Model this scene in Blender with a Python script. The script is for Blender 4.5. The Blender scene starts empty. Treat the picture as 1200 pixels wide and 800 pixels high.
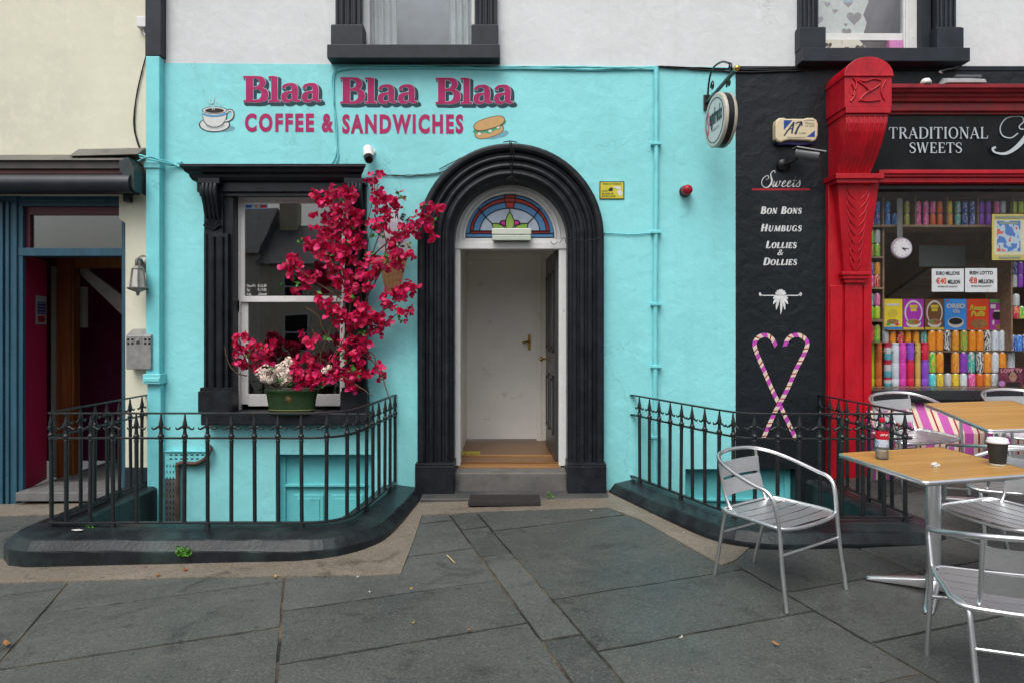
import bpy, bmesh, math, random
from mathutils import Vector, Matrix
random.seed(7)
R = math.radians
SC = bpy.context.scene
COL = SC.collection

# ------------------------------------------------------------------ camera
cam_d = bpy.data.cameras.new('camera')
cam = bpy.data.objects.new('camera', cam_d); COL.objects.link(cam)
cam.location = (0, 0, 1.5); cam.rotation_euler = (R(90), 0, 0)
cam_d.sensor_width = 36; cam_d.lens = 24.0
cam_d.shift_y = -17 / 1200
cam_d.clip_start = 0.05; cam_d.clip_end = 600
SC.camera = cam
# ------------------------------------------------------------------ light: bright overcast
world = bpy.data.worlds.new('World'); SC.world = world; world.use_nodes = True
nt = world.node_tree; nt.nodes.clear()
SUN_EL, SUN_ROT = R(58), R(200)
sky = nt.nodes.new('ShaderNodeTexSky'); sky.sky_type = 'NISHITA'; sky.sun_disc = False
sky.sun_elevation = SUN_EL; sky.sun_rotation = SUN_ROT
sky.air_density = 1.0; sky.dust_density = 6.0; sky.ozone_density = 1.0
hs = nt.nodes.new('ShaderNodeHueSaturation'); hs.inputs['Saturation'].default_value = 0.42
bg = nt.nodes.new('ShaderNodeBackground'); bg.inputs['Strength'].default_value = 0.15
wo = nt.nodes.new('ShaderNodeOutputWorld')
nt.links.new(sky.outputs[0], hs.inputs['Color']); nt.links.new(hs.outputs[0], bg.inputs['Color'])
nt.links.new(bg.outputs[0], wo.inputs['Surface'])
sd = bpy.data.lights.new('sun', 'SUN'); sd.energy = 1.0; sd.angle = R(40); sd.color = (1.0, 0.985, 0.965)
so = bpy.data.objects.new('sun', sd); COL.objects.link(so)
# sun stands behind and above the camera, slightly to the right of it
_el, _az = SUN_EL, R(200)
_dir = Vector((math.sin(_az) * math.cos(_el), math.cos(_az) * math.cos(_el), math.sin(_el)))
so.rotation_euler = (-_dir).to_track_quat('-Z', 'Y').to_euler()
SC.view_settings.view_transform = 'Standard'; SC.view_settings.look = 'None'
SC.view_settings.exposure = 0.25; SC.view_settings.gamma = 1.0
SC.view_settings.use_curve_mapping = False

# ------------------------------------------------------------------ helpers: units of the photographed facade
FY = 6.2                                    # the facade stands 6.2 m from the camera
def wx(u, y=FY): return (u - 600) * y / 800
def wz(v, y=FY): return 1.5 + (383 - v) * y / 800
def ss(t): t = max(0, min(1, t)); return t * t * (3 - 2 * t)
def gz(x, y):                               # height of the sloping pavement
    return .024 * x + .03 * (y - 6.2) + .10 * ss((x - 1.9) / 1.6) * ss((y - 4.4) / 1.0)

class MB:
    """collects geometry for ONE mesh object"""
    def __init__(self): self.v = []; self.f = []; self.m = []; self.mi = 0; self.sm = []
    def mat(self, i): self.mi = i; return self
    def add(self, vs, fs, smooth=False):
        n = len(self.v); self.v += [tuple(p) for p in vs]
        for f in fs: self.f.append(tuple(i + n for i in f)); self.m.append(self.mi); self.sm.append(smooth)
        return self
    def box(self, x0, x1, y0, y1, z0, z1):
        if x0 > x1: x0, x1 = x1, x0
        if y0 > y1: y0, y1 = y1, y0
        if z0 > z1: z0, z1 = z1, z0
        vs = [(x, y, z) for x in (x0, x1) for y in (y0, y1) for z in (z0, z1)]
        return self.add(vs, [(0,1,3,2),(4,6,7,5),(0,4,5,1),(2,3,7,6),(0,2,6,4),(1,5,7,3)])
    def wbox(self, u0, u1, v0, v1, y0, y1, yr=FY):
        return self.box(wx(u0, yr), wx(u1, yr), y0, y1, wz(v0, yr), wz(v1, yr))
    def hexa(self, p):                        # 8 points: bottom ring 0-3, top ring 4-7
        return self.add(p, [(3,2,1,0),(4,5,6,7),(0,1,5,4),(1,2,6,5),(2,3,7,6),(3,0,4,7)])
    def tube(self, path, r, n=8, cap=True, closed=False, smooth=True):
        P = [Vector(p) for p in path]; k = len(P)
        rr = r if isinstance(r, (list, tuple)) else [r] * k
        rings = []; prev = None
        for i in range(k):
            if closed: d = (P[(i+1) % k] - P[i-1])
            else: d = (P[min(i+1, k-1)] - P[max(i-1, 0)])
            d = d.normalized() if d.length > 1e-9 else Vector((0, 0, 1))
            if prev is None:
                a = Vector((0, 0, 1)) if abs(d.z) < .9 else Vector((1, 0, 0))
                nx = (a - d * a.dot(d)).normalized()
            else: nx = (prev - d * prev.dot(d)).normalized()
            prev = nx; ny = d.cross(nx)
            rings.append([P[i] + (nx * math.cos(2*math.pi*j/n) + ny * math.sin(2*math.pi*j/n)) * rr[i] for j in range(n)])
        vs = [p for ring in rings for p in ring]; fs = []
        for i in range(k if closed else k - 1):
            a, b = i * n, ((i + 1) % k) * n
            for j in range(n): fs.append((a+j, a+(j+1) % n, b+(j+1) % n, b+j))
        self.add(vs, fs, smooth)
        if cap and not closed:
            self.add(rings[0], [tuple(range(n))[::-1]]); self.add(rings[-1], [tuple(range(n))])
        return self
    def lathe(self, prof, c=(0,0,0), n=16, smooth=True, ax='z', sy=1.0, caps=True):
        vs = []; fs = []
        for r, h in prof:
            for j in range(n):
                a = 2*math.pi*j/n; x, y = r*math.cos(a), r*math.sin(a)*sy
                if ax == 'z': vs.append((c[0]+x, c[1]+y, c[2]+h))
                elif ax == 'y': vs.append((c[0]+x, c[1]+h, c[2]-y))
                else: vs.append((c[0]+h, c[1]+x, c[2]+y))
        for i in range(len(prof)-1):
            for j in range(n): fs.append((i*n+j, i*n+(j+1) % n, (i+1)*n+(j+1) % n, (i+1)*n+j))
        self.add(vs, fs, smooth)
        if not caps or (len(prof) == 2 and prof[0][1] == prof[1][1]): return self
        if prof[0][0] > 1e-5: self.add(vs[:n], [tuple(range(n))[::-1]])
        if prof[-1][0] > 1e-5: self.add(vs[-n:], [tuple(range(n))])
        return self
    def sphere(self, c, r, n=10, sz=1.0):
        k = max(4, n//2)
        return self.lathe([(max(1e-6, r*math.sin(math.pi*i/k)), -r*sz*math.cos(math.pi*i/k)) for i in range(k+1)], c, n)
    def sweep(self, prof, path, closed=False, smooth=False):
        """prof: (o, z) o = offset to the right-hand side of the path in plan; path: (x, y)"""
        k = len(path); vs = []; n = len(prof)
        for i in range(k):
            a = Vector(path[max(i-1, 0)]); b = Vector(path[min(i+1, k-1)]); p = Vector(path[i])
            d = (b - a).normalized(); nn = Vector((d.y, -d.x))
            for o, z in prof: vs.append((p.x + nn.x*o, p.y + nn.y*o, z))
        fs = []
        for i in range(k-1):
            for j in range(n): fs.append((i*n+j, i*n+(j+1) % n, (i+1)*n+(j+1) % n, (i+1)*n+j))
        self.add(vs, fs, smooth); self.add(vs[:n], [tuple(range(n))]); self.add(vs[-n:], [tuple(range(n))[::-1]])
        return self
    def poly(self, pts, y):                   # flat polygon on a wall plane, pts = (x, z)
        return self.add([(x, y, z) for x, z in pts], [tuple(range(len(pts)))])
    def slab(self, pts, y0, y1):              # prism of a wall-plane polygon, front y0 .. back y1
        n = len(pts)
        vs = [(x, y0, z) for x, z in pts] + [(x, y1, z) for x, z in pts]
        return self.add(vs, [tuple(range(n)), tuple(range(2*n-1, n-1, -1))] + [(i, i+n, (i+1) % n + n, (i+1) % n) for i in range(n)])
    def ribbon(self, pts, w, y, dil=0.0, n=5):   # painted stroke on a wall plane; w half-widths
        P = [Vector(p) for p in pts]; k = len(P); L = []; Rr = []
        ww = w if isinstance(w, (list, tuple)) else [w]*k
        for i in range(k):
            d = (P[min(i+1, k-1)] - P[max(i-1, 0)]).normalized(); nn = Vector((-d.y, d.x)); h = ww[i] + dil
            q = P[i].copy()
            if dil and i == 0: q = q - d*dil
            if dil and i == k-1: q = q + d*dil
            L.append(q + nn*h); Rr.append(q - nn*h)
        vs = [(p.x, y, p.y) for p in L] + [(p.x, y, p.y) for p in Rr]
        return self.add(vs, [(i, i+1, k+i+1, k+i) for i in range(k-1)])
    def build(self, name, mats, parent=None, bev=0, loc=None, fixn=True):
        me = bpy.data.meshes.new(name); me.from_pydata(self.v, [], self.f)
        mats = mats if isinstance(mats, (list, tuple)) else [mats]
        for m in mats: me.materials.append(m)
        me.polygons.foreach_set('material_index', self.m); me.polygons.foreach_set('use_smooth', self.sm)
        me.update()
        if fixn:
            bm = bmesh.new(); bm.from_mesh(me); bmesh.ops.recalc_face_normals(bm, faces=bm.faces); bm.to_mesh(me); bm.free()
        o = bpy.data.objects.new(name, me); COL.objects.link(o)
        if loc: o.location = loc
        if parent: o.parent = parent
        if bev:
            b = o.modifiers.new('edge', 'BEVEL'); b.width = bev; b.segments = 2; b.limit_method = 'ANGLE'; b.angle_limit = R(40)
        return o

def cr(pts, n=6, closed=False):               # Catmull-Rom
    P = [Vector(p) for p in pts]; k = len(P); out = []
    for i in range(k if closed else k-1):
        g = (lambda j: P[j % k]) if closed else (lambda j: P[max(0, min(k-1, j))])
        a, b, c, d = g(i-1), g(i), g(i+1), g(i+2)
        for j in range(n):
            t = j/n
            out.append(0.5*((2*b)+(c-a)*t+(2*a-5*b+4*c-d)*t*t+(3*b-a-3*c+d)*t**3))
    if not closed: out.append(P[-1])
    return out
def crw(pts, ws, n=6):                        # smoothed points with widths
    q = cr([tuple(p) + (w,) for p, w in zip(pts, ws)], n)
    return [(p[0], p[1]) for p in q], [max(.0005, p[2]) for p in q]

def thing(name, label, cat, loc=(0,0,0), rz=0, group=None):
    o = bpy.data.objects.new(name, None); COL.objects.link(o); o.empty_display_size = .1
    o.location = loc; o.rotation_euler = (0, 0, rz); return tag(o, label, cat, group)
def tag(o, label, cat, group=None):
    o['label'] = label; o['category'] = cat
    if group: o['group'] = group
    return o
def dup(root, loc, rz, label=None, group=None):
    r = root.copy(); COL.objects.link(r); r.location = loc; r.rotation_euler = (0, 0, rz)
    if label: r['label'] = label
    if group: r['group'] = group
    for ch in list(root.children):
        c = ch.copy(); COL.objects.link(c); c.parent = r
        for g in ch.children:
            d = g.copy(); COL.objects.link(d); d.parent = c
    return r
def plate(name, outer, holes, y0, y1, m, parent=None):     # wall plate with openings; outlines in (x, z)
    cu = bpy.data.curves.new(name, 'CURVE'); cu.dimensions = '2D'; cu.fill_mode = 'BOTH'
    cu.extrude = abs(y1 - y0) / 2
    for pts in [outer] + list(holes):
        sp = cu.splines.new('POLY'); sp.points.add(len(pts)-1); sp.use_cyclic_u = True
        for p, q in zip(sp.points, pts): p.co = (q[0], q[1], 0, 1)
    t = bpy.data.objects.new('outline', cu); COL.objects.link(t)
    bpy.context.view_layer.update()
    me = bpy.data.meshes.new_from_object(t); bpy.data.objects.remove(t)
    me.transform(Matrix.Translation((0, (y0+y1)/2, 0)) @ Matrix.Rotation(R(90), 4, 'X'))
    me.materials.clear(); me.materials.append(m)
    for p in me.polygons: p.use_smooth = False
    o = bpy.data.objects.new(name, me); COL.objects.link(o)
    if parent: o.parent = parent
    return o
def rect(u0, u1, v0, v1, yr=FY):
    a, b, c, d = wx(u0, yr), wx(u1, yr), wz(v0, yr), wz(v1, yr)
    return [(a, c), (b, c), (b, d), (a, d)]

# ------------------------------------------------------------------ materials
MATS = {}
def mat(name, col, rough=.6, metal=0, var=.12, vscale=6, col2=None, c2at=(.55, .7), c2scale=3, bump=0, bscale=40, bdist=.004, coat=0, spec=.5, coords='Object', stretch=(1,1,1), detail=6):
    if name in MATS: return MATS[name]
    m = bpy.data.materials.new(name); m.use_nodes = True; t = m.node_tree; N = t.nodes; L = t.links
    b = N['Principled BSDF']; b.inputs['Roughness'].default_value = rough; b.inputs['Metallic'].default_value = metal
    b.inputs['Specular IOR Level'].default_value = spec; b.inputs['Coat Weight'].default_value = coat
    tc = N.new('ShaderNodeTexCoord'); mp = N.new('ShaderNodeMapping'); mp.inputs['Scale'].default_value = stretch
    L.new(tc.outputs[coords], mp.inputs[0])
    n1 = N.new('ShaderNodeTexNoise'); n1.inputs['Scale'].default_value = vscale; n1.inputs['Detail'].default_value = detail
    n1.inputs['Roughness'].default_value = .6
    L.new(mp.outputs[0], n1.inputs['Vector'])
    r1 = N.new('ShaderNodeValToRGB')
    r1.color_ramp.elements[0].position = .3; r1.color_ramp.elements[1].position = .7
    r1.color_ramp.elements[0].color = tuple(c*(1-var) for c in col) + (1,)
    r1.color_ramp.elements[1].color = tuple(min(1, c*(1+var)) for c in col) + (1,)
    L.new(n1.outputs[0], r1.inputs[0]); out = r1.outputs[0]
    if col2 is not None:
        n2 = N.new('ShaderNodeTexNoise'); n2.inputs['Scale'].default_value = c2scale; n2.inputs['Detail'].default_value = 8
        n2.inputs['Roughness'].default_value = .65
        L.new(mp.outputs[0], n2.inputs['Vector'])
        r2 = N.new('ShaderNodeValToRGB'); r2.color_ramp.elements[0].position = c2at[0]; r2.color_ramp.elements[1].position = c2at[1]
        L.new(n2.outputs[0], r2.inputs[0])
        mx = N.new('ShaderNodeMixRGB'); mx.inputs[2].default_value = tuple(col2) + (1,)
        L.new(r2.outputs[0], mx.inputs[0]); L.new(out, mx.inputs[1]); out = mx.outputs[0]
    L.new(out, b.inputs['Base Color'])
    rr = N.new('ShaderNodeMapRange'); rr.inputs['To Min'].default_value = max(0, rough-.1); rr.inputs['To Max'].default_value = min(1, rough+.1)
    L.new(n1.outputs[0], rr.inputs['Value']); L.new(rr.outputs[0], b.inputs['Roughness'])
    if bump:
        n3 = N.new('ShaderNodeTexNoise'); n3.inputs['Scale'].default_value = bscale; n3.inputs['Detail'].default_value = 5
        L.new(mp.outputs[0], n3.inputs['Vector'])
        bp = N.new('ShaderNodeBump'); bp.inputs['Strength'].default_value = bump; bp.inputs['Distance'].default_value = bdist
        L.new(n3.outputs[0], bp.inputs['Height']); L.new(bp.outputs[0], b.inputs['Normal'])
    MATS[name] = m; return m
def plaster(name, col, dirt, rough=.6, dscale=1.3, amount=.5, bump=.55, streak=True, spec=.4, fine=1.0, crack=.7):
    """painted render: large trowel waves, fine grit, cracks of dirt and rain streaks"""
    m = bpy.data.materials.new(name); m.use_nodes = True; t = m.node_tree; N = t.nodes; L = t.links
    b = N['Principled BSDF']; b.inputs['Specular IOR Level'].default_value = spec
    tc = N.new('ShaderNodeTexCoord')
    def noise(s, d=6, r=.6, vec=None, dist=0):
        n = N.new('ShaderNodeTexNoise'); n.inputs['Scale'].default_value = s; n.inputs['Detail'].default_value = d
        n.inputs['Roughness'].default_value = r; n.inputs['Distortion'].default_value = dist
        L.new(vec or tc.outputs['Object'], n.inputs['Vector']); return n
    def ramp(src, a, c):
        q = N.new('ShaderNodeMapRange'); q.inputs['From Min'].default_value = a; q.inputs['From Max'].default_value = c; L.new(src, q.inputs['Value']); return q.outputs[0]
    def mixc(fac, a, c2, mul=1.0):
        x = N.new('ShaderNodeMixRGB'); x.inputs[2].default_value = tuple(c2) + (1,)
        if mul != 1.0:
            k = N.new('ShaderNodeMath'); k.operation = 'MULTIPLY'; k.inputs[1].default_value = mul; L.new(fac, k.inputs[0]); fac = k.outputs[0]
        L.new(fac, x.inputs[0])
        if isinstance(a, tuple): x.inputs[1].default_value = a + (1,)
        else: L.new(a, x.inputs[1])
        return x.outputs[0]
    big = noise(.9, 4); c = mixc(ramp(big.outputs[0], .35, .7), tuple(col), tuple(k*.86 for k in col))
    med = noise(7, 8, .7); c = mixc(ramp(med.outputs[0], .52, .75), c, tuple(min(1, k*1.12) for k in col), .6)
    st = N.new('ShaderNodeMapping'); st.inputs['Scale'].default_value = (5, 5, .35); L.new(tc.outputs['Object'], st.inputs[0])
    if streak: c = mixc(ramp(noise(1.6, 6, .65, st.outputs[0]).outputs[0], .56, .8), c, dirt, amount*.6)
    c = mixc(ramp(noise(dscale*2.2, 10, .72, None, .8).outputs[0], .60, .78), c, dirt, amount)
    sp = noise(38, 3, .5); c = mixc(ramp(sp.outputs[0], .70, .76), c, dirt, amount*.8)
    # hairline cracks
    vo = N.new('ShaderNodeTexVoronoi'); vo.feature = 'DISTANCE_TO_EDGE'; vo.inputs['Scale'].default_value = .55
    wob = noise(2.2, 5); wv = N.new('ShaderNodeVectorMath'); wv.operation = 'MULTIPLY_ADD'; wv.inputs[1].default_value = (.9, .9, .9)
    L.new(wob.outputs['Color'], wv.inputs[0]); L.new(tc.outputs['Object'], wv.inputs[2]); L.new(wv.outputs[0], vo.inputs['Vector'])
    cr_ = N.new('ShaderNodeMath'); cr_.operation = 'LESS_THAN'; cr_.inputs[1].default_value = .0035; L.new(vo.outputs['Distance'], cr_.inputs[0])
    g = N.new('ShaderNodeMath'); g.operation = 'MULTIPLY'; L.new(cr_.outputs[0], g.inputs[0]); L.new(ramp(big.outputs[0], .45, .6), g.inputs[1])
    c = mixc(g.outputs[0], c, tuple(k*.45 for k in dirt), crack)
    L.new(c, b.inputs['Base Color']); b.inputs['Roughness'].default_value = rough
    wavy = noise(9, 3, .5, None, .4); grit = noise(55, 4, .6)
    a1 = N.new('ShaderNodeMath'); a1.operation = 'MULTIPLY_ADD'; a1.inputs[1].default_value = .22*fine; L.new(grit.outputs[0], a1.inputs[0]); L.new(wavy.outputs[0], a1.inputs[2])
    bp = N.new('ShaderNodeBump'); bp.inputs['Strength'].default_value = bump; bp.inputs['Distance'].default_value = .025
    L.new(a1.outputs[0], bp.inputs['Height']); L.new(bp.outputs[0], b.inputs['Normal'])
    MATS[name] = m; return m
def glass(name, tint=(1,1,1), refl=1.0, rough=0.0):
    m = bpy.data.materials.new(name); m.use_nodes = True; t = m.node_tree; N = t.nodes; L = t.links
    N.remove(N['Principled BSDF'])
    tr = N.new('ShaderNodeBsdfTransparent'); tr.inputs[0].default_value = tuple(tint) + (1,)
    gl = N.new('ShaderNodeBsdfGlossy'); gl.inputs['Roughness'].default_value = rough
    lw = N.new('ShaderNodeFresnel'); lw.inputs[0].default_value = 1.55
    ml = N.new('ShaderNodeMath'); ml.operation = 'MULTIPLY_ADD'; ml.inputs[1].default_value = refl; ml.inputs[2].default_value = .008; L.new(lw.outputs[0], ml.inputs[0])
    ge = N.new('ShaderNodeNewGeometry')
    tc = N.new('ShaderNodeTexCoord'); no = N.new('ShaderNodeTexNoise'); no.inputs['Scale'].default_value = 1.7
    L.new(tc.outputs['Object'], no.inputs['Vector'])
    bp = N.new('ShaderNodeBump'); bp.inputs['Strength'].default_value = .05; bp.inputs['Distance'].default_value = .01
    L.new(no.outputs[0], bp.inputs['Height']); L.new(bp.outputs[0], gl.inputs['Normal'])
    mx = N.new('ShaderNodeMixShader'); L.new(ml.outputs[0], mx.inputs[0]); L.new(tr.outputs[0], mx.inputs[1]); L.new(gl.outputs[0], mx.inputs[2])
    L.new(mx.outputs[0], N['Material Output'].inputs['Surface'])
    MATS[name] = m; return m
def wood(name, c1, c2, axis='X', scale=3.0, rough=.45, coat=0):
    m = bpy.data.materials.new(name); m.use_nodes = True; t = m.node_tree; N = t.nodes; L = t.links
    b = N['Principled BSDF']; b.inputs['Roughness'].default_value = rough; b.inputs['Coat Weight'].default_value = coat
    tc = N.new('ShaderNodeTexCoord'); mp = N.new('ShaderNodeMapping')
    mp.inputs['Scale'].default_value = {'X': (.6, 14, 14), 'Y': (14, .6, 14), 'Z': (14, 14, .6)}[axis]
    L.new(tc.outputs['Object'], mp.inputs[0])
    n = N.new('ShaderNodeTexNoise'); n.inputs['Scale'].default_value = scale; n.inputs['Detail'].default_value = 8; n.inputs['Distortion'].default_value = .7
    L.new(mp.outputs[0], n.inputs['Vector'])
    r = N.new('ShaderNodeValToRGB'); r.color_ramp.elements[0].position = .32; r.color_ramp.elements[1].position = .68
    r.color_ramp.elements[0].color = tuple(c2) + (1,); r.color_ramp.elements[1].color = tuple(c1) + (1,)
    L.new(n.outputs[0], r.inputs[0]); L.new(r.outputs[0], b.inputs['Base Color'])
    MATS[name] = m; return m
def flat(name, col, rough=.5, **k): return mat(name, col, rough, var=k.pop('var', .08), vscale=k.pop('vscale', 25), spec=k.pop('spec', .25), **k)

M_TURQ = plaster('turquoise_render', (.265, .715, .74), (.12, .40, .42), .5, amount=.28, bump=.24, crack=.25, spec=.3)
M_WHITE = plaster('white_render', (.66, .685, .695), (.36, .36, .35), .7, amount=.30, bump=.2, crack=.45)
M_CREAM = plaster('cream_render', (.675, .665, .53), (.48, .49, .40), .65, amount=.22, bump=.13, fine=.5, crack=.1)
M_BLACKW = plaster('black_gloss_render', (.011, .015, .019), (.026, .032, .038), .38, amount=.45, bump=.45, spec=.3, fine=.5)
M_BTRIM = mat('black_trim_paint', (.009, .012, .016), .42, var=.5, vscale=9, col2=(.075,.075,.072), c2at=(.66,.76), c2scale=42, bump=.7, bscale=55, bdist=.004, spec=.32)
M_GREYTRIM = mat('charcoal_trim_paint', (.019, .025, .033), .5, spec=.3, var=.25, vscale=8, col2=(.08,.08,.08), c2at=(.66,.8), c2scale=18, bump=.3, bscale=50)
M_KERB = mat('kerb_black_paint', (.012, .015, .018), .34, var=.45, vscale=5, col2=(.028,.045,.044), c2at=(.48,.68), c2scale=2.2, bump=.6, bscale=38, bdist=.004, spec=.24)
M_IRON = mat('railing_black_paint', (.013, .015, .016), .36, var=.4, vscale=30, col2=(.045,.03,.02), c2at=(.66,.74), c2scale=40, bump=.5, bscale=120, bdist=.002)
M_WFRAME = mat('white_frame_paint', (.66, .67, .66), .5, var=.06, vscale=10, col2=(.26,.20,.15), c2at=(.66,.74), c2scale=14, bump=.2, bscale=60)
M_WPAINT = mat('white_gloss_paint', (.70, .70, .69), .4, var=.05, vscale=8, col2=(.45,.44,.40), c2at=(.64,.8), c2scale=7)
M_BLUE = mat('blue_door_paint', (.022, .082, .125), .45, var=.22, vscale=5, col2=(.05,.12,.16), c2at=(.6,.8), c2scale=12, bump=.25, bscale=30, stretch=(3,3,.5))
M_RED = mat('red_gloss_paint', (.42, .004, .014), .34, var=.22, vscale=4, col2=(.16,.01,.012), c2at=(.60,.78), c2scale=9, bump=.55, bscale=26, bdist=.006, stretch=(2,2,.7), spec=.45)
M_REDOLD = mat('red_cornice_paint', (.24, .005, .012), .38, var=.3, vscale=6, col2=(.10,.035,.02), c2at=(.58,.74), c2scale=11, bump=.5, bscale=30)
M_ALU = mat('brushed_aluminium', (.80, .81, .82), .34, metal=1, var=.04, vscale=9)
M_ALUS = mat('brushed_aluminium_sheet', (.78, .79, .80), .42, metal=1, var=.08, vscale=40, stretch=(.4, 6, 6))
M_STEEL = mat('galvanised_steel', (.33, .33, .32), .5, metal=.7, var=.15, vscale=20)
M_DARK = flat('dark_recess', (.008, .008, .009), .7)
M_LEAD = flat('lead_came', (.008, .008, .009), .5)
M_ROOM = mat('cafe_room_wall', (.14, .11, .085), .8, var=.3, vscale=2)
M_GLASS = glass('window_glass', (.93, .95, .95), 3.0); M_UGLASS = glass('upper_window_glass', (.95,.97,.97), .45)
M_SGLASS = glass('shop_window_glass', (.985, .99, .99), .14)
M_CLEAR = glass('clear_plastic', (.96, .99, 1.0), 1.0)
SC.cycles.transparent_max_bounces = 32

# ------------------------------------------------------------------ stroke lettering (drawn by hand) and built-in sans text
TK, TN = .15, .06
def G_(w, *s): return (w, s)
def ser(x, y, a=.11): return ([(x-a, y), (x+a, y)], [TN, TN])
def tkn(*p): return (list(p), [TK]*len(p))
def thn(*p): return (list(p), [TN]*len(p))
def crv(pts, ws): return ('c', pts, ws)
ROM = {
 'I': G_(.30, tkn((.15,0),(.15,1)), ser(.15,.03), ser(.15,.97)),
 'L': G_(.62, tkn((.16,0),(.16,1)), ser(.16,.97), thn((.04,.03),(.57,.03)), thn((.57,.0),(.60,.24))),
 'T': G_(.70, tkn((.35,0),(.35,1)), ser(.35,.03), thn((.03,.97),(.67,.97)), thn((.05,1),(.02,.76)), thn((.65,1),(.68,.76))),
 'E': G_(.62, tkn((.16,0),(.16,1)), thn((.04,.97),(.54,.97)), thn((.16,.52),(.42,.52)), thn((.04,.03),(.57,.03)), thn((.53,1),(.55,.78)), thn((.57,0),(.60,.24)), thn((.43,.42),(.43,.62))),
 'D': G_(.78, tkn((.16,0),(.16,1)), crv([(.04,.97),(.40,.97),(.65,.80),(.70,.5),(.65,.20),(.40,.03),(.04,.03)], [TN,TN,.12,.16,.12,TN,TN])),
 'R': G_(.72, tkn((.16,0),(.16,1)), ser(.16,.03), crv([(.04,.97),(.36,.97),(.52,.86),(.52,.66),(.38,.52),(.16,.50)], [TN,TN,.12,.13,.07,TN]), tkn((.36,.5),(.64,.02)), ser(.66,.03,.06)),
 'A': G_(.72, thn((.07,.02),(.36,.98)), tkn((.35,.98),(.64,.02)), thn((.17,.34),(.54,.34)), ser(.07,.03,.09), ser(.64,.03,.1)),
 'O': G_(.80, crv([(.40,.985),(.17,.84),(.09,.5),(.17,.16),(.40,.015),(.63,.16),(.71,.5),(.63,.84),(.40,.985)], [TN,.11,.15,.11,TN,.11,.15,.11,TN])),
 'N': G_(.78, thn((.13,0),(.13,1)), tkn((.13,.98),(.64,.02)), thn((.65,0),(.65,1)), ser(.12,.03,.09), ser(.08,.97,.08), ser(.65,.97,.1)),
 'S': G_(.58, crv([(.50,.72),(.47,.90),(.30,.985),(.13,.88),(.10,.72),(.24,.57),(.42,.45),(.51,.28),(.43,.08),(.26,.015),(.11,.09),(.07,.28)], [.05,.06,.06,.10,.13,.15,.15,.13,.10,.06,.06,.05])),
 'W': G_(1.0, tkn((.08,.98),(.29,.02)), thn((.29,.02),(.50,.98)), tkn((.48,.98),(.69,.02)), thn((.69,.02),(.90,.98)), ser(.08,.97,.09), ser(.49,.97,.08), ser(.90,.97,.08)),
 'B': G_(.68, tkn((.16,0),(.16,1)), crv([(.04,.97),(.36,.97),(.50,.87),(.50,.68),(.37,.54),(.16,.53)], [TN,TN,.11,.12,.07,TN]), crv([(.16,.53),(.42,.52),(.57,.40),(.57,.16),(.40,.03),(.04,.03)], [TN,.06,.13,.14,.07,TN])),
 'H': G_(.80, tkn((.16,0),(.16,1)), tkn((.64,0),(.64,1)), thn((.16,.51),(.64,.51)), ser(.16,.03), ser(.16,.97), ser(.64,.03), ser(.64,.97)),
 'U': G_(.76, crv([(.15,1),(.15,.35),(.24,.06),(.42,.02),(.58,.14),(.62,.35),(.62,1)], [.14,.14,.11,.07,.07,.07,.07]), ser(.15,.97), ser(.62,.97,.09)),
 'M': G_(.96, thn((.12,0),(.17,1)), tkn((.17,.98),(.46,.02)), thn((.46,.02),(.76,.98)), tkn((.77,1),(.82,0)), ser(.12,.03,.09), ser(.82,.03,.11), ser(.14,.97,.07), ser(.79,.97,.07)),
 'G': G_(.76, crv([(.62,.76),(.52,.95),(.36,.985),(.16,.82),(.09,.5),(.17,.16),(.38,.015),(.55,.06),(.62,.14)], [.05,.06,.07,.12,.15,.12,.06,.06,.06]), tkn((.62,.02),(.62,.42)), ser(.62,.42,.1)),
 '&': G_(.78, crv([(.70,.50),(.58,.20),(.34,.02),(.13,.10),(.10,.30),(.26,.50),(.44,.70),(.42,.90),(.29,.985),(.17,.87),(.22,.68),(.45,.30),(.70,.02)], [.05,.06,.08,.12,.13,.08,.09,.10,.06,.09,.11,.14,.13])),
 ' ': G_(.34),
}
HV = {   # heavy round display letters
 'B': G_(.88, ([(.22,.02),(.22,.98)], [.26,.26]), ([(0,.965),(.40,.965)], [.075,.075]), ([(0,.035),(.40,.035)], [.075,.075]),
        crv([(.22,.955),(.46,.955),(.66,.87),(.68,.69),(.54,.56),(.34,.53)], [.09,.09,.20,.22,.13,.08]),
        crv([(.34,.53),(.58,.52),(.76,.40),(.75,.17),(.54,.045),(.22,.045)], [.07,.08,.23,.25,.11,.09])),
 'l': G_(.44, ([(.22,.02),(.22,.985)], [.23,.23]), ([(0,.035),(.43,.035)], [.075,.075]), ([(0,.955),(.22,.965)], [.07,.075])),
 'a': G_(.72, crv([(.08,.53),(.14,.64),(.30,.68),(.46,.62),(.50,.46),(.50,.16),(.58,.055),(.70,.07)], [.15,.10,.10,.19,.22,.20,.11,.05]),
        crv([(.50,.40),(.30,.38),(.12,.28),(.12,.10),(.28,.04),(.46,.14)], [.07,.09,.19,.19,.09,.06])),
 ' ': G_(.36),
}
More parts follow.
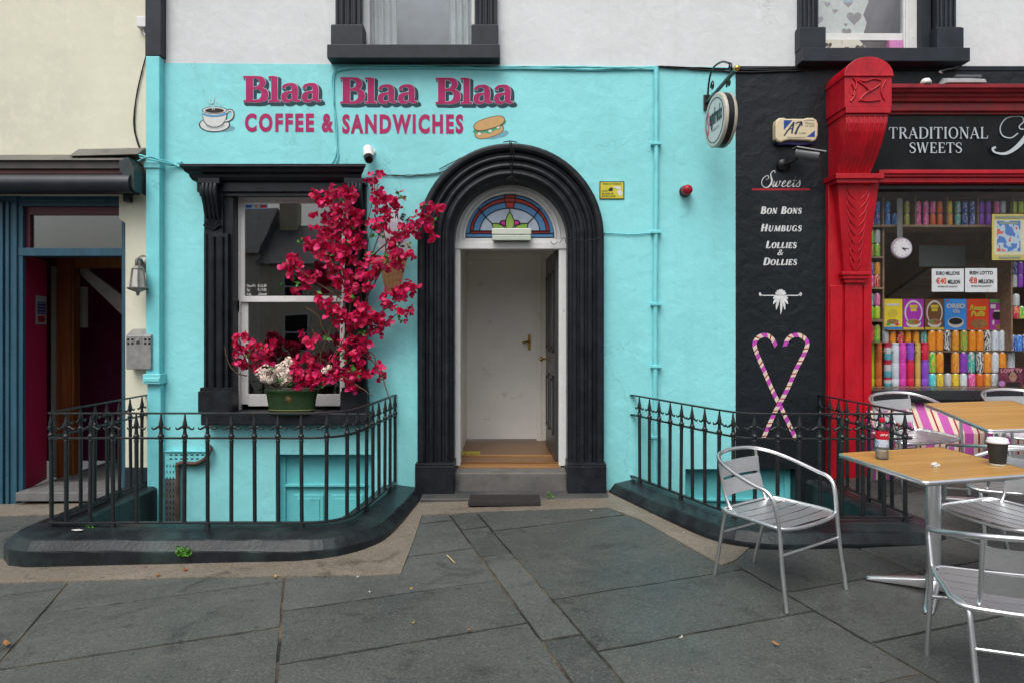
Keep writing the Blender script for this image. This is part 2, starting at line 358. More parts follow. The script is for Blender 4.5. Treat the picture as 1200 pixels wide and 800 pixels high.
SCR = {  # copperplate script
 'S': G_(.66, crv([(.66,1.02),(.60,1.18),(.48,1.16),(.38,.98),(.44,.74),(.56,.48),(.54,.18),(.34,-.04),(.08,.02),(-.10,.26),(-.10,.56),(.04,.78),(.24,.80),(.30,.62),(.16,.52)], [.03,.04,.045,.05,.08,.11,.10,.06,.045,.04,.04,.04,.035,.03,.03])),
 'w': G_(.60, crv([(0,.10),(.08,.42),(.06,.10),(.14,.02),(.28,.42),(.25,.10),(.33,.02),(.46,.20),(.48,.44),(.44,.36),(.62,.36)], [.03,.05,.07,.05,.04,.07,.05,.03,.04,.03,.02])),
 'e': G_(.36, crv([(0,.10),(.16,.22),(.27,.36),(.20,.45),(.09,.28),(.10,.06),(.22,.02),(.38,.14)], [.025,.03,.035,.05,.07,.06,.04,.025])),
 't': G_(.28, crv([(0,.10),(.14,.40),(.22,.74),(.12,.28),(.12,.05),(.20,.02),(.32,.12)], [.025,.05,.05,.07,.06,.04,.025]), ([(.02,.46),(.32,.48)], [.025,.025])),
 's': G_(.36, crv([(0,.08),(.18,.34),(.21,.48),(.29,.22),(.24,.04),(.08,.04),(.05,.12)], [.025,.035,.05,.075,.06,.04,.035])),
 'R': G_(1.2, crv([(.40,.56),(.27,.44),(.12,.50),(.08,.72),(.20,.95),(.45,.99),(.50,.86),(.42,.73),(.47,.66),(.62,.72),(.80,.96)], [.03,.03,.03,.03,.03,.035,.035,.03,.03,.03,.03]),
        crv([(.80,.96),(.62,.62),(.42,.26),(.20,.05),(.0,.06),(-.06,.16),(.0,.20)], [.06,.12,.12,.08,.05,.06,.06]),
        crv([(.80,.96),(1.0,1.0),(1.08,.86),(.92,.66),(.70,.58),(.68,.40),(.70,.12),(.84,.02),(1.0,.12)], [.05,.06,.08,.06,.05,.10,.10,.05,.03])),
}
def strokes(mb, font, text, u0, u1, vb, h, y, wt=1.0, dil=0.0, dx=0, dz=0, slant=0.0, small=1.0, track=.10, smalls=None, yr=FY):
    """letter a text between photo columns u0..u1 on base line vb with cap height h (photo units)"""
    s = yr / 800; X0, X1, Z0, H = wx(u0, yr), wx(u1, yr), wz(vb, yr), h*s
    lay = []; x = 0
    for i, ch in enumerate(text):
        k = small if (smalls and smalls[i] == 's') else 1.0
        w, st = font[ch]; lay.append((x, k, st)); x += (w + track)*k
    tot = x - track; fx = (X1-X0)/(tot*H); step = 0
    for x, k, st in lay:
        for q in st:
            if q[0] == 'c': pts, ws = crw(q[1], [c/2*wt for c in q[2]], 6)
            else: pts, ws = q[0], [c/2*wt for c in q[1]]
            P = [(X0 + (x + (p[0] + slant*p[1])*k)*H*fx + dx, Z0 + p[1]*k*H + dz) for p in pts]
            mb.ribbon(P, [c*H*k for c in ws], y - step*.00012, dil); step += 1
    return mb
def sans(mb, text, u0, u1, v0, v1, y, off=0.0, yr=FY, xf=None, shear=0, space=1.0):
    """built-in sans text fitted to the photo box u0..u1 / v0 (top) .. v1 (bottom)"""
    cu = bpy.data.curves.new('t', 'FONT'); cu.body = text; cu.offset = off; cu.resolution_u = 3; cu.shear = shear; cu.space_character = space
    t = bpy.data.objects.new('t', cu); COL.objects.link(t); bpy.context.view_layer.update()
    me = bpy.data.meshes.new_from_object(t); bpy.data.objects.remove(t)
    if not len(me.vertices): return mb
    xs = [v.co.x for v in me.vertices]; ys = [v.co.y for v in me.vertices]
    a, b, c, d = min(xs), max(xs), min(ys), max(ys)
    X0, X1, Z0, Z1 = wx(u0, yr), wx(u1, yr), wz(v1, yr), wz(v0, yr)
    vs = []
    for v in me.vertices:
        p = (X0 + (v.co.x-a)/max(1e-6, b-a)*(X1-X0), y, Z0 + (v.co.y-c)/max(1e-6, d-c)*(Z1-Z0))
        vs.append(xf(p) if xf else p)
    mb.add(vs, [tuple(p.vertices) for p in me.polygons]); bpy.data.meshes.remove(me); return mb

# ================================================================== THE SETTING
# enclosure outlines in plan (path of the railing), walked so that the outside lies on the left-hand side
PATH_L = [tuple(p) for p in cr([(-1.06, 6.2), (-1.115, 5.6), (-1.165, 5.2), (-1.235, 4.99), (-1.42, 4.885), (-1.8, 4.88)], 5)][:-1] + [(-1.8, 4.88), (-2.4, 4.88), (-3.1, 4.88)] + [(-3.27, 4.88), (-3.298, 4.887), (-3.318, 4.907), (-3.326, 4.935)] + [(-3.33, 5.2), (-3.32, 5.7), (-3.315, 6.2)]
PATH_R = [(2.79, 6.2), (2.82, 5.6), (2.862, 4.92), (2.858, 4.895), (2.842, 4.868), (2.81, 4.852)] + [(2.4, 4.85), (2.0, 4.85)] + [tuple(p) for p in cr([(1.85, 4.85), (1.66, 4.90), (1.55, 5.06), (1.42, 5.36), (1.085, 6.2)], 5)]
def inside(p, poly):
    c = False; n = len(poly)
    for i in range(n):
        a, b = poly[i], poly[i-1]
        if (a[1] > p[1]) != (b[1] > p[1]) and p[0] < (b[0]-a[0])*(p[1]-a[1])/(b[1]-a[1]) + a[0]: c = not c
    return c
def in_well(x, y): return inside((x, y), PATH_L) or inside((x, y), PATH_R) or (y > 6.0 and (-3.3 < x < -1.08 or 1.12 < x < 2.78))

# --- ground far around, road, pavement flags
M_ASPH = mat('road_asphalt', (.05, .05, .052), .85, var=.25, vscale=30, bump=.5, bscale=180)
M_JOINT = mat('joint_mortar', (.085, .068, .045), .9, var=.4, vscale=12, col2=(.009,.009,.008), c2at=(.42,.52), c2scale=1.3, bump=.6, bscale=90)
def flagstone(name='blue_limestone_flag', lo=(.042,.049,.046), hi=(.086,.092,.083), dk=(.033,.038,.037), lt=(.100,.094,.079), st=(.017,.019,.018), gl=(.16,.17,.16)):
    m = bpy.data.materials.new(name); m.use_nodes = True; t = m.node_tree; N = t.nodes; L = t.links
    b = N['Principled BSDF']; tc = N.new('ShaderNodeTexCoord')
    def noise(s, d=8, r=.65, dist=0):
        n = N.new('ShaderNodeTexNoise'); n.inputs['Scale'].default_value = s; n.inputs['Detail'].default_value = d; n.inputs['Roughness'].default_value = r; n.inputs['Distortion'].default_value = dist
        L.new(tc.outputs['Object'], n.inputs['Vector']); return n.outputs[0]
    def rmp(s, a, c):
        q = N.new('ShaderNodeMapRange'); q.inputs['From Min'].default_value = a; q.inputs['From Max'].default_value = c; L.new(s, q.inputs['Value']); return q.outputs[0]
    def mix(f, a, c2, k=1):
        x = N.new('ShaderNodeMixRGB'); x.inputs[2].default_value = tuple(c2) + (1,)
        mu = N.new('ShaderNodeMath'); mu.operation = 'MULTIPLY'; mu.inputs[1].default_value = k; L.new(f, mu.inputs[0]); L.new(mu.outputs[0], x.inputs[0])
        L.new(a, x.inputs[1]); return x.outputs[0]
    at = N.new('ShaderNodeAttribute'); at.attribute_name = 'tone'
    hv = N.new('ShaderNodeMixRGB'); hv.inputs[1].default_value = (*lo, 1); hv.inputs[2].default_value = (*hi, 1); L.new(at.outputs['Fac'], hv.inputs[0])
    c = hv.outputs[0]
    c = mix(rmp(noise(1.3, 6), .45, .70), c, dk, .8)
    c = mix(rmp(noise(2.6, 9, .7, .6), .52, .72), c, lt, .6)
    c = mix(rmp(noise(3.0, 5, .55, 1.0), .57, .70), c, st, .7)
    c = mix(rmp(noise(13, 3, .5, .5), .66, .72), c, (.028, .029, .028), .7)
    c = mix(rmp(noise(85, 2, .5), .50, .72), c, gl, .45)
    c = mix(rmp(noise(70, 2, .5), .54, .72), c, (.022, .024, .024), .55)
    L.new(c, b.inputs['Base Color'])
    rg = N.new('ShaderNodeMapRange'); rg.inputs['From Min'].default_value = .35; rg.inputs['From Max'].default_value = .7; rg.inputs['To Min'].default_value = .42; rg.inputs['To Max'].default_value = .78
    L.new(noise(1.8, 5), rg.inputs['Value']); L.new(rg.outputs[0], b.inputs['Roughness'])
    bp = N.new('ShaderNodeBump'); bp.inputs['Strength'].default_value = .8; bp.inputs['Distance'].default_value = .008
    ad = N.new('ShaderNodeMath'); ad.operation = 'MULTIPLY_ADD'; ad.inputs[1].default_value = .35; L.new(noise(75, 3), ad.inputs[0]); L.new(noise(14, 4), ad.inputs[2])
    L.new(ad.outputs[0], bp.inputs['Height']); L.new(bp.outputs[0], b.inputs['Normal'])
    return m
M_FLAG = flagstone()
M_TAN = flagstone('worn_concrete', (.165,.140,.108), (.2,.17,.13), (.095,.080,.060), (.26,.225,.180), (.050,.042,.032), (.30,.27,.22))

g = MB(); g.box(-80, 80, -90, 70, -1.6, -1.4); o = g.build('ground', M_ASPH); o['kind'] = 'structure'
g = MB()
xs = [-40, -20, -8, 0, 8, 20, 40]
for a, b_ in zip(xs[:-1], xs[1:]): g.hexa([(a,-9.5,-1.39),(b_,-9.5,-1.39),(b_,-1.2,-1.39),(a,-1.2,-1.39),(a,-9.5,.024*a-.42),(b_,-9.5,.024*b_-.42),(b_,-1.2,.024*b_-.36),(a,-1.2,.024*a-.36)])
o = g.build('road', M_ASPH); o['kind'] = 'structure'
CA, SA = math.cos(R(17.1)), math.sin(R(17.1))
def un(p): return (p[0]*CA - p[1]*SA, p[0]*SA + p[1]*CA)
# joints of the flags, in the paving's own grid (turned 17 degrees from the facade)
cols = [(-8.6,-6.5,[-2,.3,2.5,4.6,6.6,8.6,10.5]), (-6.5,-4.6,[-2,-.2,2.1,4.2,6.1,8.3,10.5]), (-4.6,-3.0,[-2,1.2,3.2,5.4,7.2,9,10.5]), (-3.0,-1.42,[-2,0.4,2.2,3.7,4.9,6.4,8.2,10.5]),
        (-1.42,-.11,[-2,.6,2.3,3.87,4.52,5.5,7.2,9]), (-.11,1.155,[-2,.9,2.5,3.46,4.07,4.67,5.35,6.7,8.2]), (1.155,1.375,[-2,-.6,.8,2.1,3.245,4.48,5.09,6.6,8.0]),
        (1.375,2.66,[-2,.7,2.39,3.06,3.69,4.97,6.3,7.7]), (2.66,3.6,[-2,.2,1.5,2.68,3.31,4.1,5.2,6.6]), (3.6,4.9,[-2,.8,2.2,3.28,4.4,5.4,6.4]), (4.9,6.6,[-2,.4,2.0,3.5,4.8,6.2]), (6.6,9,[-2,1,3,5,6.5])]
vs, fs, tone = [], [], []
rr = random.Random(3)
for x0, x1, ys in cols:
    for y0, y1 in zip(ys[:-1], ys[1:]):
        gp = .0065 + rr.random()*.004; a, b_, c, d = x0+gp, x1-gp, y0+gp, y1-gp
        nx, ny = max(2, int((b_-a)/.09)), max(2, int((d-c)/.09))
        lift = rr.uniform(-.0015, .002); tn = rr.random(); n0 = len(vs); grid = {}
        for i in range(nx+1):
            for j in range(ny+1):
                x, y = un((a+(b_-a)*i/nx, c+(d-c)*j/ny))
                ed = i in (0, nx) or j in (0, ny); e = -.0025-.0035*rr.random()**2 if ed else 0
                if ed: x += rr.uniform(-.0025,.0025); y += rr.uniform(-.0025,.0025)
                grid[i, j] = len(vs); vs.append((x, y, gz(x, y)+lift+e))
        for i in range(nx):
            for j in range(ny):
                q = (grid[i,j], grid[i+1,j], grid[i+1,j+1], grid[i,j+1])
                cx = sum(vs[k][0] for k in q)/4; cy = sum(vs[k][1] for k in q)/4
                if cy > 6.32 or in_well(cx, cy): continue
                fs.append(q); tone.append(tn)
        ring = [grid[i,0] for i in range(nx+1)] + [grid[nx,j] for j in range(1,ny+1)] + [grid[i,ny] for i in range(nx-1,-1,-1)] + [grid[0,j] for j in range(ny-1,0,-1)]
        low = []
        for k in ring: low.append(len(vs)); vs.append((vs[k][0], vs[k][1], vs[k][2]-.02))
        for k in range(len(ring)):
            k2 = (k+1) % len(ring); mx_, my_ = vs[ring[k]][0], vs[ring[k]][1]
            if my_ > 6.32 or in_well(mx_, my_): continue
            fs.append((ring[k], low[k], low[k2], ring[k2])); tone.append(tn)
me = bpy.data.meshes.new('pavement'); me.from_pydata(vs, [], fs); me.materials.append(M_FLAG)
at = me.attributes.new('tone', 'FLOAT', 'FACE'); at.data.foreach_set('value', tone)
o = bpy.data.objects.new('pavement', me); COL.objects.link(o); o['kind'] = 'structure'
def sheet(test, dz, step=.1, x0=-9, x1=9, y0=-1.2, y1=6.35):
    m = MB(); nx, ny = int((x1-x0)/step), int((y1-y0)/step); idx = {}
    vs, fs = [], []
    def vid(i, j):
        if (i, j) not in idx:
            x, y = x0+i*step, y0+j*step; idx[i, j] = len(vs); vs.append((x, y, gz(x, y)+dz))
        return idx[i, j]
    for i in range(nx):
        for j in range(ny):
            if test(x0+(i+.5)*step, y0+(j+.5)*step): fs.append((vid(i,j), vid(i+1,j), vid(i+1,j+1), vid(i,j+1)))
    return m.add(vs, fs)
o = sheet(lambda x, y: not in_well(x, y), -.009).build('pavement_bed', M_JOINT); o['kind'] = 'structure'
def apron(name, outline, m, dz=.006, step=.05):
    """a thin poured strip: its outline and inner grid follow the fall of the pavement"""
    bm = bmesh.new(); vv = []
    n = len(outline)
    for i in range(n):
        a, b_ = Vector(outline[i]), Vector(outline[(i+1) % n]); k = max(1, int((b_-a).length/.15))
        for j in range(k): p = a.lerp(b_, j/k); vv.append(bm.verts.new((p.x, p.y, 0)))
    bm.faces.new(vv)
    for ax, lo, hi in ((0, -6, 6), (1, 0, 7)):
        c = lo
        while c < hi:
            no = (1,0,0) if ax == 0 else (0,1,0); co = (c,0,0) if ax == 0 else (0,c,0)
            bmesh.ops.bisect_plane(bm, geom=bm.verts[:]+bm.edges[:]+bm.faces[:], plane_co=co, plane_no=no, dist=1e-5); c += .3
    r = bmesh.ops.extrude_face_region(bm, geom=bm.faces[:])
    top = [v for v in r['geom'] if isinstance(v, bmesh.types.BMVert)]; tset = set(top)
    wob = random.Random(5)
    for v in bm.verts: v.co.z = gz(v.co.x, v.co.y) + (dz if v in tset else -.02)
    bmesh.ops.recalc_face_normals(bm, faces=bm.faces[:])
    me = bpy.data.meshes.new(name); bm.to_mesh(me); bm.free(); me.materials.append(m)
    o = bpy.data.objects.new(name, me); COL.objects.link(o); o['kind'] = 'structure'; return o
apron('concrete_apron', [(-3.82,4.36),(-3.6,4.34),(-3.2,4.35),(-2.1,4.37),(-.86,4.335),(-.71,4.35),(-.715,4.9),(-.735,5.58),(-.2,5.63),(.79,5.66),(1.0,5.33),(1.34,4.36),(1.46,4.45),(1.62,4.66),(1.75,4.9),
        (1.45,5.2),(1.0,6.1),(.9,6.25),(-.9,6.25),(-1.2,6.1),(-1.35,5.1),(-1.9,4.8),(-3.3,4.8),(-3.62,4.78)], M_TAN)
apron('concrete_strip', [(-6.5,5.78),(-3.56,5.86),(-3.53,6.2),(-6.5,6.2)], M_TAN)
M_STEP = mat('wet_limestone_step', (.085, .082, .075), .5, var=.35, vscale=6, col2=(.035,.04,.045), c2at=(.42,.62), c2scale=3, bump=.6, bscale=60)
g = MB()
g.hexa([(-.80,5.93,-.3),(.86,5.93,-.3),(.86,6.25,-.3),(-.80,6.25,-.3),(-.80,5.93,.012),(.86,5.93,.018),(.86,6.25,.03),(-.80,6.25,.02)])
o = g.build('threshold_slab', M_STEP, bev=.008); o['kind'] = 'structure'
g = MB(); g.box(-3.4, -1.0, 4.8, 6.25, -1.1, -1.05); o = g.build('sunken_area_floor', M_KERB); o['kind'] = 'structure'
g = MB(); g.box(1.0, 2.9, 4.8, 6.25, -1.1, -1.05); o = g.build('sunken_area_floor', M_KERB); o['kind'] = 'structure'

# ================================================================== HOUSE FRONTS
# ---- the turquoise cafe
cafe = thing('cafe_building', 'turquoise cafe house front with arched black doorway and white upper wall', 'building', (0, FY, 0))
def P(o):                                   # keep world coordinates when parenting to a thing at (x, y, z)
    return o
def under(o, root):
    o.parent = root; o.matrix_parent_inverse = Matrix.Translation(root.location).inverted() if not root.parent else Matrix.Identity(4)
    return o
def sub(o, part):
    o.parent = part; return o
cafe.location = (0, 0, 0)
DC = (598.5, 278.5)                          # centre of the door arch
XC, ZS = wx(DC[0]), wz(DC[1]); RI, RO = 67*.00775, 108.5*.00775
def arch_pts(r, z0, n=24):
    return [(XC-r, z0)] + [(XC - r*math.cos(math.pi*i/n), ZS + r*math.sin(math.pi*i/n)) for i in range(n+1)] + [(XC+r, z0)]
door_hole = arch_pts(RI+.03, -.02)
win_hole = rect(262, 418, 226, 483)
low = [(wx(177), -1.1), (wx(862), -1.1), (wx(862), wz(549)), (wx(803), wz(549)), (wx(803), wz(652)), (wx(800), wz(652)), (wx(800), -1.1)]
low = [(wx(177), -1.1), (wx(803), -1.1), (wx(803), wz(549)), (wx(862), wz(549)), (wx(862), wz(79)), (wx(177), wz(74))]
plate('wall', low, [win_hole, door_hole, rect(323, 436, 532, 655)], FY, FY+.30, M_TURQ, cafe)
up = [(wx(194), wz(74.1)), (wx(862), wz(79.1)), (wx(862), wz(-90)), (wx(194), wz(-90))]
plate('upper_wall', up, [rect(424, 560, -70, 60)], FY+.004, FY+.30, M_WHITE, cafe)
# the blocked basement hatch in the left area
M_TPAINT = mat('turquoise_board_paint', (.14, .55, .58), .42, var=.10, vscale=5, col2=(.08,.34,.36), c2at=(.6,.8), c2scale=6, bump=.2, bscale=40)
def hatch(u0, u1, v0, v1, root):
    y = FY+.13; h = MB(); h.wbox(u0, u1, v0, v1, y, y+.05)
    h.wbox(u0, u0+7, v0, v1, y-.025, y); h.wbox(u1-7, u1, v0, v1, y-.025, y); h.wbox(u0+7, u1-7, v0, v0+5, y-.025, y)
    vm = v0+38; h.wbox(u0+7, u1-7, vm, vm+3, y-.035, y)
    um = (u0+u1)/2
    for a, b_ in ((u0+16, um-5), (um+5, u1-14)):
        h.wbox(a, b_, vm+13, v1+10, y-.012, y); h.wbox(a+4, b_-4, vm+17, v1+6, y-.022, y-.012)
    return h.build('basement_hatch', M_TPAINT, root, bev=.004)
hatch(323, 436, 532, 640, cafe)

# door surround: moulded arch swept round the opening
prof = [(RI,.24),(RI,.03),(.535,.004),(.555,-.008),(.56,-.03),(.575,-.038),(.595,-.034),(.60,-.014),(.622,-.012),(.626,-.036),(.645,-.046),(.665,-.040),(.67,-.02),(.692,-.018),(.697,-.050),(.715,-.062),(.735,-.054),(.742,-.036),(.765,-.034),(.77,-.076),(.79,-.094),(.815,-.094),(.833,-.082),(RO,-.05),(RO,.02),(.70,.10)]
g = MB(); vs = []; n = len(prof)
path = [(-1, .26), (-1, .9), (-1, 1.6)] + [('a', math.pi*i/40) for i in range(41)] + [(1, 1.6), (1, .9), (1, .26)]
wob = random.Random(2)
for q in path:
    jit = wob.uniform(-.002, .002)
    for r, d in prof:
        if q[0] == 'a': vs.append((XC - r*math.cos(q[1]), FY+d+jit, ZS + r*math.sin(q[1])))
        else: vs.append((XC + q[0]*r, FY+d+jit, q[1]))
fs = [(i*n+j, i*n+(j+1) % n, (i+1)*n+(j+1) % n, (i+1)*n+j) for i in range(len(path)-1) for j in range(n)]
g.add(vs, fs)
for s in (-1, 1):
    g.box(XC+s*(RI-.012), XC+s*(RO+.012), FY-.125, FY+.16, -.02, .262)
    g.box(XC+s*(RI-.012), XC+s*(RO+.012), FY-.115, FY+.16, .262, .285)
surround = g.build('door_surround', M_BTRIM, cafe, bev=.004)
# door frame, transom and fan light
YD = FY+.20
sD = YD/800
xl0, xl1, xr0, xr1 = wx(528, YD), wx(539.5, YD), wx(655, YD), wx(666, YD)
zt0, zt1 = wz(292, YD), wz(284, YD)
XF = wx(597.5, YD); ZF = wz(279, YD)
def half(r, z0, n=28): return [(XF-r, z0)] + [(XF - r*math.cos(math.pi*i/n), ZF + r*math.sin(math.pi*i/n)) for i in range(n+1)] + [(XF+r, z0)]
g = MB()
g.box(xl0, xl1, YD, YD+.12, .2, zt1); g.box(xr0, xr1, YD, YD+.12, .2, zt1)
g.box(xl0, xr1, YD-.012, YD+.12, zt0, zt1)
dframe = g.build('door_frame', M_WFRAME, cafe, bev=.005)
rg = 52.5*sD
fan = plate('fanlight', half(67.5*sD, zt1), [half(rg, wz(277, YD))[1:-1]], YD+.02, YD+.10, M_WFRAME, cafe)
g = MB()                                      # stepped moulding round the glass
for r, rad in ((rg+.012, .012), (rg+.055, .008)):
    g.tube([(x, YD+.018, z) for x, z in half(r, zt1+.03)[1:-1]], rad, 6)
sub(g.build('fanlight_moulding', M_WFRAME), fan)
# stained glass
GB, GR, GW, GG, GP = (flat('blue_glass', (.10,.27,.52), .25), flat('red_glass', (.42,.045,.03), .25), mat('pale_glass', (.42,.50,.60), .25, var=.15, vscale=8), flat('green_glass', (.28,.46,.10), .25), flat('pink_glass', (.55,.04,.26), .25))
yg = YD+.055
def gp_(u, v): return (wx(520+u/7.5, YD), wz(205+v/7.5, YD))     # from an enlarged look at the fan light
def ell(a, b, k0=0, k1=180, n=28, cx=580, cy=510): return [gp_(cx - a*math.cos(R(k0+(k1-k0)*i/n)), cy - b*math.sin(R(k0+(k1-k0)*i/n))) for i in range(n+1)]
g = MB()
g.mat(0).add([(x, yg, z) for x, z in [gp_(190,545)] + ell(390, 340) + [gp_(970,545)]], [tuple(range(31))])
g.mat(1).add([(x, yg-.001, z) for x, z in ell(352, 315)], [tuple(range(29))])
g.mat(0).add([(x, yg-.002, z) for x, z in ell(322, 255, cy=487)], [tuple(range(29))])
g.mat(2).add([(x, yg-.003, z) for x, z in ell(265, 200, cy=487)], [tuple(range(29))])
g.mat(0).slab([gp_(190,545), gp_(970,545), gp_(970,510), gp_(190,510)], yg-.0035, yg-.003)
def pl(m, pts, dy): g.mat(m).add([(gp_(*p)[0], yg-dy, gp_(*p)[1]) for p in pts], [tuple(range(len(pts)))])
key = [(530,168),(632,168),(628,215),(612,285),(550,285),(535,215)]
leaf = [(580,320),(600,350),(620,400),(618,440),(605,475),(555,475),(543,440),(540,400),(560,350)]
lf2 = [(420,422),(470,420),(520,440),(548,475),(440,478)]; rt2 = [(742,422),(692,420),(640,440),(612,475),(730,478)]
pk1 = [(490,415),(510,396),(545,392),(545,445),(510,432)]; pk2 = [(672,415),(652,396),(620,392),(620,445),(652,432)]
pl(1, key, .005); pl(4, pk1, .005); pl(4, pk2, .005); pl(3, lf2, .006); pl(3, rt2, .006); pl(3, leaf, .007)
sub(g.build('stained_glass', [GB, GR, GW, GG, GP]), fan)
g = MB(); ty = yg-.009
def lead(pts, w=.0042, close=False):
    q = [gp_(*p) if not isinstance(p, Vector) else p for p in pts]
    if close: q = q + [q[0]]
    g.tube([(a, ty, b) for a, b in q], w, 5)
for arcp in (ell(390,340), ell(352,315), ell(322,255,cy=487), ell(265,200,cy=487)): g.tube([(a, ty, b) for a, b in arcp], .0042, 5)
lead([(190,545),(970,545)], .006); lead([(190,545),(190,510)]); lead([(970,545),(970,510)]); lead([(190,510),(970,510)]); lead([(228,487),(932,487)])
lead([(300,285),(375,375),(420,418)]); lead([(850,285),(785,375),(742,418)]); lead(key, close=True); lead(leaf, close=True); lead(lf2, close=True); lead(rt2, close=True); lead(pk1, close=True); lead(pk2, close=True); lead([(580,285),(580,320)])
sub(g.build('lead_came', M_LEAD), fan)
# step, hall, doors
g = MB(); g.box(XC-RI+.01, XC+RI-.01, FY-.03, FY+.24, -.05, wz(553.5, FY-.03))
g.build('doorstep', mat('concrete_step', (.12,.115,.105), .7, var=.3, vscale=7, col2=(.045,.05,.055), c2at=(.5,.7), c2scale=3.5, bump=.6, bscale=70), cafe, bev=.012)
M_HALLW = mat('hall_wall_paint', (.82, .81, .75), .6, var=.05, vscale=3, col2=(.36,.34,.30), c2at=(.6,.85), c2scale=4)
YB = 7.75
zf = .215; ZC = wz(296, YB)+.12
g = MB()
xL, xR = wx(538, YD)-.02, wx(657, YD)+.02
g.box(xL-.1, xL, YD+.13, YB, zf-.1, ZC); g.box(xR, xR+.1, YD+.13, YB, zf-.1, ZC)
g.box(xL-.1, xR+.1, YD+.12, YB, ZC, ZC+.1)
g.box(xL, wx(543.5, YB), YB, YB+.1, zf-.1, ZC); g.box(wx(634, YB), xR, YB, YB+.1, zf-.1, ZC); g.box(wx(543.5, YB), wx(634, YB), YB, YB+.1, wz(303, YB), ZC)
g.build('hall_wall', M_HALLW, cafe)
g = MB(); g.box(xL, xR, YD+.10, YB+.1, zf-.08, zf)
for i in range(9):
    pass
hf = g.build('hall_floor', wood('hall_boards', (.23,.12,.05), (.12,.06,.024), 'X', 2.2, .4), cafe)
g = MB(); g.box(xl1-.02, xr0+.02, YD-.02, YD+.42, wz(545.5, YD)-.06, wz(545.5, YD)); g.box(xl1-.02, xr0+.02, YD+.40, YD+.43, zf-.02, zf+.014)
g.build('threshold_board', wood('threshold_oak', (.33,.17,.055), (.19,.09,.028), 'X', 3, .35), cafe, bev=.004)
g = MB(); g.wbox(545.5, 629, 304.5, 514, YB+.012, YB+.05, YB)
idoor = g.build('inner_door', mat('inner_door_paint', (.84,.83,.79), .45, var=.05, vscale=3, col2=(.30,.28,.25), c2at=(.64,.8), c2scale=3.5), cafe, bev=.003)
g = MB()
for a, b_, c, d in ((538, 545.5, 300, 517), (629, 634.5, 300, 517)): g.wbox(a, b_, c, d, YB-.015, YB+.06, YB)
g.wbox(538, 634.5, 297, 304.5, YB-.018, YB+.06, YB)
sub(g.build('door_casing', M_HALLW, bev=.004), idoor)
g = MB(); g.wbox(618.5, 622, 392, 410, YB+.002, YB+.014, YB); g.tube([(wx(620,YB), YB+.004, wz(400,YB)), (wx(620,YB), YB-.05, wz(400,YB)), (wx(612,YB), YB-.055, wz(401,YB))], .011, 8)
sub(g.build('handle', mat('old_brass', (.45,.30,.10), .35, metal=1)), idoor)
# the dark front door, folded inwards along the hall's right side
M_FDOOR = mat('front_door_paint', (.035,.037,.037), .35, var=.15, vscale=5, bump=.15)
xh = wx(655, YD)+.012; yh0, yh1 = YD+.13, YD+1.0
g = MB(); ang = .055
def dp(y, off, z): return (xh - .02 - (y-yh0)*ang - off, y, z)
def dbox(y0, y1, z0, z1, o0, o1): g.hexa([dp(y0,o1,z0), dp(y0,o0,z0), dp(y1,o0,z0), dp(y1,o1,z0), dp(y0,o1,z1), dp(y0,o0,z1), dp(y1,o0,z1), dp(y1,o1,z1)])
zd0, zd1 = zf+.012, zt0+.0
dbox(yh0, yh1, zd0, zd1, -.02, .018)
pan = [(yh0+.13, yh0+.38), (yh0+.49, yh0+.74)]
fdoor = g.build('front_door', M_FDOOR, cafe, bev=.003)
g = MB()
for a, b_ in pan:
    for z0, z1 in ((zd0+.22, zd0+.80), (zd0+1.02, zd0+1.82)):
        for q in (((a, a+.03), (z0, z1)), ((b_-.03, b_), (z0, z1)), ((a, b_), (z0, z0+.03)), ((a, b_), (z1-.03, z1))): dbox(*q[0], *q[1], .018, .034)
        dbox(a+.06, b_-.06, z0+.06, z1-.06, .018, .028)
sub(g.build('door_panel', M_FDOOR, bev=.003), fdoor)
g = MB(); zk = zd0+.93; c = dp(yh1-.07, .018, zk)
g.lathe([(.026,0),(.026,-.006),(.01,-.008),(.009,-.035),(.024,-.045),(.028,-.06),(.018,-.074),(.0001,-.076)], c, 12, ax='x')
sub(g.build('knob', mat('old_brass', ()) if False else MATS['old_brass']), fdoor)
g = MB(); g.box(wx(541, 6.9), wx(562, 6.9), 6.82, 7.03, zf+.003, zf+.006)
ym = g.build('floor_notice', flat('yellow_vinyl', (.50,.42,.03), .5)); tag(ym, 'yellow sticker with black print on the hall floor inside the arched door', 'floor sticker')
g = MB()
for i in range(3): sans(g, ('MIND', 'THE', 'STEP')[i], 543+i*6.4, 548+i*6.4, 524, 529, 0, .0, 6.9)
vv = [(x, 6.87 + (z - wz(529, 6.9))/max(1e-6, wz(524,6.9)-wz(529,6.9))*.09, zf+.0072) for x, y, z in g.v]; g.v = vv
sub(g.build('lettering', flat('sticker_print', (.03,.03,.02))), ym)

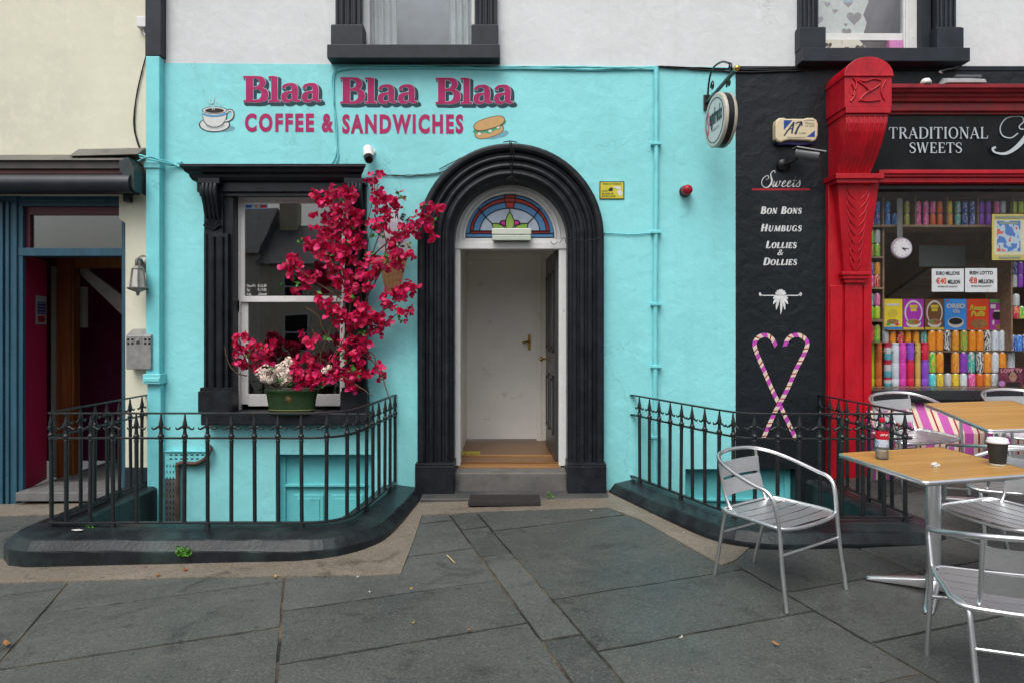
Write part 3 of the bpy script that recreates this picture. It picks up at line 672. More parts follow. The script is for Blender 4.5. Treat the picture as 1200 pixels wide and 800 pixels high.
# ---- left window of the cafe
def fluted(mb, u0, u1, v0, v1, y, n=3, base=None):
    """pilaster board with raised reeds"""
    mb.wbox(u0, u1, v0, v1, y, FY+.03)
    w = (u1-u0); e = w*.14
    for i in range(n):
        a = u0+e+(w-2*e)*(i+.5)/n; r = (w-2*e)/n*.40*.00775
        mb.tube([(wx(a), y-.001, wz(v1)+.02), (wx(a), y-.001, wz(v0)-.03)], r, 8)
    for a in (u0+e*.4, u1-e*.4): mb.wbox(a-e*.35, a+e*.35, v0, v1, y-.018, y)
g = MB()
fluted(g, 243, 271, 275, 456, FY-.055, 2); fluted(g, 406, 431, 275, 456, FY-.055, 2)
for u0, u1 in ((238, 277), (402, 433)):
    g.wbox(u0, u1, 457, 483, FY-.10, FY+.05); g.wbox(u0+1, u1-1, 453, 457, FY-.08, FY+.03)
for u0, u1 in ((242, 264), (409, 430)):      # scroll brackets
    um = (u0+u1)/2
    g.wbox(u0, u1, 216, 276, FY-.05, FY+.03)
    for i in range(4):
        a = u0+2+(u1-u0-4)*(i+.5)/4
        g.tube([(wx(a), FY-d, wz(v)) for v, d in ((218,.13),(226,.15),(234,.13),(243,.10),(252,.085),(258,.07))], [.018,.022,.022,.02,.018,.012], 7)
    for i in range(7):                        # shell
        an = R(-60+20*i); g.tube([(wx(um), FY-.055, wz(271)), (wx(um)+.085*math.sin(an), FY-.075, wz(271)+.10*math.cos(an))], [.008,.016], 6)
    g.wbox(u0-1, u1+1, 213, 219, FY-.15, FY+.03)
# cornice
cpro = [(0,198),(-.19,198),(-.19,201),(-.165,203),(-.15,206),(-.12,208),(-.115,211),(-.095,214),(-.06,216),(-.06,226),(-.04,228),(-.04,231),(.02,231),(.02,198)]
vs = []; n = len(cpro)
for u, ext in ((222, 0), (236, 1), (418, 1), (434, 0)):
    for d, v in cpro:
        k = max(0, -d)/.19
        vs.append((wx(u if ext else (240 - 18*k if u < 300 else 416 + 18*k)), FY+d, wz(v)))
g.add(vs, [(i*n+j, i*n+(j+1) % n, (i+1)*n+(j+1) % n, (i+1)*n+j) for i in range(3) for j in range(n)] + [tuple(range(n)), tuple(range(3*n, 4*n))])
g.wbox(262, 274, 226, 483, FY-.02, FY+.12); g.wbox(410.5, 418, 226, 483, FY-.02, FY+.12)
g.build('window_surround', M_BTRIM, cafe, bev=.004)
g = MB(); g.wbox(238, 434, 483, 497, FY-.15, FY+.20, FY-.10); 
win = None
sill = g.build('window_sill', M_BTRIM, cafe, bev=.008)
yw = FY+.10
g = MB()
def wf(u0, u1, v0, v1, a=0, b_=.07): g.wbox(u0, u1, v0, v1, yw+a, yw+b_, yw)
wf(272, 281, 226, 482); wf(401.5, 412, 226, 482); wf(281, 401.5, 226, 234)
window = g.build('window', M_WFRAME, cafe, bev=.004)
g = MB(); wf(281, 286, 234, 350, .012, .05); wf(400, 401.5, 234, 350, .012, .05); wf(286, 400, 234, 238, .012, .05); wf(281, 401.5, 347, 354, .006, .05)
wf(281, 289, 354, 474, .035, .075); wf(397, 401.5, 354, 474, .035, .075); wf(289, 397, 462, 476, .035, .075)
for a in (279.5, 402): g.wbox(a-2, a+2, 352, 366, yw+.0, yw+.05, yw)
sub(g.build('sash', M_WFRAME, bev=.003), window)
g = MB(); g.wbox(286, 400, 238, 347.5, yw+.026, yw+.030, yw); g.wbox(289, 397, 353, 462.5, yw+.052, yw+.056, yw)
sub(g.build('pane', M_GLASS), window)
g = MB(); g.wbox(286, 312, 239, 244.5, yw+.022, yw+.0255, yw); g.mat(1).wbox(287, 294, 240.2, 243.2, yw+.021, yw+.0218, yw); g.mat(2).wbox(297.5, 301, 240, 243.6, yw+.021, yw+.0218, yw); g.mat(3).wbox(304, 311, 240, 243.6, yw+.021, yw+.0218, yw)
cs = g.build('card_sticker', [flat('sticker_pale_blue', (.35,.55,.75)), flat('sticker_navy', (.03,.08,.35)), flat('sticker_orange', (.7,.25,.03)), flat('sticker_red', (.55,.05,.08))])
tag(cs, 'small pale blue card payment sticker inside the top of the cafe window', 'sticker')
g = MB(); sans(g, 'Mon-Fri', 288, 298, 333, 336.6, yw+.024, .0, yw); sans(g, '8-16.30', 301, 311, 333, 336.6, yw+.024, .0, yw); sans(g, 'Sat', 288, 292, 338, 341.4, yw+.024, .0, yw); sans(g, '9-17.00', 301, 311, 338, 341.4, yw+.024, .0, yw); sans(g, 'Sun', 288, 293, 343, 346, yw+.024, .0, yw); sans(g, 'Closed', 302, 311, 343, 346, yw+.024, .0, yw)
sub(g.build('lettering', flat('white_vinyl', (.75,.75,.72))), window)
# the room behind it
g = MB()
g.box(-3.6, -.95, 6.52, 6.56, -.2, wz(226)-.0) if False else None
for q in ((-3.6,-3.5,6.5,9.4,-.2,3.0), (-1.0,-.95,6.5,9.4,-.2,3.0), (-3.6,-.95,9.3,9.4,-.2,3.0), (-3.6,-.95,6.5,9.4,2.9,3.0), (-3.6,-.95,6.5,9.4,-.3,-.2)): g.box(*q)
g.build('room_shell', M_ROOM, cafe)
g = MB(); g.box(-2.75, -2.1, 7.6, 8.4, -.2, .85); g.mat(1).box(-2.8, -1.9, 7.5, 8.4, .85, .9); g.mat(2).box(-3.1,-2.4,9.0,9.28,-.2,1.5); g.mat(1).box(-2.2,-1.7,9.1,9.28,1.4,1.9)
g.mat(3).box(-2.55,-2.46,6.9,6.95,-.2,2.7)
g.build('counter', [flat('counter_front', (.10,.06,.035)), flat('counter_top', (.34,.33,.31)), flat('dark_cupboard', (.04,.025,.02)), flat('black_post', (.01,.01,.01))], cafe)

# ---- upper window over the cafe
def upper_window(root, uL0, uL1, uR0, uR1, b0, b1, s0, s1, bl, br):
    for (u0, u1), (a, b_) in (((uL0, uL1), bl), ((uR0, uR1), br)):
        g = MB(); fluted(g, u0, u1, -60, b0, FY-.05, 3)
        g.wbox(a, b_, b0, b1, FY-.10, FY+.05); g.wbox(a+.5, b_-.5, b0-2, b0, FY-.075, FY+.03)
        g.build('window_pilaster', M_GREYTRIM, root, bev=.004)
    return MB()
g = upper_window(cafe, 395, 424.5, 556.5, 583, 35, 59, 0, 0, (391, 428), (553, 584))
g = MB(); g.wbox(388, 586, 59.5, 75.5, FY-.14, FY+.2); g.build('upper_window_sill', M_GREYTRIM, cafe, bev=.006)
g = MB(); g.wbox(424, 431, -65, 60, FY+.08, FY+.14); g.wbox(552, 560, -65, 60, FY+.08, FY+.14); g.wbox(431, 552, 57, 60, FY+.08, FY+.14)
uw = g.build('upper_window', M_WFRAME, cafe, bev=.003)
g = MB(); g.wbox(431, 552, -65, 57.5, FY+.10, FY+.105); sub(g.build('pane', M_UGLASS), uw)
M_NET = mat('net_curtain', (.62,.64,.66), .9, var=.1, vscale=4)
def curtain(u0, u1, v0, v1, y, k=5, amp=.03, flare=0):
    m = MB(); n = k*8; vs = []; mm = 10
    for j in range(mm+1):
        for i in range(n+1):
            t = i/n; v = v0+(v1-v0)*j/mm; u = u0+(u1-u0)*t + flare*(j/mm)**2*t
            vs.append((wx(u), y+amp*math.sin(t*k*2*math.pi+.4*math.sin(j*.6))*(0.6+.4*math.sin(3*t)), wz(v)))
    return m.add(vs, [(j*(n+1)+i, j*(n+1)+i+1, (j+1)*(n+1)+i+1, (j+1)*(n+1)+i) for j in range(mm) for i in range(n)], True)
sub(curtain(430, 462, -62, 58, FY+.17, 4).build('curtain', M_NET), uw); sub(curtain(525, 556, -62, 58, FY+.17, 4).build('curtain', M_NET), uw)
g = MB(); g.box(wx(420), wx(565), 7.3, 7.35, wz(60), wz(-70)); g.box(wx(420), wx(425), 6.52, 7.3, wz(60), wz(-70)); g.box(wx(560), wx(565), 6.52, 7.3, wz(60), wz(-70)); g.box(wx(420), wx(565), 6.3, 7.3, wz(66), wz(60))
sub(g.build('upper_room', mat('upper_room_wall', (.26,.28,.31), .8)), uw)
g = MB(); g.lathe([(.0001,.0),(.09,.005),(.11,.05),(.08,.09),(.03,.11),(.0001,.115)], (wx(483), FY+.24, wz(59)), 9, sy=.5)
ob = g.build('cloth_bundle', mat('white_blue_cloth', (.6,.62,.62), .9, col2=(.15,.35,.5), c2at=(.5,.6), c2scale=9)); tag(ob, 'small white and blue bundle of cloth on the upstairs window ledge', 'cloth')

# ---- painted sign over the cafe
M_PINK = mat('magenta_sign_paint', (.38, .018, .115), .55, spec=.25, var=.12, vscale=12, col2=(.31,.025,.10), c2at=(.6,.75), c2scale=20)
M_NAVY = flat('navy_shadow_paint', (.018,.055,.075), .55); M_PALE = flat('pale_outline_paint', (.55,.68,.75), .55)
s = .00775
for (u0, u1, vb) in ((285.5, 377, 120.2), (399, 489.5, 121.8), (510.5, 602, 122.2)):
    g = MB()
    strokes(g.mat(0), HV, 'Blaa', u0, u1, vb, 30.5, FY-.0010, dil=1.15*s, dx=3.4*s, dz=-3.2*s, track=.03)
    strokes(g.mat(0), HV, 'Blaa', u0, u1, vb, 30.5, FY-.0016, dil=1.1*s, dx=1.9*s, dz=-1.8*s, track=.03)
    strokes(g.mat(1), HV, 'Blaa', u0, u1, vb, 30.5, FY-.0036, wt=1.06, dil=.45*s, track=.03)
    strokes(g.mat(2), HV, 'Blaa', u0, u1, vb, 30.5, FY-.0060, wt=1.06, track=.03)
    g.build('painted_lettering', [M_NAVY, M_PALE, M_PINK], cafe)
for tx, u0, u1, v0, v1 in (('COFFEE', 287, 368, 133.2, 155.2), ('&', 377, 391, 133.5, 155.5), ('SANDWICHES', 401, 543, 134.2, 157.2)):
    g = MB(); sans(g, tx, u0, u1, v0, v1, FY-.003, .046, space=1.26); g.build('painted_lettering', M_PINK, cafe)
# painted coffee cup
def cup_pt(u, v): return (wx(220+u/13.33), wz(105+v/13.33))
def oval(cx, cy, a, b, n=28, k0=0, k1=360): return [cup_pt(cx+a*math.cos(R(k0+(k1-k0)*i/n)), cy-b*math.sin(R(k0+(k1-k0)*i/n))) for i in range(n + (0 if k1-k0 == 360 else 1))]
cw, cb, ck, cg, cf, csd, cst = (flat('cup_white_paint', (.62,.64,.62)), flat('cup_blue_paint', (.09,.28,.50)), flat('cup_line_paint', (.03,.06,.09)), flat('cup_grey_paint', (.42,.45,.43)), flat('coffee_paint', (.035,.022,.016)), flat('painted_grey_blue', (.16,.36,.43)), flat('steam_paint', (.42,.70,.73)))
g = MB(); y = FY
def pp(m, pts, dy): g.mat(m).add([(a, y-dy, b) for a, b in pts], [tuple(range(len(pts)))])
pp(5, oval(560, 610, 180, 55), .0012)
pp(2, oval(420, 555, 246, 118), .0018); pp(0, oval(420, 552, 226, 104), .0024); pp(3, oval(430, 560, 150, 60), .003)
body = [cup_pt(*q) for q in ((235,340),(240,420),(262,500),(310,555),(380,585),(460,585),(530,555),(585,490),(605,420),(612,335))]
pp(2, [cup_pt(*q) for q in ((228,335),(232,430),(252,510),(302,566),(375,598),(465,598),(540,566),(600,498),(618,425),(624,325))], .0036)
pp(0, body, .0042)
pp(2, oval(423, 330, 196, 60), .0046); pp(0, oval(423, 330, 182, 50), .0052); pp(4, oval(423, 335, 150, 38), .0058)
g.mat(1).ribbon([cup_pt(*q) for q in ((244,385),(300,408),(380,420),(460,420),(545,405),(605,380))], [.0095]*6, y-.005)
g.mat(2).ribbon(cr([cup_pt(*q) for q in ((604,370),(640,330),(690,335),(712,385),(695,450),(640,490),(580,500))], 5), .0125, y-.0038)
g.mat(0).ribbon(cr([cup_pt(*q) for q in ((604,370),(640,335),(688,342),(704,388),(690,445),(640,480),(590,495))], 5), .007, y-.0044)
for st in (((395,330),(385,270),(400,200),(410,120),(370,70)), ((420,330),(405,250),(345,200),(350,150)), ((480,300),(505,240),(470,190),(450,160))):
    q, w = crw([cup_pt(*p) for p in st], [.002,.005,.006,.005,.001][:len(st)], 5); g.mat(6).ribbon(q, w, y-.0064)
g.build('painted_cup', [cw, cb, ck, cg, cf, csd, cst], cafe)
# painted sandwich roll
def sp(u, v): return (wx(430+u/6.316), wz(75+v/6.316))
g = MB(); ca, sa_ = math.cos(R(16)), math.sin(R(16))
def roll(cx, cy, a, b, k0=0, k1=360, n=26, pw=1.0):
    out = []
    for i in range(n + (0 if k1-k0 == 360 else 1)):
        t = R(k0+(k1-k0)*i/n); c_, s_ = math.cos(t), math.sin(t); x = a*abs(c_)**.7*(1 if c_ >= 0 else -1); yy = b*abs(s_)**.9*(1 if s_ >= 0 else -1)
        out.append(sp(cx + x*ca + yy*-sa_*-1*-1, cy - x*sa_ - yy*ca))
    return out
pp(5, [sp(*q) for q in ((860,555),(930,560),(1020,540),(1050,515),(1040,495),(960,500),(860,520))], .0012)
pp(2, roll(905, 500, 112, 46), .0018); pp(1, roll(905, 502, 106, 41), .0024)
gl = [sp(*q) for q in ((782,505),(800,480),(850,478),(900,462),(960,445),(1005,415),(1032,425),(1020,445),(990,465),(985,485),(950,490),(905,520),(870,510),(830,520),(800,515))]
pp(3, gl, .003); pp(4, [sp(*q) for q in ((808,492),(870,480),(930,458),(1005,430),(1000,448),(930,478),(870,498),(815,505))], .0036)
for c_ in ((832,520),(970,470),(912,500)): pp(0, [sp(c_[0]+14*math.cos(R(60*i)), c_[1]+12*math.sin(R(60*i))) for i in range(6)], .0042)
pp(2, roll(905, 442, 121, 44), .0046); pp(1, roll(905, 442, 115, 39), .0052)
g.build('painted_sandwich', [cw, flat('bread_paint', (.55,.33,.14)), flat('roll_line_paint', (.11,.07,.035)), flat('lettuce_paint', (.05,.32,.17)), flat('ham_paint', (.24,.05,.07)), csd], cafe)
# painted ice cream cone with arched words
g = MB()
def ip(u, v): return (wx(430+u/6.667), wz(220+v/6.667))
pp(1, [ip(*q) for q in ((100,560),(330,490),(262,770),(215,830),(150,830),(120,700))], .0014)
for i in range(5): g.mat(2).ribbon([ip(120+i*45, 560-i*14), ip(150+i*25, 800)], .002, y-.0022); g.mat(2).ribbon([ip(110+i*14, 600+i*50), ip(318-i*16, 560+i*50)], .002, y-.0026)
for i, (a, b_, ra, rb) in enumerate(((215,455,130,70),(200,400,120,65),(215,340,95,60),(205,280,75,60),(212,215,45,55),(212,180,20,30))):
    pp(0 if i % 2 == 0 else 3, [ip(a+ra*math.cos(R(15*k)), b_+rb*math.sin(R(15*k))) for k in range(24)], .003+.0006*i)
g.build('painted_ice_cream', [flat('cone_cream_paint', (.60,.62,.65)), flat('cone_wafer_paint', (.46,.28,.13)), flat('wafer_line_paint', (.30,.17,.07)), flat('cone_shade_paint', (.50,.53,.60))], cafe)
word = 'ICE CREAM'
g = MB()
for i, ch in enumerate(word):
    if ch == ' ': continue
    an = R(-62 + 112*i/(len(word)-1)); ccx, ccz = ip(212, 400)
    m2 = MB(); sans(m2, ch, 0, 4.6 if ch != 'M' else 6, 0, 7.5, 0, .03)
    bx = [p[0] for p in m2.v]; bz = [p[2] for p in m2.v]; mx_, mz_ = (min(bx)+max(bx))/2, min(bz)
    rad = .185
    vs = []
    for p in m2.v:
        px, pz = p[0]-mx_, p[2]-mz_+rad
        vs.append((ccx + px*math.cos(an)+pz*math.sin(an), y-.008, ccz - px*math.sin(an)+pz*math.cos(an)))
    g.add(vs, m2.f)
g.build('painted_lettering', flat('black_letter_paint', (.012,.02,.025)), cafe)

# ---- the sweet shop
shop = thing('sweet_shop', 'sweet shop front with red pilaster, black fascia and a window full of cans', 'building')
blk = [(wx(862), wz(549)), (wx(932), wz(549)), (wx(932), -1.1), (wx(1018), -1.1), (wx(1018), wz(83)), (wx(1480), wz(83)), (wx(1480), wz(78)), (wx(862), wz(78))]
plate('wall', blk, [], FY-.004, FY+.30, M_BLACKW, shop)
plate('upper_wall', rect(862, 1480, -90, 77.9), [rect(956, 1093, -70, 64)], FY+.004, FY+.30, M_WHITE, shop)
hatch(803, 932, 549, 655, shop)
g = MB(); g.box(wx(1018), wx(1480), FY-.001, FY+.2, wz(84), wz(132)) ; g.build('fascia_backing', M_BLACKW, shop)
# lettering painted on the black wall
M_WLET = flat('white_letter_paint', (.62,.64,.64), .6, var=.15); M_RLINE = flat('red_line_paint', (.38,.02,.04), .6)
yb = FY-.004
g = MB(); g.box(wx(881), wx(949), yb-.0014, yb-.0006, wz(223.4), wz(221.2)); g.build('painted_underline', M_RLINE, shop)
g = MB(); strokes(g.mat(0), SCR, 'Sweets', 893, 937.5, 219.5, 16, yb-.002, wt=1.15, track=.0, slant=.22)
g.build('painted_lettering', M_WLET, shop)
for tx, sm_, u0, u1, vb in (('BON BONS','bss bsss',891,938,250.8), ('HUMBUGS','bssssss',891,938,271.3), ('LOLLIES','bssssss',897,932,291), ('&','b',910.5,917,299), ('DOLLIES','bssssss',894,932.5,310.8)):
    g = MB(); strokes(g, ROM, tx, u0, u1, vb, 8.2 if tx != '&' else 6, yb-.001, wt=1.95, slant=.20, small=.80, smalls=sm_, track=.14); g.build('painted_lettering', M_WLET, shop)
# little painted acanthus ornament
g = MB()
def op(u, v): return (wx(870+u/4.21), wz(330+v/4.21))
g.ribbon(cr([op(*q) for q in ((90,72),(83,64),(86,56),(96,68),(140,69),(230,69),(275,68),(286,56),(290,64),(283,72))], 4), .0045, yb-.001)
for i, (a, ln, w) in enumerate(((-62,42,.022),(62,42,.022),(-38,60,.022),(38,60,.022),(-16,78,.02),(16,78,.02),(0,98,.018))):
    b0 = op(187, 66); e = (b0[0]+math.sin(R(a))*ln/4.21*.00775, b0[1]-math.cos(R(a))*ln/4.21*.00775)
    q, w2 = crw([b0, ((b0[0]*.4+e[0]*.6)+.006*math.copysign(1, a), (b0[1]*.4+e[1]*.6)), e], [.004, w*.6, .0008], 5); g.ribbon(q, w2, yb-.0016-i*.0003)
for a in (-70,-40,-10,15,45,72):
    b0 = op(187, 66); e = (b0[0]+math.sin(R(a))*.052, b0[1]+math.cos(R(a))*.052); g.ribbon(cr([b0, ((b0[0]+e[0])/2, (b0[1]+e[1])/2), e], 3), [.003,.006,.008,.010,.011,.009,.003][:7], yb-.0042-.0002*abs(a)/10)
g.build('painted_ornament', M_WLET, shop)
# crossed candy canes
def cane(pts, y0, root):
    q = cr([op(*p) for p in pts], 14); L = [0]
    for a, b_ in zip(q[:-1], q[1:]): L.append(L[-1]+(b_-a).length)
    n = int(L[-1]/.0125); out = []
    for k in range(n+1):
        t = L[-1]*k/n; i = max(j for j in range(len(L)) if L[j] <= t+1e-9); i = min(i, len(q)-2)
        f = (t-L[i])/max(1e-9, L[i+1]-L[i]); out.append(q[i].lerp(q[i+1], f))
    m = MB(); hw = .019
    nr = []
    for i in range(len(out)):
        d = (out[min(i+1, len(out)-1)]-out[max(i-1, 0)]).normalized(); nr.append(Vector((-d.y, d.x)))
    # stripes run aslant: the left edge lags one and a half steps behind the right
    vs = []
    lag = .010
    for i, p in enumerate(out):
        d = Vector((nr[i].y, -nr[i].x)); vs.append(p + nr[i]*hw - d*lag); vs.append(p - nr[i]*hw + d*lag)
    for i in range(len(out)-1):
        k = i % 10
        m.mat(0 if k in (0,1,2,3) else (2 if k == 7 else 1)).add([(v.x, y0, v.y) for v in (vs[2*i], vs[2*i+2], vs[2*i+3], vs[2*i+1])], [(0,1,2,3)])
    return m.build('painted_candy_cane', [flat('cane_magenta_paint', (.48,.07,.42)), flat('cane_cream_paint', (.66,.56,.46)), flat('cane_red_paint', (.34,.03,.03))], root)
cane([(165,318),(148,285),(120,265),(85,270),(60,300),(68,345),(105,435),(150,540),(200,640),(262,772)], yb-.001, shop)
cane([(208,318),(222,285),(250,265),(290,268),(318,300),(305,350),(262,435),(215,540),(160,640),(100,775)], yb-.003, shop)

# red pilaster with scroll bracket
xa, xb = 2.852, 3.255
g = MB()
g.box(wx(967), wx(1018), FY-.06, FY+.25, wz(559)-.02, wz(212))
for a, b_ in ((968.5, 983), (1007.5, 1017)): g.wbox(a, b_, 335, 559, FY-.075, FY-.06)
# drop panel, wide at the top
vs = []
for v, u0, u1, d in ((214, 971, 1020, .16), (322, 983, 1008.5, .10)):
    vs += [(wx(u0), FY-d, wz(v)), (wx(u1), FY-d, wz(v)), (wx(u1), FY-.06, wz(v)), (wx(u0), FY-.06, wz(v))]
g.hexa(vs[4:]+vs[:4])
for v0, v1, e, d in ((320, 324, 4, .135), (324, 328, 2.5, .125), (328, 332.5, 0, .11)): g.wbox(983-e, 1008+e, v0, v1, FY-d, FY-.06)
g.wbox(985, 1005, 332.5, 559, FY-.085, FY-.06)
pil = g.build('pilaster', M_RED, shop, bev=.006)
g = MB()                                      # carved leaves of the drop panel
for sgn in (-1, 1):
    for i in range(9):
        v = 222+i*10; k = 1-(i/9); cx = 995.5; y0 = FY-.155+.055*(v-214)/108
        a = (wx(cx+sgn*1.5), y0, wz(v+12)); b_ = (wx(cx+sgn*(4+10*k)), y0-.012, wz(v+2)); c = (wx(cx+sgn*(6+11*k)), y0, wz(v-4))
        g.tube(cr([(wx(cx+sgn*(1+1.5*k)), y0+.004, wz(v+16)), (wx(cx+sgn*(5+5*k)), y0-.002, wz(v+8)), (wx(cx+sgn*(4+10*k)), y0+.002, wz(v-3)), (wx(cx+sgn*(3+6*k)), y0+.004, wz(v-6))], 4), [.004+.004*math.sin(math.pi*q_/12) for q_ in range(13)], 6)
sub(g.build('carving', M_RED), pil)
# scroll bracket: a moulded block that narrows downwards
sprof = [(.35, 3.385), (.35, 3.56), (.352, 3.62)]
g = MB()
yf = FY-.35
zb, zt = 3.38, 3.655
g.box(xa, xb, yf, FY, zb, zt)
n = 16; c = ((xa+xb)/2, zt)                  # rounded top, falling back to the wall
rx, rz = (xb-xa)/2+.008, .155
arc_f = [(c[0]-rx*math.cos(math.pi*i/n), zt + rz*math.sin(math.pi*i/n)) for i in range(n+1)]
vs = [(x, yf-.012, z) for x, z in arc_f] + [(x, FY, z-.10 if z > zt+.1 else z) for x, z in arc_f]
g.add(vs, [tuple(range(n+1)), tuple(range(2*n+1, n, -1))] + [(i, i+1, n+2+i, n+1+i) for i in range(n)] + [(0, n, 2*n+1, n+1)])
g.box(xa-.008, xb+.008, yf-.016, FY, zt-.014, zt+.004)
g.box(xa+.01, xb-.01, yf-.004, FY, zb-.05, zb); g.box(xa+.02, xb-.02, yf+.02, FY, zb-.075, zb-.05)
curve = [(3.305,-.33),(3.25,-.335),(3.18,-.325),(3.08,-.29),(2.99,-.245),(2.92,-.20),(2.86,-.17),(2.83,-.165)]
xe = [(xa+.02 + (0 if i < 1 else .006*i*0), xb-.02-.0105*i) for i in range(len(curve))]
vs = []
for (z, d), (x0, x1) in zip(curve, xe): vs += [(x0, FY+d, z), (x1, FY+d, z), (x1, FY, z), (x0, FY, z)]
g.add(vs, [(4*i+a, 4*i+(a+1) % 4, 4*i+4+(a+1) % 4, 4*i+4+a) for i in range(len(curve)-1) for a in range(4)] + [(0,1,2,3), tuple(range(len(vs)-4, len(vs)))])
for k in range(8):                            # reeds down the scroll
    t = (k+.5)/8
    g.tube([(x0+(x1-x0)*t, FY+d-.001, z) for (z, d), (x0, x1) in zip(curve, xe)], .0085, 6)
g.box(xa-.02, xb+.0, FY-.235, FY, 2.795, 2.84); g.box(xa-.005, xb-.04, FY-.215, FY, 2.76, 2.795)
br = g.build('scroll_bracket', M_RED, shop, bev=.006)
g = MB()                                      # worn carving on the block: leafy relief
for pts in (((.07,.10),(.10,.20),(.07,.25)), ((.05,.05),(.09,.12),(.06,.20)), ((.10,.24),(.17,.22),(.24,.24),(.31,.23)), ((.12,.05),(.17,.11),(.24,.15),(.30,.19)), ((.34,.06),(.31,.14),(.35,.23)), ((.12,.06),(.20,.05),(.30,.06)), ((.10,.23),(.17,.18),(.22,.13))):
    g.tube(cr([(xa+a, yf-.004, zb+b_) for a, b_ in pts], 5), .009, 6)
sub(g.build('carving', M_RED), br)
# cornice and fascia
g = MB(); xe1 = wx(1480)
cp = [(0,98.5),(-.27,98.5),(-.27,103),(-.25,104),(-.24,108),(-.21,109),(-.205,113),(-.185,115),(-.18,119),(-.15,119.5),(-.15,130),(-.12,131),(-.12,134.5),(-.03,134.5),(0,134.5)]
vs = []; n = len(cp)
for x in (xb-.03, xe1):
    for d, v in cp: vs.append((x, FY+d, wz(v, FY+d)))
g.add(vs, [(j, (j+1) % n, n+(j+1) % n, n+j) for j in range(n)] + [tuple(range(n)), tuple(range(n, 2*n))])
g.build('cornice', M_REDOLD, shop, bev=.003)
g = MB(); g.hexa([(wx(1018), FY-.05, wz(206)), (xe1, FY-.05, wz(206)), (xe1, FY+.05, wz(206)), (wx(1018), FY+.05, wz(206)), (wx(1018), FY-.10, wz(131)), (xe1, FY-.10, wz(131)), (xe1, FY+.05, wz(131)), (wx(1018), FY+.05, wz(131))])
fascia = g.build('fascia', mat('black_fascia_paint', (.009,.012,.014), .22, var=.3, vscale=3, col2=(.020,.026,.028), c2at=(.5,.7), c2scale=2, spec=.35), shop)
g = MB()
strokes(g, ROM, 'TRADITIONAL', 1035, 1149, 166, 13.2, FY-.092, wt=1.0, track=.07); strokes(g, ROM, 'SWEETS', 1059, 1120, 182.3, 12, FY-.085, wt=1.0, track=.07)
vv = [(x, y - .0, z) for x, y, z in g.v]
sub(g.build('lettering', flat('silver_letter', (.50,.56,.60), .45)), fascia)
g = MB(); strokes(g, SCR, 'R', 1158.5, 1235, 185, 45, FY-.094, wt=.95); sub(g.build('lettering', MATS['silver_letter']), fascia)
g = MB(); 
for v0, v1, d in ((203.5, 208, .15), (208, 211, .13), (211, 217, .105)): g.box(wx(1020), xe1, FY-d, FY+.03, wz(v1), wz(v0))
g.build('fascia_moulding', M_RED, shop, bev=.005)
# window frame and sill
M_CHAR = mat('charcoal_gloss', (.022,.025,.028), .3, var=.2, vscale=5)
g = MB(); g.box(wx(1018), xe1, FY-.03, FY+.12, wz(222.5), wz(217)); g.box(wx(1017), wx(1019), FY-.03, FY+.12, wz(456), wz(222.5))
swin = g.build('window', M_CHAR, shop, bev=.004)
g = MB(); g.box(wx(1016), xe1, FY-.11, FY+.14, wz(467), wz(455.5)); g.box(wx(1016), xe1, FY-.09, FY+.12, wz(470), wz(467)); sub(g.build('window_sill', M_CHAR, bev=.006), swin)
g = MB(); g.box(wx(1018), xe1, FY+.035, FY+.041, wz(456), wz(222)); sub(g.build('pane', M_SGLASS), swin)
g = MB(); zz = wz(84); x0_ = wx(1018)
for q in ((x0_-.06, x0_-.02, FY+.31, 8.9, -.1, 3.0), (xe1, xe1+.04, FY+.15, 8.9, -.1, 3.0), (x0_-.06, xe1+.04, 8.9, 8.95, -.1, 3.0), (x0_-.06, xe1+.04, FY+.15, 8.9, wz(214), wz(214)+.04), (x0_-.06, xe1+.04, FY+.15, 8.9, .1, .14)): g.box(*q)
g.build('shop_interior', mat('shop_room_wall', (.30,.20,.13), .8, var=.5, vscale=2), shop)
# striped sloping stall riser
M_MAG = mat('stall_magenta_paint', (.46,.075,.34), .5, var=.08, vscale=7, col2=(.34,.06,.26), c2at=(.6,.8), c2scale=5); M_CRM = mat('stall_cream_paint', (.62,.52,.40), .5, var=.08, vscale=7); M_SRED = flat('stall_red_paint', (.32,.02,.03), .5)
x0 = wx(1010)
g = MB(); g.hexa([(x0, 6.0, -.1), (xe1, 6.0, -.1), (xe1, 6.3, -.1), (x0, 6.3, -.1), (x0, 6.0, .567), (xe1, 6.0, .567), (xe1, 6.3, .567), (x0, 6.3, .567)])
g.hexa([(x0, 6.0, .567), (xe1, 6.0, .567), (xe1, 6.3, .567), (x0, 6.3, .567), (x0, 6.185, .835), (xe1, 6.185, .835), (xe1, 6.3, .835), (x0, 6.3, .835)])
riser = g.build('stall_riser', M_MAG, shop)
g = MB()
def stripe(x, w, m, e):
    g.mat(m).add([(x, 6.0-e, .10), (x+w, 6.0-e, .10), (x+w, 6.0-e, .567), (x, 6.0-e, .567), (x+w, 6.185-e, .835), (x, 6.185-e, .835)], [(0,1,2,3), (3,2,4,5)])
xx = x0+.02
i = 0
while xx < xe1-.2:
    stripe(xx, .038, 0, .002); stripe(xx+.040, .013, 1, .003); stripe(xx+.055, .038, 0, .002); xx += .172; i += 1
sub(g.build('painted_stripes', [M_CRM, M_SRED]), riser)
g = MB(); g.box(wx(968)+.01, xe1, 5.985, 6.3, -.3, .11); g.build('plinth', M_STEP, shop)
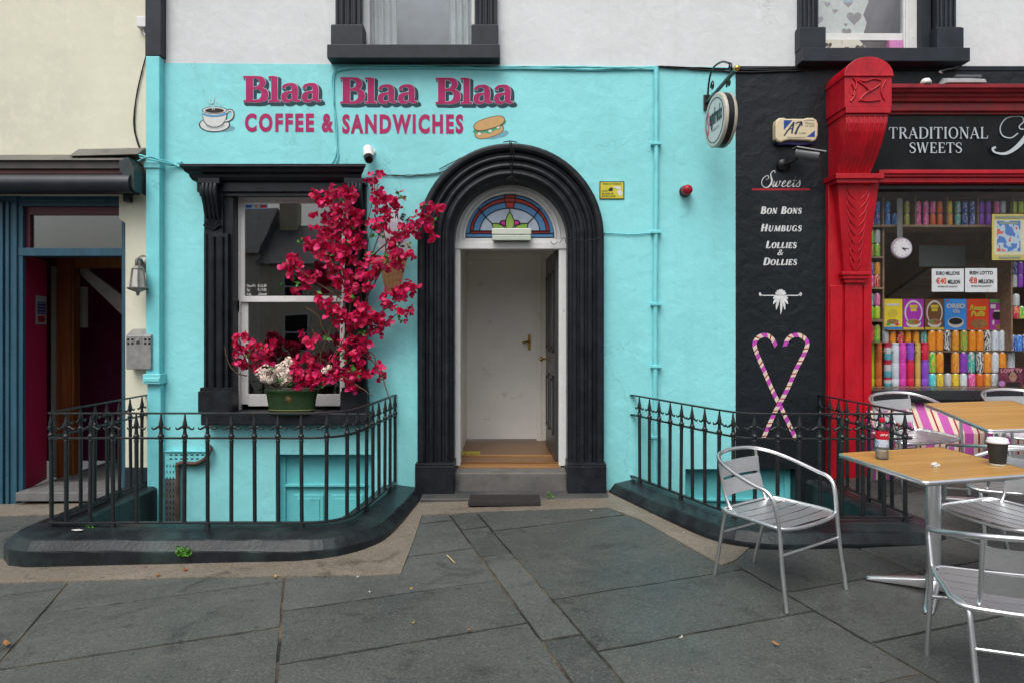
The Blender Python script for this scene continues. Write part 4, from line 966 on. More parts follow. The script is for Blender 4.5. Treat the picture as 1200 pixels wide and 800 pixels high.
# upper window of the sweet shop
g = upper_window(shop, 934, 955.5, 1093, 1115, 38, 63, 0, 0, (931.5, 962), (1090.5, 1121))
g.wbox(1080, 1093, -60, 63, FY+.02, FY+.2)
g.build('window_reveal', M_GREYTRIM, shop, bev=.004)
g = MB(); g.wbox(932, 1125, 63.3, 79, FY-.14, FY+.2); g.build('upper_window_sill', M_GREYTRIM, shop, bev=.006)
g = MB(); g.wbox(1064, 1080, -65, 63, FY+.07, FY+.13); g.wbox(956, 1064, 34.5, 43, FY+.085, FY+.12); g.wbox(1066, 1070, -65, 63, FY+.058, FY+.07)
uw2 = g.build('upper_window', M_WFRAME, shop, bev=.003)
g = MB(); g.wbox(956, 1064, -65, 35, FY+.10, FY+.104); sub(g.build('pane', M_UGLASS), uw2)
g = MB(); g.box(wx(945), wx(1095), 7.4, 7.45, wz(66), wz(-70)); g.box(wx(945), wx(950), 6.52, 7.4, wz(66), wz(-70)); g.box(wx(1090), wx(1095), 6.52, 7.4, wz(66), wz(-70)); g.box(wx(945), wx(1095), 6.38, 7.4, wz(70), wz(63.2))
sub(g.build('upper_room', mat('pink_room_wall', (.30,.28,.29), .8)), uw2)
def heart(cx, cz, r, n=20):
    out = []
    for i in range(n):
        t = 2*math.pi*i/n; out.append((cx + r*16*math.sin(t)**3/17, cz + r*(13*math.cos(t)-5*math.cos(2*t)-2*math.cos(3*t)-math.cos(4*t))/17))
    return out
M_PAPER = flat('white_paper', (.84,.84,.82), .7); M_HOLE = flat('grey_heart', (.20,.21,.23), .8)
scr = plate('heart_screen', [(wx(a), wz(b_)) for a, b_ in ((957,-60),(957,34),(1020,34),(1024,20),(1020,10),(1026,-5),(1022,-60))],
   [heart(wx(a), wz(b_), r) for a, b_, r in ((967,16,.045),(973,26,.02),(986,6,.028),(1009,14,.075),(999,22,.02),(1000,31,.05),(977,-2,.03),(1002,-4,.05))], FY+.125, FY+.13, M_PAPER)
tag(scr, 'white paper screen with cut out hearts hanging in the right upstairs window', 'screen')
g = MB()
bx1 = plate('heart_box', [(wx(a), wz(b_)) for a, b_ in ((958,63),(958,44),(989,44),(990,52),(991,44),(1010,44),(1016,52),(1024,60),(1026,63))], [heart(wx(a), wz(b_), r) for a, b_, r in ((974,51,.035),(995.5,54.5,.023),(1011.5,55,.05))], FY+.05, FY+.10, mat('cream_card', (.60,.58,.50), .7))
tag(bx1, 'cream card with heart shaped cut outs standing on the right upstairs sill', 'card')
g = MB(); g.wbox(1046, 1062, 44.5, 63, FY+.05, FY+.12); o = g.build('gift_box', flat('pink_card', (.58,.22,.45)), bev=.003); tag(o, 'plain pink gift box on the right upstairs window sill', 'box')

# ---- the cream house with the blue door
cream = thing('cream_house', 'cream rendered house with blue shop doorway and rolled awning', 'building')
cw_ = [(wx(-280), wz(-60)), (wx(176.9), wz(-60)), (wx(176.9), wz(547)), (wx(147), wz(547)), (wx(147), wz(262)), (wx(139.5), wz(256)), (wx(139.5), wz(229)), (wx(-280), wz(229))]
plate('wall', cw_[::-1], [], FY, FY+.30, M_CREAM, cream)
g = MB(); g.wbox(147, 177, 547, 640, FY-.012, FY+.3); g.build('plinth', M_GREYTRIM, cream)
g = MB(); g.wbox(-280, 16.5, 229, 640, FY+.03, FY+.10); g.wbox(-280, 3, 236, 640, FY+.0, FY+.03); g.wbox(5, 9, 236, 640, FY+.012, FY+.03)
g.wbox(16.5, 139.5, 229, 240.5, FY+.05, FY+.2); g.wbox(139.5, 147, 258, 587, FY+.04, FY+.2); g.wbox(16.5, 139.5, 290, 299.5, FY+.045, FY+.2); g.wbox(16.5, 22, 240.5, 587, FY+.05, FY+.09)
g.wbox(16.5, 139.5, 232, 235, FY+.035, FY+.05)
bfr = g.build('door_frame', M_BLUE, cream, bev=.004)
M_MAR = mat('maroon_paint', (.10,.012,.028), .45, var=.2, vscale=5)
g = MB(); g.wbox(22, 139.5, 240.5, 250, FY+.09, FY+.14); g.wbox(22, 27, 250, 290, FY+.09, FY+.14)
sub(g.build('transom_frame', M_MAR), bfr)
g = MB(); g.wbox(22, 139.5, 248, 290, FY+.115, FY+.12); sub(g.build('pane', glass('transom_glass', (.7,.75,.75), 2.2)), bfr)
M_CRIM = mat('crimson_door_paint', (.60,.018,.11), .38, var=.15, vscale=3, stretch=(2,2,.6), bump=.15)
XA, XB = wx(21.5,6.3), wx(55,7.0)
g = MB(); g.hexa([(XA-.04, FY+.10, wz(583)), (XA, FY+.10, wz(583)), (XB, 7.0, wz(583)), (XB-.04, 7.0, wz(583)), (XA-.04, FY+.10, wz(296)), (XA, FY+.10, wz(296)), (XB, 7.0, wz(296)), (XB-.04, 7.0, wz(296))])
cd = g.build('open_door', M_CRIM, cream, bev=.003)
x0_, x1_ = XA+.001, XB+.001
def dq(t, z, e=.004): return (x0_+(x1_-x0_)*t + e, FY+.10+.7*t, z)
def dquad(mb, t0, t1, z0, z1, e): mb.add([dq(t0,z0,e), dq(t1,z0,e), dq(t1,z1,e), dq(t0,z1,e)], [(0,1,2,3)])
g = MB(); za, zb_ = 1.5-(380-383)*.0081, 1.5-(345-383)*.0081
dquad(g.mat(0), .56, .96, za, zb_, .004); dquad(g.mat(1), .62, .92, za+.1, zb_-.06, .006); dquad(g.mat(2), .64, .90, za+.02, za+.085, .006)
for i in range(5): dquad(g.mat(0), .65, .88, za+.115+i*.03, za+.122+i*.03, .008)
fn = g.build('fire_notice', [flat('notice_white', (.55,.58,.62)), flat('notice_blue', (.03,.05,.30)), flat('notice_red', (.45,.03,.05))]); tag(fn, 'white fire notice with blue and red panels on the crimson door', 'notice')
g = MB(); yi = 7.1; g.wbox(66, 82, 300, 572, yi, yi+.12, yi); g.wbox(82, 145, 300, 314, yi, yi+.12, yi); g.wbox(80, 84, 314, 572, yi+.03, yi+.14, yi)
g.build('inner_door_frame', wood('brown_varnish', (.26,.085,.028), (.12,.04,.014), 'Z', 2, .35), cream, bev=.003)
g = MB(); g.box(-8.2, wx(145)+.05, 8.7, 8.75, -.2, 3.2); g.box(wx(145)+.0, wx(145)+.05, FY+.2, 8.7, -.2, 3.2); g.box(-8.2, -8.15, FY+.26, 8.7, -.2, 3.2); g.box(-8.2, -5.2, FY+.26, FY+.29, -.2, 3.2); g.box(-8.2, wx(145)+.05, FY+.3, 8.7, 2.75, 2.8)
g.build('hall_wall', mat('dark_plum_wall', (.30,.035,.12), .8, var=.3, vscale=3), cream)
g = MB(); yi = 7.35
a = [(wx(86,yi), wz(314,yi)), (wx(100,yi), wz(314,yi)), (wx(150,yi), wz(352,yi)), (wx(150,yi), wz(376,yi))]; g.slab(a, yi, yi+.06); g.wbox(88, 98.5, 336, 384, yi+.01, yi+.07, yi); g.wbox(56, 65, 312, 560, 7.25, 7.3, 7.2)
g.build('stair_string', mat('cream_stair_paint', (.46,.45,.42), .6), cream)
g = MB(); g.wbox(18, 147, 576.5, 587, FY-.05, FY+.4, FY-.05); g.box(wx(0), wx(147), FY+.35, 8.7, -.2, wz(570, 6.6))
g.build('doorstep', mat('grey_slate_step', (.13,.13,.13), .6, var=.25, vscale=6), cream, bev=.006)
# awning roller, flashing, bracket
M_AWN = mat('awning_fabric_black', (.016,.018,.024), .36, var=.3, vscale=6, col2=(.03,.034,.045), c2at=(.5,.7), c2scale=4)
M_LEADF = mat('grey_lead_flashing', (.12,.115,.10), .6, var=.3, vscale=7, col2=(.45,.44,.40), c2at=(.68,.74), c2scale=9)
g = MB(); g.hexa([(wx(-280), FY-.20, wz(194)), (wx(158), FY-.20, wz(194)), (wx(158), FY, wz(194)), (wx(-280), FY, wz(194)), (wx(-280), FY-.02, wz(183)), (wx(158), FY-.02, wz(182)), (wx(158), FY, wz(182)), (wx(-280), FY, wz(183))])
g.hexa([(wx(94), FY-.16, wz(188)), (wx(172), FY-.16, wz(186)), (wx(172), FY, wz(186)), (wx(94), FY, wz(188)), (wx(94), FY-.03, wz(176)), (wx(172), FY-.03, wz(174.5)), (wx(172), FY, wz(174.5)), (wx(94), FY, wz(176))])
g.build('lead_flashing', M_LEADF, cream, bev=.004)
g = MB(); g.wbox(-280, 157, 193, 203, FY-.17, FY); g.build('awning_case', mat('awning_case_paint', (.05,.045,.04), .5, var=.3), cream, bev=.004)
g = MB(); ya = FY-.20; za_ = wz(215.5, ya)
g.tube([(wx(-280), ya, za_), (wx(156, ya), ya, za_)], .082, 20)
awn = g.build('awning_roller', M_AWN, cream)
g = MB(); g.wbox(-280, 155, 202.5, 208, FY-.15, FY-.02); g.wbox(-280, 150, 222.5, 228.5, FY-.23, FY-.02); sub(g.build('awning_valance', mat('maroon_valance', (.075,.02,.022), .7, var=.3, vscale=8)), awn)
g = MB(); g.slab([(wx(157), wz(196)), (wx(167), wz(192)), (wx(174.5), wz(206)), (wx(174.5), wz(231)), (wx(168), wz(222)), (wx(158), wz(208))], FY-.24, FY-.02)
g.wbox(146, 164, 226, 229, FY-.16, FY); g.wbox(149, 156, 229, 238, FY-.07, FY)
g.build('awning_bracket', mat('dark_green_metal', (.018,.03,.032), .5, var=.3, vscale=12), cream, bev=.004)

# ---- houses over the road (seen mirrored in the panes)
M_OPW = mat('opposite_cream_wall', (.68,.64,.52), .8, var=.1, vscale=1.5); M_SLATE = mat('slate_roof', (.10,.105,.115), .7, var=.3, vscale=4)
def opposite(x0, x1, eave, ridge, lab, wm, wins):
    t = thing('terraced_house', lab, 'building', ((x0+x1)/2, -13, 0), 0, 'houses over the road')
    hw = (x1-x0)/2
    m = MB(); m.box(-hw, hw, -4, 0, -1.4, eave); m.build('wall', wm, t)
    m = MB(); m.add([(-hw-.05,.25,eave-.05),(hw+.05,.25,eave-.05),(hw+.05,-2,ridge),(-hw-.05,-2,ridge),(-hw-.05,-4.2,eave),(hw+.05,-4.2,eave)], [(0,1,2,3),(3,2,5,4),(0,3,4),(1,5,2)]); m.build('roof', M_SLATE, t)
    m = MB(); m.box(-hw+.2, -hw+.9, -2.3, -1.7, ridge-.4, ridge+.9); m.build('chimney', wm, t)
    for (a, b_, w, h) in wins:
        m = MB(); m.box(a, a+w, -.02, .03, b_, b_+h); f = m.build('window', M_WFRAME, t)
        m = MB(); m.box(a+.07, a+w-.07, .03, .036, b_+.07, b_+h/2-.03); m.box(a+.07, a+w-.07, .03, .036, b_+h/2+.03, b_+h-.07); m.build('pane', flat('dark_pane', (.015,.017,.02), .1), f)
opposite(-14.2, -9.5, 4.3, 6.3, 'tall cream terraced house over the road mirrored in the cafe window', M_OPW, [(-1.9,.6,1,1.5),(.6,.6,1,1.5),(-1.9,2.7,.9,1.2),(.6,2.7,.9,1.2)])
opposite(-9.5, -2.5, 3.9, 5.6, 'low cream terraced house over the road with a dark roof', mat('opposite_buff_wall', (.62,.56,.42), .8), [(-2.6,.6,1,1.4),(-.6,-.8,1,2.2),(1.5,.6,1,1.4),(-2.6,2.5,.8,1),(1.5,2.5,.8,1)])
opposite(-2.5, 5, 4.6, 6.6, 'grey terraced house over the road opposite the cafe door', mat('opposite_grey_wall', (.30,.31,.32), .8), [(-3,.6,1,1.5),(-.6,.6,1,1.5),(1.6,.6,1,1.5),(-3,2.9,.9,1.2),(-.6,2.9,.9,1.2),(1.6,2.9,.9,1.2)])
opposite(5, 13, 4.0, 5.8, 'ochre terraced house over the road opposite the sweet shop', mat('opposite_ochre_wall', (.36,.24,.12), .8), [(-3,.6,1,1.4),(0,-.8,1.1,2.2),(2,.6,1,1.4),(-3,2.5,.8,1),(2,2.5,.8,1)])

# ================================================================== THINGS ON THE WALLS
M_TP = mat('turquoise_pipe_paint', (.19,.64,.68), .38, var=.1, vscale=6, col2=(.08,.32,.34), c2at=(.63,.78), c2scale=7, bump=.2, bscale=50)
t = thing('drainpipe', 'square downpipe at the left edge of the cafe, black above and turquoise below', 'drainpipe')
g = MB(); g.wbox(176.5, 192.5, 70, 440, FY-.085, FY); g.build('pipe', M_TP, t, bev=.008)
g = MB(); g.wbox(176, 194.5, -60, 70, FY-.088, FY+.01); g.build('upper_pipe', M_GREYTRIM, t, bev=.006)
g = MB(); g.wbox(175.5, 193.5, 193, 200, FY-.10, FY); g.build('collar', M_TP, t, bev=.006)
g = MB(); g.wbox(175, 195.5, 437, 448.5, FY-.115, FY); g.wbox(176, 195, 441, 446, FY-.122, FY); g.build('collar', M_TP, t, bev=.006)
g = MB(); g.wbox(177, 193, 448, 640, FY-.07, FY); g.build('lower_pipe', M_TP, t, bev=.008)
t = thing('drainpipe', 'slim round turquoise pipe with clips on the wall right of the door', 'drainpipe')
g = MB(); xp = wx(768); g.tube([(xp, FY-.03, wz(80)), (xp+.003, FY-.03, wz(200)), (xp-.006, FY-.03, wz(330)), (xp-.008, FY-.03, wz(640))], .021, 12); g.build('pipe', M_TP, t)
for v in (170, 273, 357, 429, 511):
    g = MB(); g.wbox(762, 774, v-1.5, v+1.5, FY-.058, FY); g.build('clip', M_TP, t, bev=.003)

M_CABB = flat('black_cable', (.012,.013,.014), .5); M_CABT = flat('painted_cable', (.17,.57,.60), .5)
def cable(name, lab, m, runs, r=.006, d=.012, amp=.003):
    g = MB(); q = random.Random(len(lab))
    for run in runs:
        pts = cr([(wx(u), FY-d-(w if w else 0), wz(v)) for u, v, w in [(p+(0,))[:3] for p in run]], 6)
        pts = [p + Vector((0, 0, q.uniform(-amp, amp))) for p in pts]; g.tube(pts, r, 6)
    return tag(g.build(name, m), lab, 'cable')
cable('cable', 'bundle of turquoise painted cables along the top edge of the turquoise wall', M_CABT, [[(392,82),(430,78.5),(500,78),(580,80),(660,79),(720,80),(768,79)], [(396,84),(420,80.5),(500,80.5),(600,81.5),(700,82),(766,82)], [(500,79.5),(600,79.5),(690,83),(768,80.5)]], .010)
cable('cable', 'thick black cables running from the turquoise pipe to the black wall top', M_CABB, [[(768,79),(800,80.5),(840,81.5),(880,83),(930,81.5),(985,78)], [(772,80),(820,82.5),(870,85.5),(930,84),(985,79)], [(780,79),(860,82),(985,77)]], .009, .015)
cable('cable', 'pair of turquoise cables hanging between the letters down to the black cornice', M_CABT, [[(404,81),(395,84),(391.5,95),(392,120),(393,150),(396,175),(396,188),(388,196),(370,199)], [(396,81),(390,90),(390.5,110),(394,140),(395.5,160),(394,182),(386,195),(368,199.5)]], .006)
cable('cable', 'thin dark cable draped from the black window cornice across to the door arch', M_CABB, [[(432,204),(455,206),(490,205.5),(515,203),(525,198)], [(440,204),(470,207),(505,206),(520,202)], [(515,199),(545,184),(575,175),(597,171)]], .004)
cable('cable', 'tied dark cable hanging over the crown of the black door arch', M_CABB, [[(590,171,.10),(598,169.5,.10),(606,171,.10)], [(597,170,.11),(599,182,.11),(598,195,.06),(600,205,.05),(599,214,.04)], [(599,171,.11),(602,185,.11),(600,200,.07),(603,213,.04)], [(594,213,.04),(599,209,.045),(607,215,.04)]], .005)
cable('cable', 'short cable from the door arch to the slim turquoise pipe', M_CABT, [[(706,273),(725,274.5),(745,275),(766,273)]], .005)
cable('cable', 'scruffy wire looped at the right end of the white transom', M_CABB, [[(663,279,-.05),(669,281,.0),(685,283.5,.06),(700,281,.09),(707,276,.07)], [(657,283,-.16),(662,277,-.12),(665,285,-.1),(668,278,-.06),(671,283,-.02)], [(646,280,-.17),(650,284,-.17),(655,281,-.16)]], .003)
cable('cable', 'knot of turquoise painted cables crossing the square downpipe', M_CABT, [[(172,186,.12),(185,189,.12),(200,191,.03),(215,196,0),(232,199,.05)], [(173,189,.12),(190,192,.11),(205,194,.02),(222,199,0)], [(171,193,.12),(186,188,.12),(200,195,.02),(214,190,0)]], .007)
cable('cable', 'single black cable drooping down the cream wall beside the downpipe', M_CABB, [[(172,36),(175,45),(174,58),(167,85),(160,118),(157.5,145),(161,165),(166,178)], [(167,84),(160,118),(158.5,150),(164,172),(168,182)]], .006)
cable('cable', 'grey cable looping from the floodlight to the red cornice', flat('grey_cable', (.22,.22,.21), .6), [[(1085,97,.22),(1092,90,.1),(1105,84,.03),(1114,82,.02),(1122,79,.01)]], .006)

t = thing('junction_box', 'small white junction box high on the cream wall', 'junction box')
g = MB(); g.wbox(164, 175.5, 22.5, 35, FY-.06, FY); g.build('box', M_WPAINT, t, bev=.006)
g = MB(); g.tube(cr([(wx(170), FY-.03, wz(35)), (wx(171), FY-.03, wz(41)), (wx(175), FY-.03, wz(46))], 4), .006, 6); g.build('lead_wire', M_WPAINT, t)

# wall lantern
t = thing('wall_lantern', 'weathered pewter wall lantern on the cream wall by the downpipe', 'lantern')
M_PEW = mat('weathered_pewter', (.24,.235,.215), .5, metal=.6, var=.3, vscale=15, col2=(.10,.09,.075), c2at=(.5,.7), c2scale=14)
g = MB(); g.lathe([(.0001,0),(.075,0),(.075,-.015),(.055,-.03),(.03,-.045),(.0001,-.05)], (wx(169), FY, wz(309)), 18, ax='y'); g.build('back_plate', M_PEW, t)
g = MB(); yl = FY-.16; g.tube(cr([(wx(169), FY-.04, wz(309)), (wx(165,yl+.05), FY-.11, wz(306)), (wx(160.5, yl), yl, wz(305, yl)), (wx(160.5, yl), yl, wz(317, yl))], 5), .014, 8); g.build('arm', M_PEW, t)
lz = wz(341, yl); lx = wx(161.5, yl)
g = MB(); h0 = wz(336.5, yl)-lz; h1 = wz(315, yl)-lz
g.lathe([(.0001,-.045),(.012,-.04),(.02,-.012),(.09,.015),(.098,.026),(.07,h0)], (lx, yl, lz), 6, smooth=False); g.lathe([(.055,h1),(.035,h1+.02),(.015,h1+.03),(.0001,h1+.03)], (lx, yl, lz), 6, smooth=False)
for i in range(6):
    a = i*math.pi/3; g.tube([(lx+.071*math.cos(a), yl+.071*math.sin(a), lz+h0), (lx+.052*math.cos(a), yl+.052*math.sin(a), lz+h1)], .0065, 6)
g.build('cage', M_PEW, t)
g = MB(); g.lathe([(.062,h0),(.045,h1)], (lx, yl, lz), 6, smooth=False); g.build('lantern_glass', mat('frosted_lantern_glass', (.48,.48,.44), .3, var=.2, vscale=9), t)
# cigarette bin
t = thing('cigarette_bin', 'grey steel cigarette bin fixed to the cream wall', 'ashtray')
g = MB(); yb0 = FY-.11; sx = lambda u: wx(u, yb0); sz = lambda v: wz(v, yb0)
g.hexa([(sx(147.5),yb0,sz(432.5)),(sx(177),yb0,sz(432.5)),(sx(177),FY,sz(432.5)),(sx(147.5),FY,sz(432.5)),(sx(147.5),yb0,sz(393)),(sx(177),yb0,sz(393)),(sx(177),FY,sz(385)),(sx(147.5),FY,sz(385))])
g.build('box', M_STEEL, t, bev=.006)
g = MB()
for du in (0, 4.8, 20, 24.8):
    for dv in (0, 4.6): g.wbox(149.2+du-.2, 151.6+du, 396.5+dv, 399.2+dv, yb0-.0012, yb0-.0002, yb0)
g.build('stub_hole', M_DARK, t)
g = MB(); g.wbox(157, 157.6, 396, 403.5, yb0-.0012, yb0-.0002, yb0); g.wbox(166, 166.6, 396, 403.5, yb0-.0012, yb0-.0002, yb0)
g.lathe([(.0001,-.001),(.012,-.001)], (sx(161.8), yb0, sz(400.5)), 8, ax='y'); g.slab([(sx(160),sz(403.5)),(sx(163.6),sz(403.5)),(sx(164.5),sz(400)),(sx(159.2),sz(400))], yb0-.0016, yb0-.0012); g.tube([(sx(161), yb0-.001, sz(401)), (sx(164.5), yb0-.001, sz(396.5))], .003, 5)
g.build('emblem', flat('dark_stencil', (.06,.06,.06)), t)

# white bullet camera by the window, black one by the pilaster
t = thing('security_camera', 'small white security camera above the flowering plant', 'security camera')
cx, cz, cy = wx(434.5), wz(185), FY-.10
g = MB(); g.tube([(cx+.012, FY-.01, cz+.045), (cx+.005, FY-.05, cz+.035), (cx, cy, cz+.012)], .012, 8); g.lathe([(.0001,0),(.035,0),(.035,-.012),(.0001,-.014)], (cx+.012, FY, cz+.045), 12, ax='y'); g.build('mount', M_WPAINT, t)
g = MB(); g.tube([(cx-.012, cy+.04, cz+.062), (cx+.012, cy-.05, cz-.035)], [.046,.046], 14); g.build('housing', M_WPAINT, t, bev=.006)
g = MB(); g.tube([(cx+.012, cy-.05, cz-.035), (cx+.022, cy-.085, cz-.066)], [.043,.036], 14); g.build('lens', flat('camera_black', (.012,.012,.013), .25), t)
t = thing('security_camera', 'black bullet security camera under the cream alarm box', 'security camera')
cx, cz = wx(921), wz(190)
g = MB(); g.lathe([(.0001,0),(.06,0),(.06,-.02),(.045,-.035),(.0001,-.04)], (wx(917), FY-.01, wz(194)), 16, ax='y'); g.tube(cr([(wx(917), FY-.04, wz(194)), (wx(924), FY-.10, wz(192)), (wx(936), FY-.15, wz(183))], 5), .016, 8); g.build('mount', flat('camera_black', ()) if False else MATS['camera_black'], t)
g = MB(); yc = FY-.18; g.tube([(wx(934,yc), yc+.03, wz(178,yc)), (wx(957,yc), yc-.05, wz(185,yc))], [.047,.047], 14); g.build('housing', mat('camera_grey', (.11,.115,.12), .3, var=.1), t, bev=.005)
g = MB(); g.hexa([(wx(932,yc), yc-.03, wz(173.5,yc)), (wx(961,yc), yc-.115, wz(182,yc)), (wx(961,yc), yc+.02, wz(181,yc)), (wx(932,yc), yc+.09, wz(172.5,yc)), (wx(933,yc), yc-.03, wz(172.3,yc)), (wx(962,yc), yc-.115, wz(180.8,yc)), (wx(962,yc), yc+.02, wz(179.8,yc)), (wx(933,yc), yc+.09, wz(171.3,yc))]); g.build('sun_shield', MATS['camera_grey'], t)
# cream alarm box with blue corners
t = thing('alarm_box', 'cream alarm bell box with blue corner triangles on the black wall', 'alarm box')
ya = FY-.085
def ax_(u, v): return (wx(815+u/6.667, ya), wz(75+v/6.667, ya))
g = MB()
oc = [ax_(*q) for q in ((632,440),(655,422),(690,420),(715,428),(850,428),(880,420),(920,420),(948,438),(960,470),(957,560),(942,598),(915,606),(888,598),(735,592),(700,600),(672,612),(640,605),(628,580),(626,480))]
g.slab(oc, ya, FY); ab = g.build('box', mat('aged_cream_plastic', (.62,.54,.36), .45, var=.06, vscale=6, col2=(.48,.36,.18), c2at=(.62,.8), c2scale=8), t, bev=.012)
g = MB(); g.slab([ax_(*q) for q in ((630,590),(672,614),(735,596),(888,602),(915,610),(955,590),(940,618),(900,622),(840,628),(720,622),(660,626))], ya+.03, FY-.02); g.build('base', flat('dark_blue_plastic', (.02,.025,.10), .4), t)
M_ABL = flat('alarm_blue_print', (.02,.07,.26)); M_INK = flat('alarm_ink', (.03,.04,.07)); M_AGR = flat('alarm_grey_print', (.20,.20,.17))
g = MB()
g.mat(0).poly([ax_(690,442), ax_(758,442), ax_(690,518)], ya-.0016); g.mat(0).poly([ax_(932,572), ax_(932,522), ax_(868,572)], ya-.0016)
for pts, w in ((((692,562),(722,520),(770,455)), .0055), (((768,455),(760,500),(752,545)), .0075), (((710,528),(735,510),(760,508)), .004), (((780,470),(800,458),(832,456)), .005), (((832,456),(800,500),(782,545)), .008), (((772,540),(780,548),(792,540)), .004), (((828,462),(832,485)), .005)):
    g.mat(1).ribbon(cr([ax_(*p) for p in pts], 4), w, ya-.0024-.0003*(w*1000 % 3))
g.mat(2).box(ax_(845,440)[0], ax_(930,440)[0], ya-.0016, ya-.0008, ax_(0,443)[1], ax_(0,440)[1]); g.mat(2).box(ax_(715,575)[0], ax_(862,575)[0], ya-.0016, ya-.0008, ax_(0,576)[1], ax_(0,573)[1])
def atx(s_, u0, u1, v0, v1): sans(g.mat(2), s_, 0, 1, 0, 1, ya-.002, .01, xf=None) if False else None
for s_, u0, u1, v0, v1 in (('Phone', 858, 925, 456, 474), ('24 1850', 856, 930, 480, 494), ('ALARMS', 805, 862, 536, 550)):
    m2 = MB(); sans(m2, s_, 815+u0/6.667, 815+u1/6.667, 75+v0/6.667, 75+v1/6.667, ya-.002, .01, ya); g.mat(2).add(m2.v, m2.f)
sub(g.build('print', [M_ABL, M_INK, M_AGR]), ab)
# red alarm beacon
t = thing('alarm_beacon', 'round red beacon on the turquoise wall right of the pipe', 'alarm light')
g = MB(); g.lathe([(.0001,0),(.052,0),(.052,-.03),(.046,-.035),(.046,-.06)], (wx(802.5), FY, wz(225)), 16, ax='y'); g.build('base', flat('beacon_base', (.05,.012,.014), .4), t)
g = MB(); g.lathe([(.046,-.06),(.046,-.10),(.038,-.118),(.018,-.128),(.0001,-.13)], (wx(802.5), FY, wz(225)), 16, ax='y'); g.build('red_lens', flat('beacon_red', (.33,.012,.03), .25), t)
# yellow CCTV notice
t = thing('warning_sign', 'small yellow camera warning sign right of the door arch', 'sign')
g = MB(); g.wbox(702.5, 731.5, 213, 234, FY-.006, FY); g.mat(1).wbox(703.6, 730.4, 214.1, 232.9, FY-.0075, FY-.006)
sg = g.build('board', [flat('sign_black_edge', (.04,.04,.03)), flat('sign_yellow', (.56,.50,.05))], t)
g = MB(); sans(g, 'CCTV', 705, 712, 223.6, 225.6, FY-.0085, .03); sans(g, '24 HOUR', 704.8, 719, 226.4, 228.6, FY-.0085, .03); sans(g, 'SURVEILLANCE', 704.8, 721, 229.4, 231.6, FY-.0085, .02); sans(g, 'WARNING CCTV IN OPERATION', 706, 728, 215.2, 217, FY-.0085, .02)
sub(g.build('lettering', flat('sign_print', (.03,.03,.02))), sg)
g = MB(); q = lambda u, v: (wx(470+u/4), wz(160+v/4))
g.mat(0).poly([q(972,248), q(984,240), q(994,246), q(990,258), q(972,258)], FY-.009); g.mat(1).poly([q(992,240), q(1000,234), q(1030,238), q(1032,246), q(1022,252)], FY-.0096); g.mat(1).poly([q(1012,256), q(1030,252), q(1038,266), q(1034,278), q(1024,280), q(1012,268)], FY-.0092)
sub(g.build('camera_symbol', [MATS['sign_print'], flat('sign_white', (.62,.62,.60))]), sg)
# emergency light over the door
t = thing('emergency_light', 'pale rectangular emergency light fixed to the white transom', 'lamp')
g = MB(); g.wbox(576.5, 622.5, 268.5, 276, YD-.10, YD+.0, YD-.05); g.build('body', mat('aged_light_plastic', (.52,.56,.48), .35, var=.06, col2=(.40,.40,.30), c2at=(.6,.8), c2scale=9), t, bev=.008)
g = MB(); g.wbox(577, 622, 276.2, 282.5, YD-.095, YD+.0, YD-.05); g.build('diffuser', mat('ribbed_diffuser', (.45,.52,.44), .2, var=.05, coat=.4), t, bev=.006)
# floodlight
t = thing('floodlight', 'flat grey floodlight above the red cornice', 'lamp')
g = MB(); yq = FY-.18; g.hexa([(wx(1110,yq),yq,wz(97,yq)),(wx(1157,yq),yq,wz(97,yq)),(wx(1157,yq),FY-.02,wz(94,yq)),(wx(1110,yq),FY-.02,wz(94,yq)),(wx(1112,yq),yq,wz(93,yq)),(wx(1155,yq),yq,wz(93,yq)),(wx(1152,yq),FY-.02,wz(84,yq)),(wx(1117,yq),FY-.02,wz(84,yq))])
g.build('housing', mat('light_grey_metal', (.38,.40,.41), .45, var=.1), t, bev=.005)
g = MB(); g.wbox(1120, 1150, 88, 90.5, yq-.006, yq+.02, yq); g.build('rim', MATS['camera_grey'], t)
g = MB(); ys = FY-.24; g.lathe([(.0001,.05),(.03,.045),(.045,.02),(.045,0),(.0001,0)], (wx(1085,ys), ys, wz(99,ys)), 12); o = g.build('sensor', M_WPAINT); tag(o, 'little white sensor dome sitting on the red cornice', 'sensor')

# hanging round sign on its bracket
t = thing('hanging_sign', 'round white coffee sign hanging from a black scroll bracket', 'sign')
bx, bz = 1.767, 3.53
g = MB(); g.box(bx-.03, bx+.03, FY-.02, FY, wz(130), wz(112)); g.build('wall_plate', M_IRON, t, bev=.003)
g = MB(); g.tube([(bx, FY-.02, bz), (bx, 5.38, bz)], .017, 10)
g.tube(cr([(bx, FY-.03, bz+.02), (bx, 6.12, bz+.17), (bx, 6.0, bz+.24), (bx, 5.75, bz+.20), (bx, 5.55, bz+.11)], 5), .009, 6)
for cy_, cz_, r_ in ((6.02, bz+.09, .05), (5.52, bz+.06, .045), (5.56, bz-.05, .035)):
    g.tube([(bx, cy_+r_*(1-k/22)*math.cos(k*.45), cz_+r_*(1-k/22)*math.sin(k*.45)) for k in range(18)], .007, 6)
g.tube([(bx, 5.62, bz), (bx, 5.62, bz-.06)], .008, 6); g.tube([(bx, 5.92, bz), (bx, 5.92, bz-.06)], .008, 6)
g.build('bracket', M_IRON, t)
g = MB(); g.sphere((bx, 5.365, bz), .026, 12); g.build('brass_knob', mat('bright_brass', (.60,.40,.10), .25, metal=1), t)
dc = Vector((bx, 5.78, 3.245)); al = R(6); DM = Matrix.Translation(dc) @ Matrix.Rotation(al, 4, 'Z')
def tr(mb):
    mb.v = [tuple(DM @ Vector(p)) for p in mb.v]; return mb
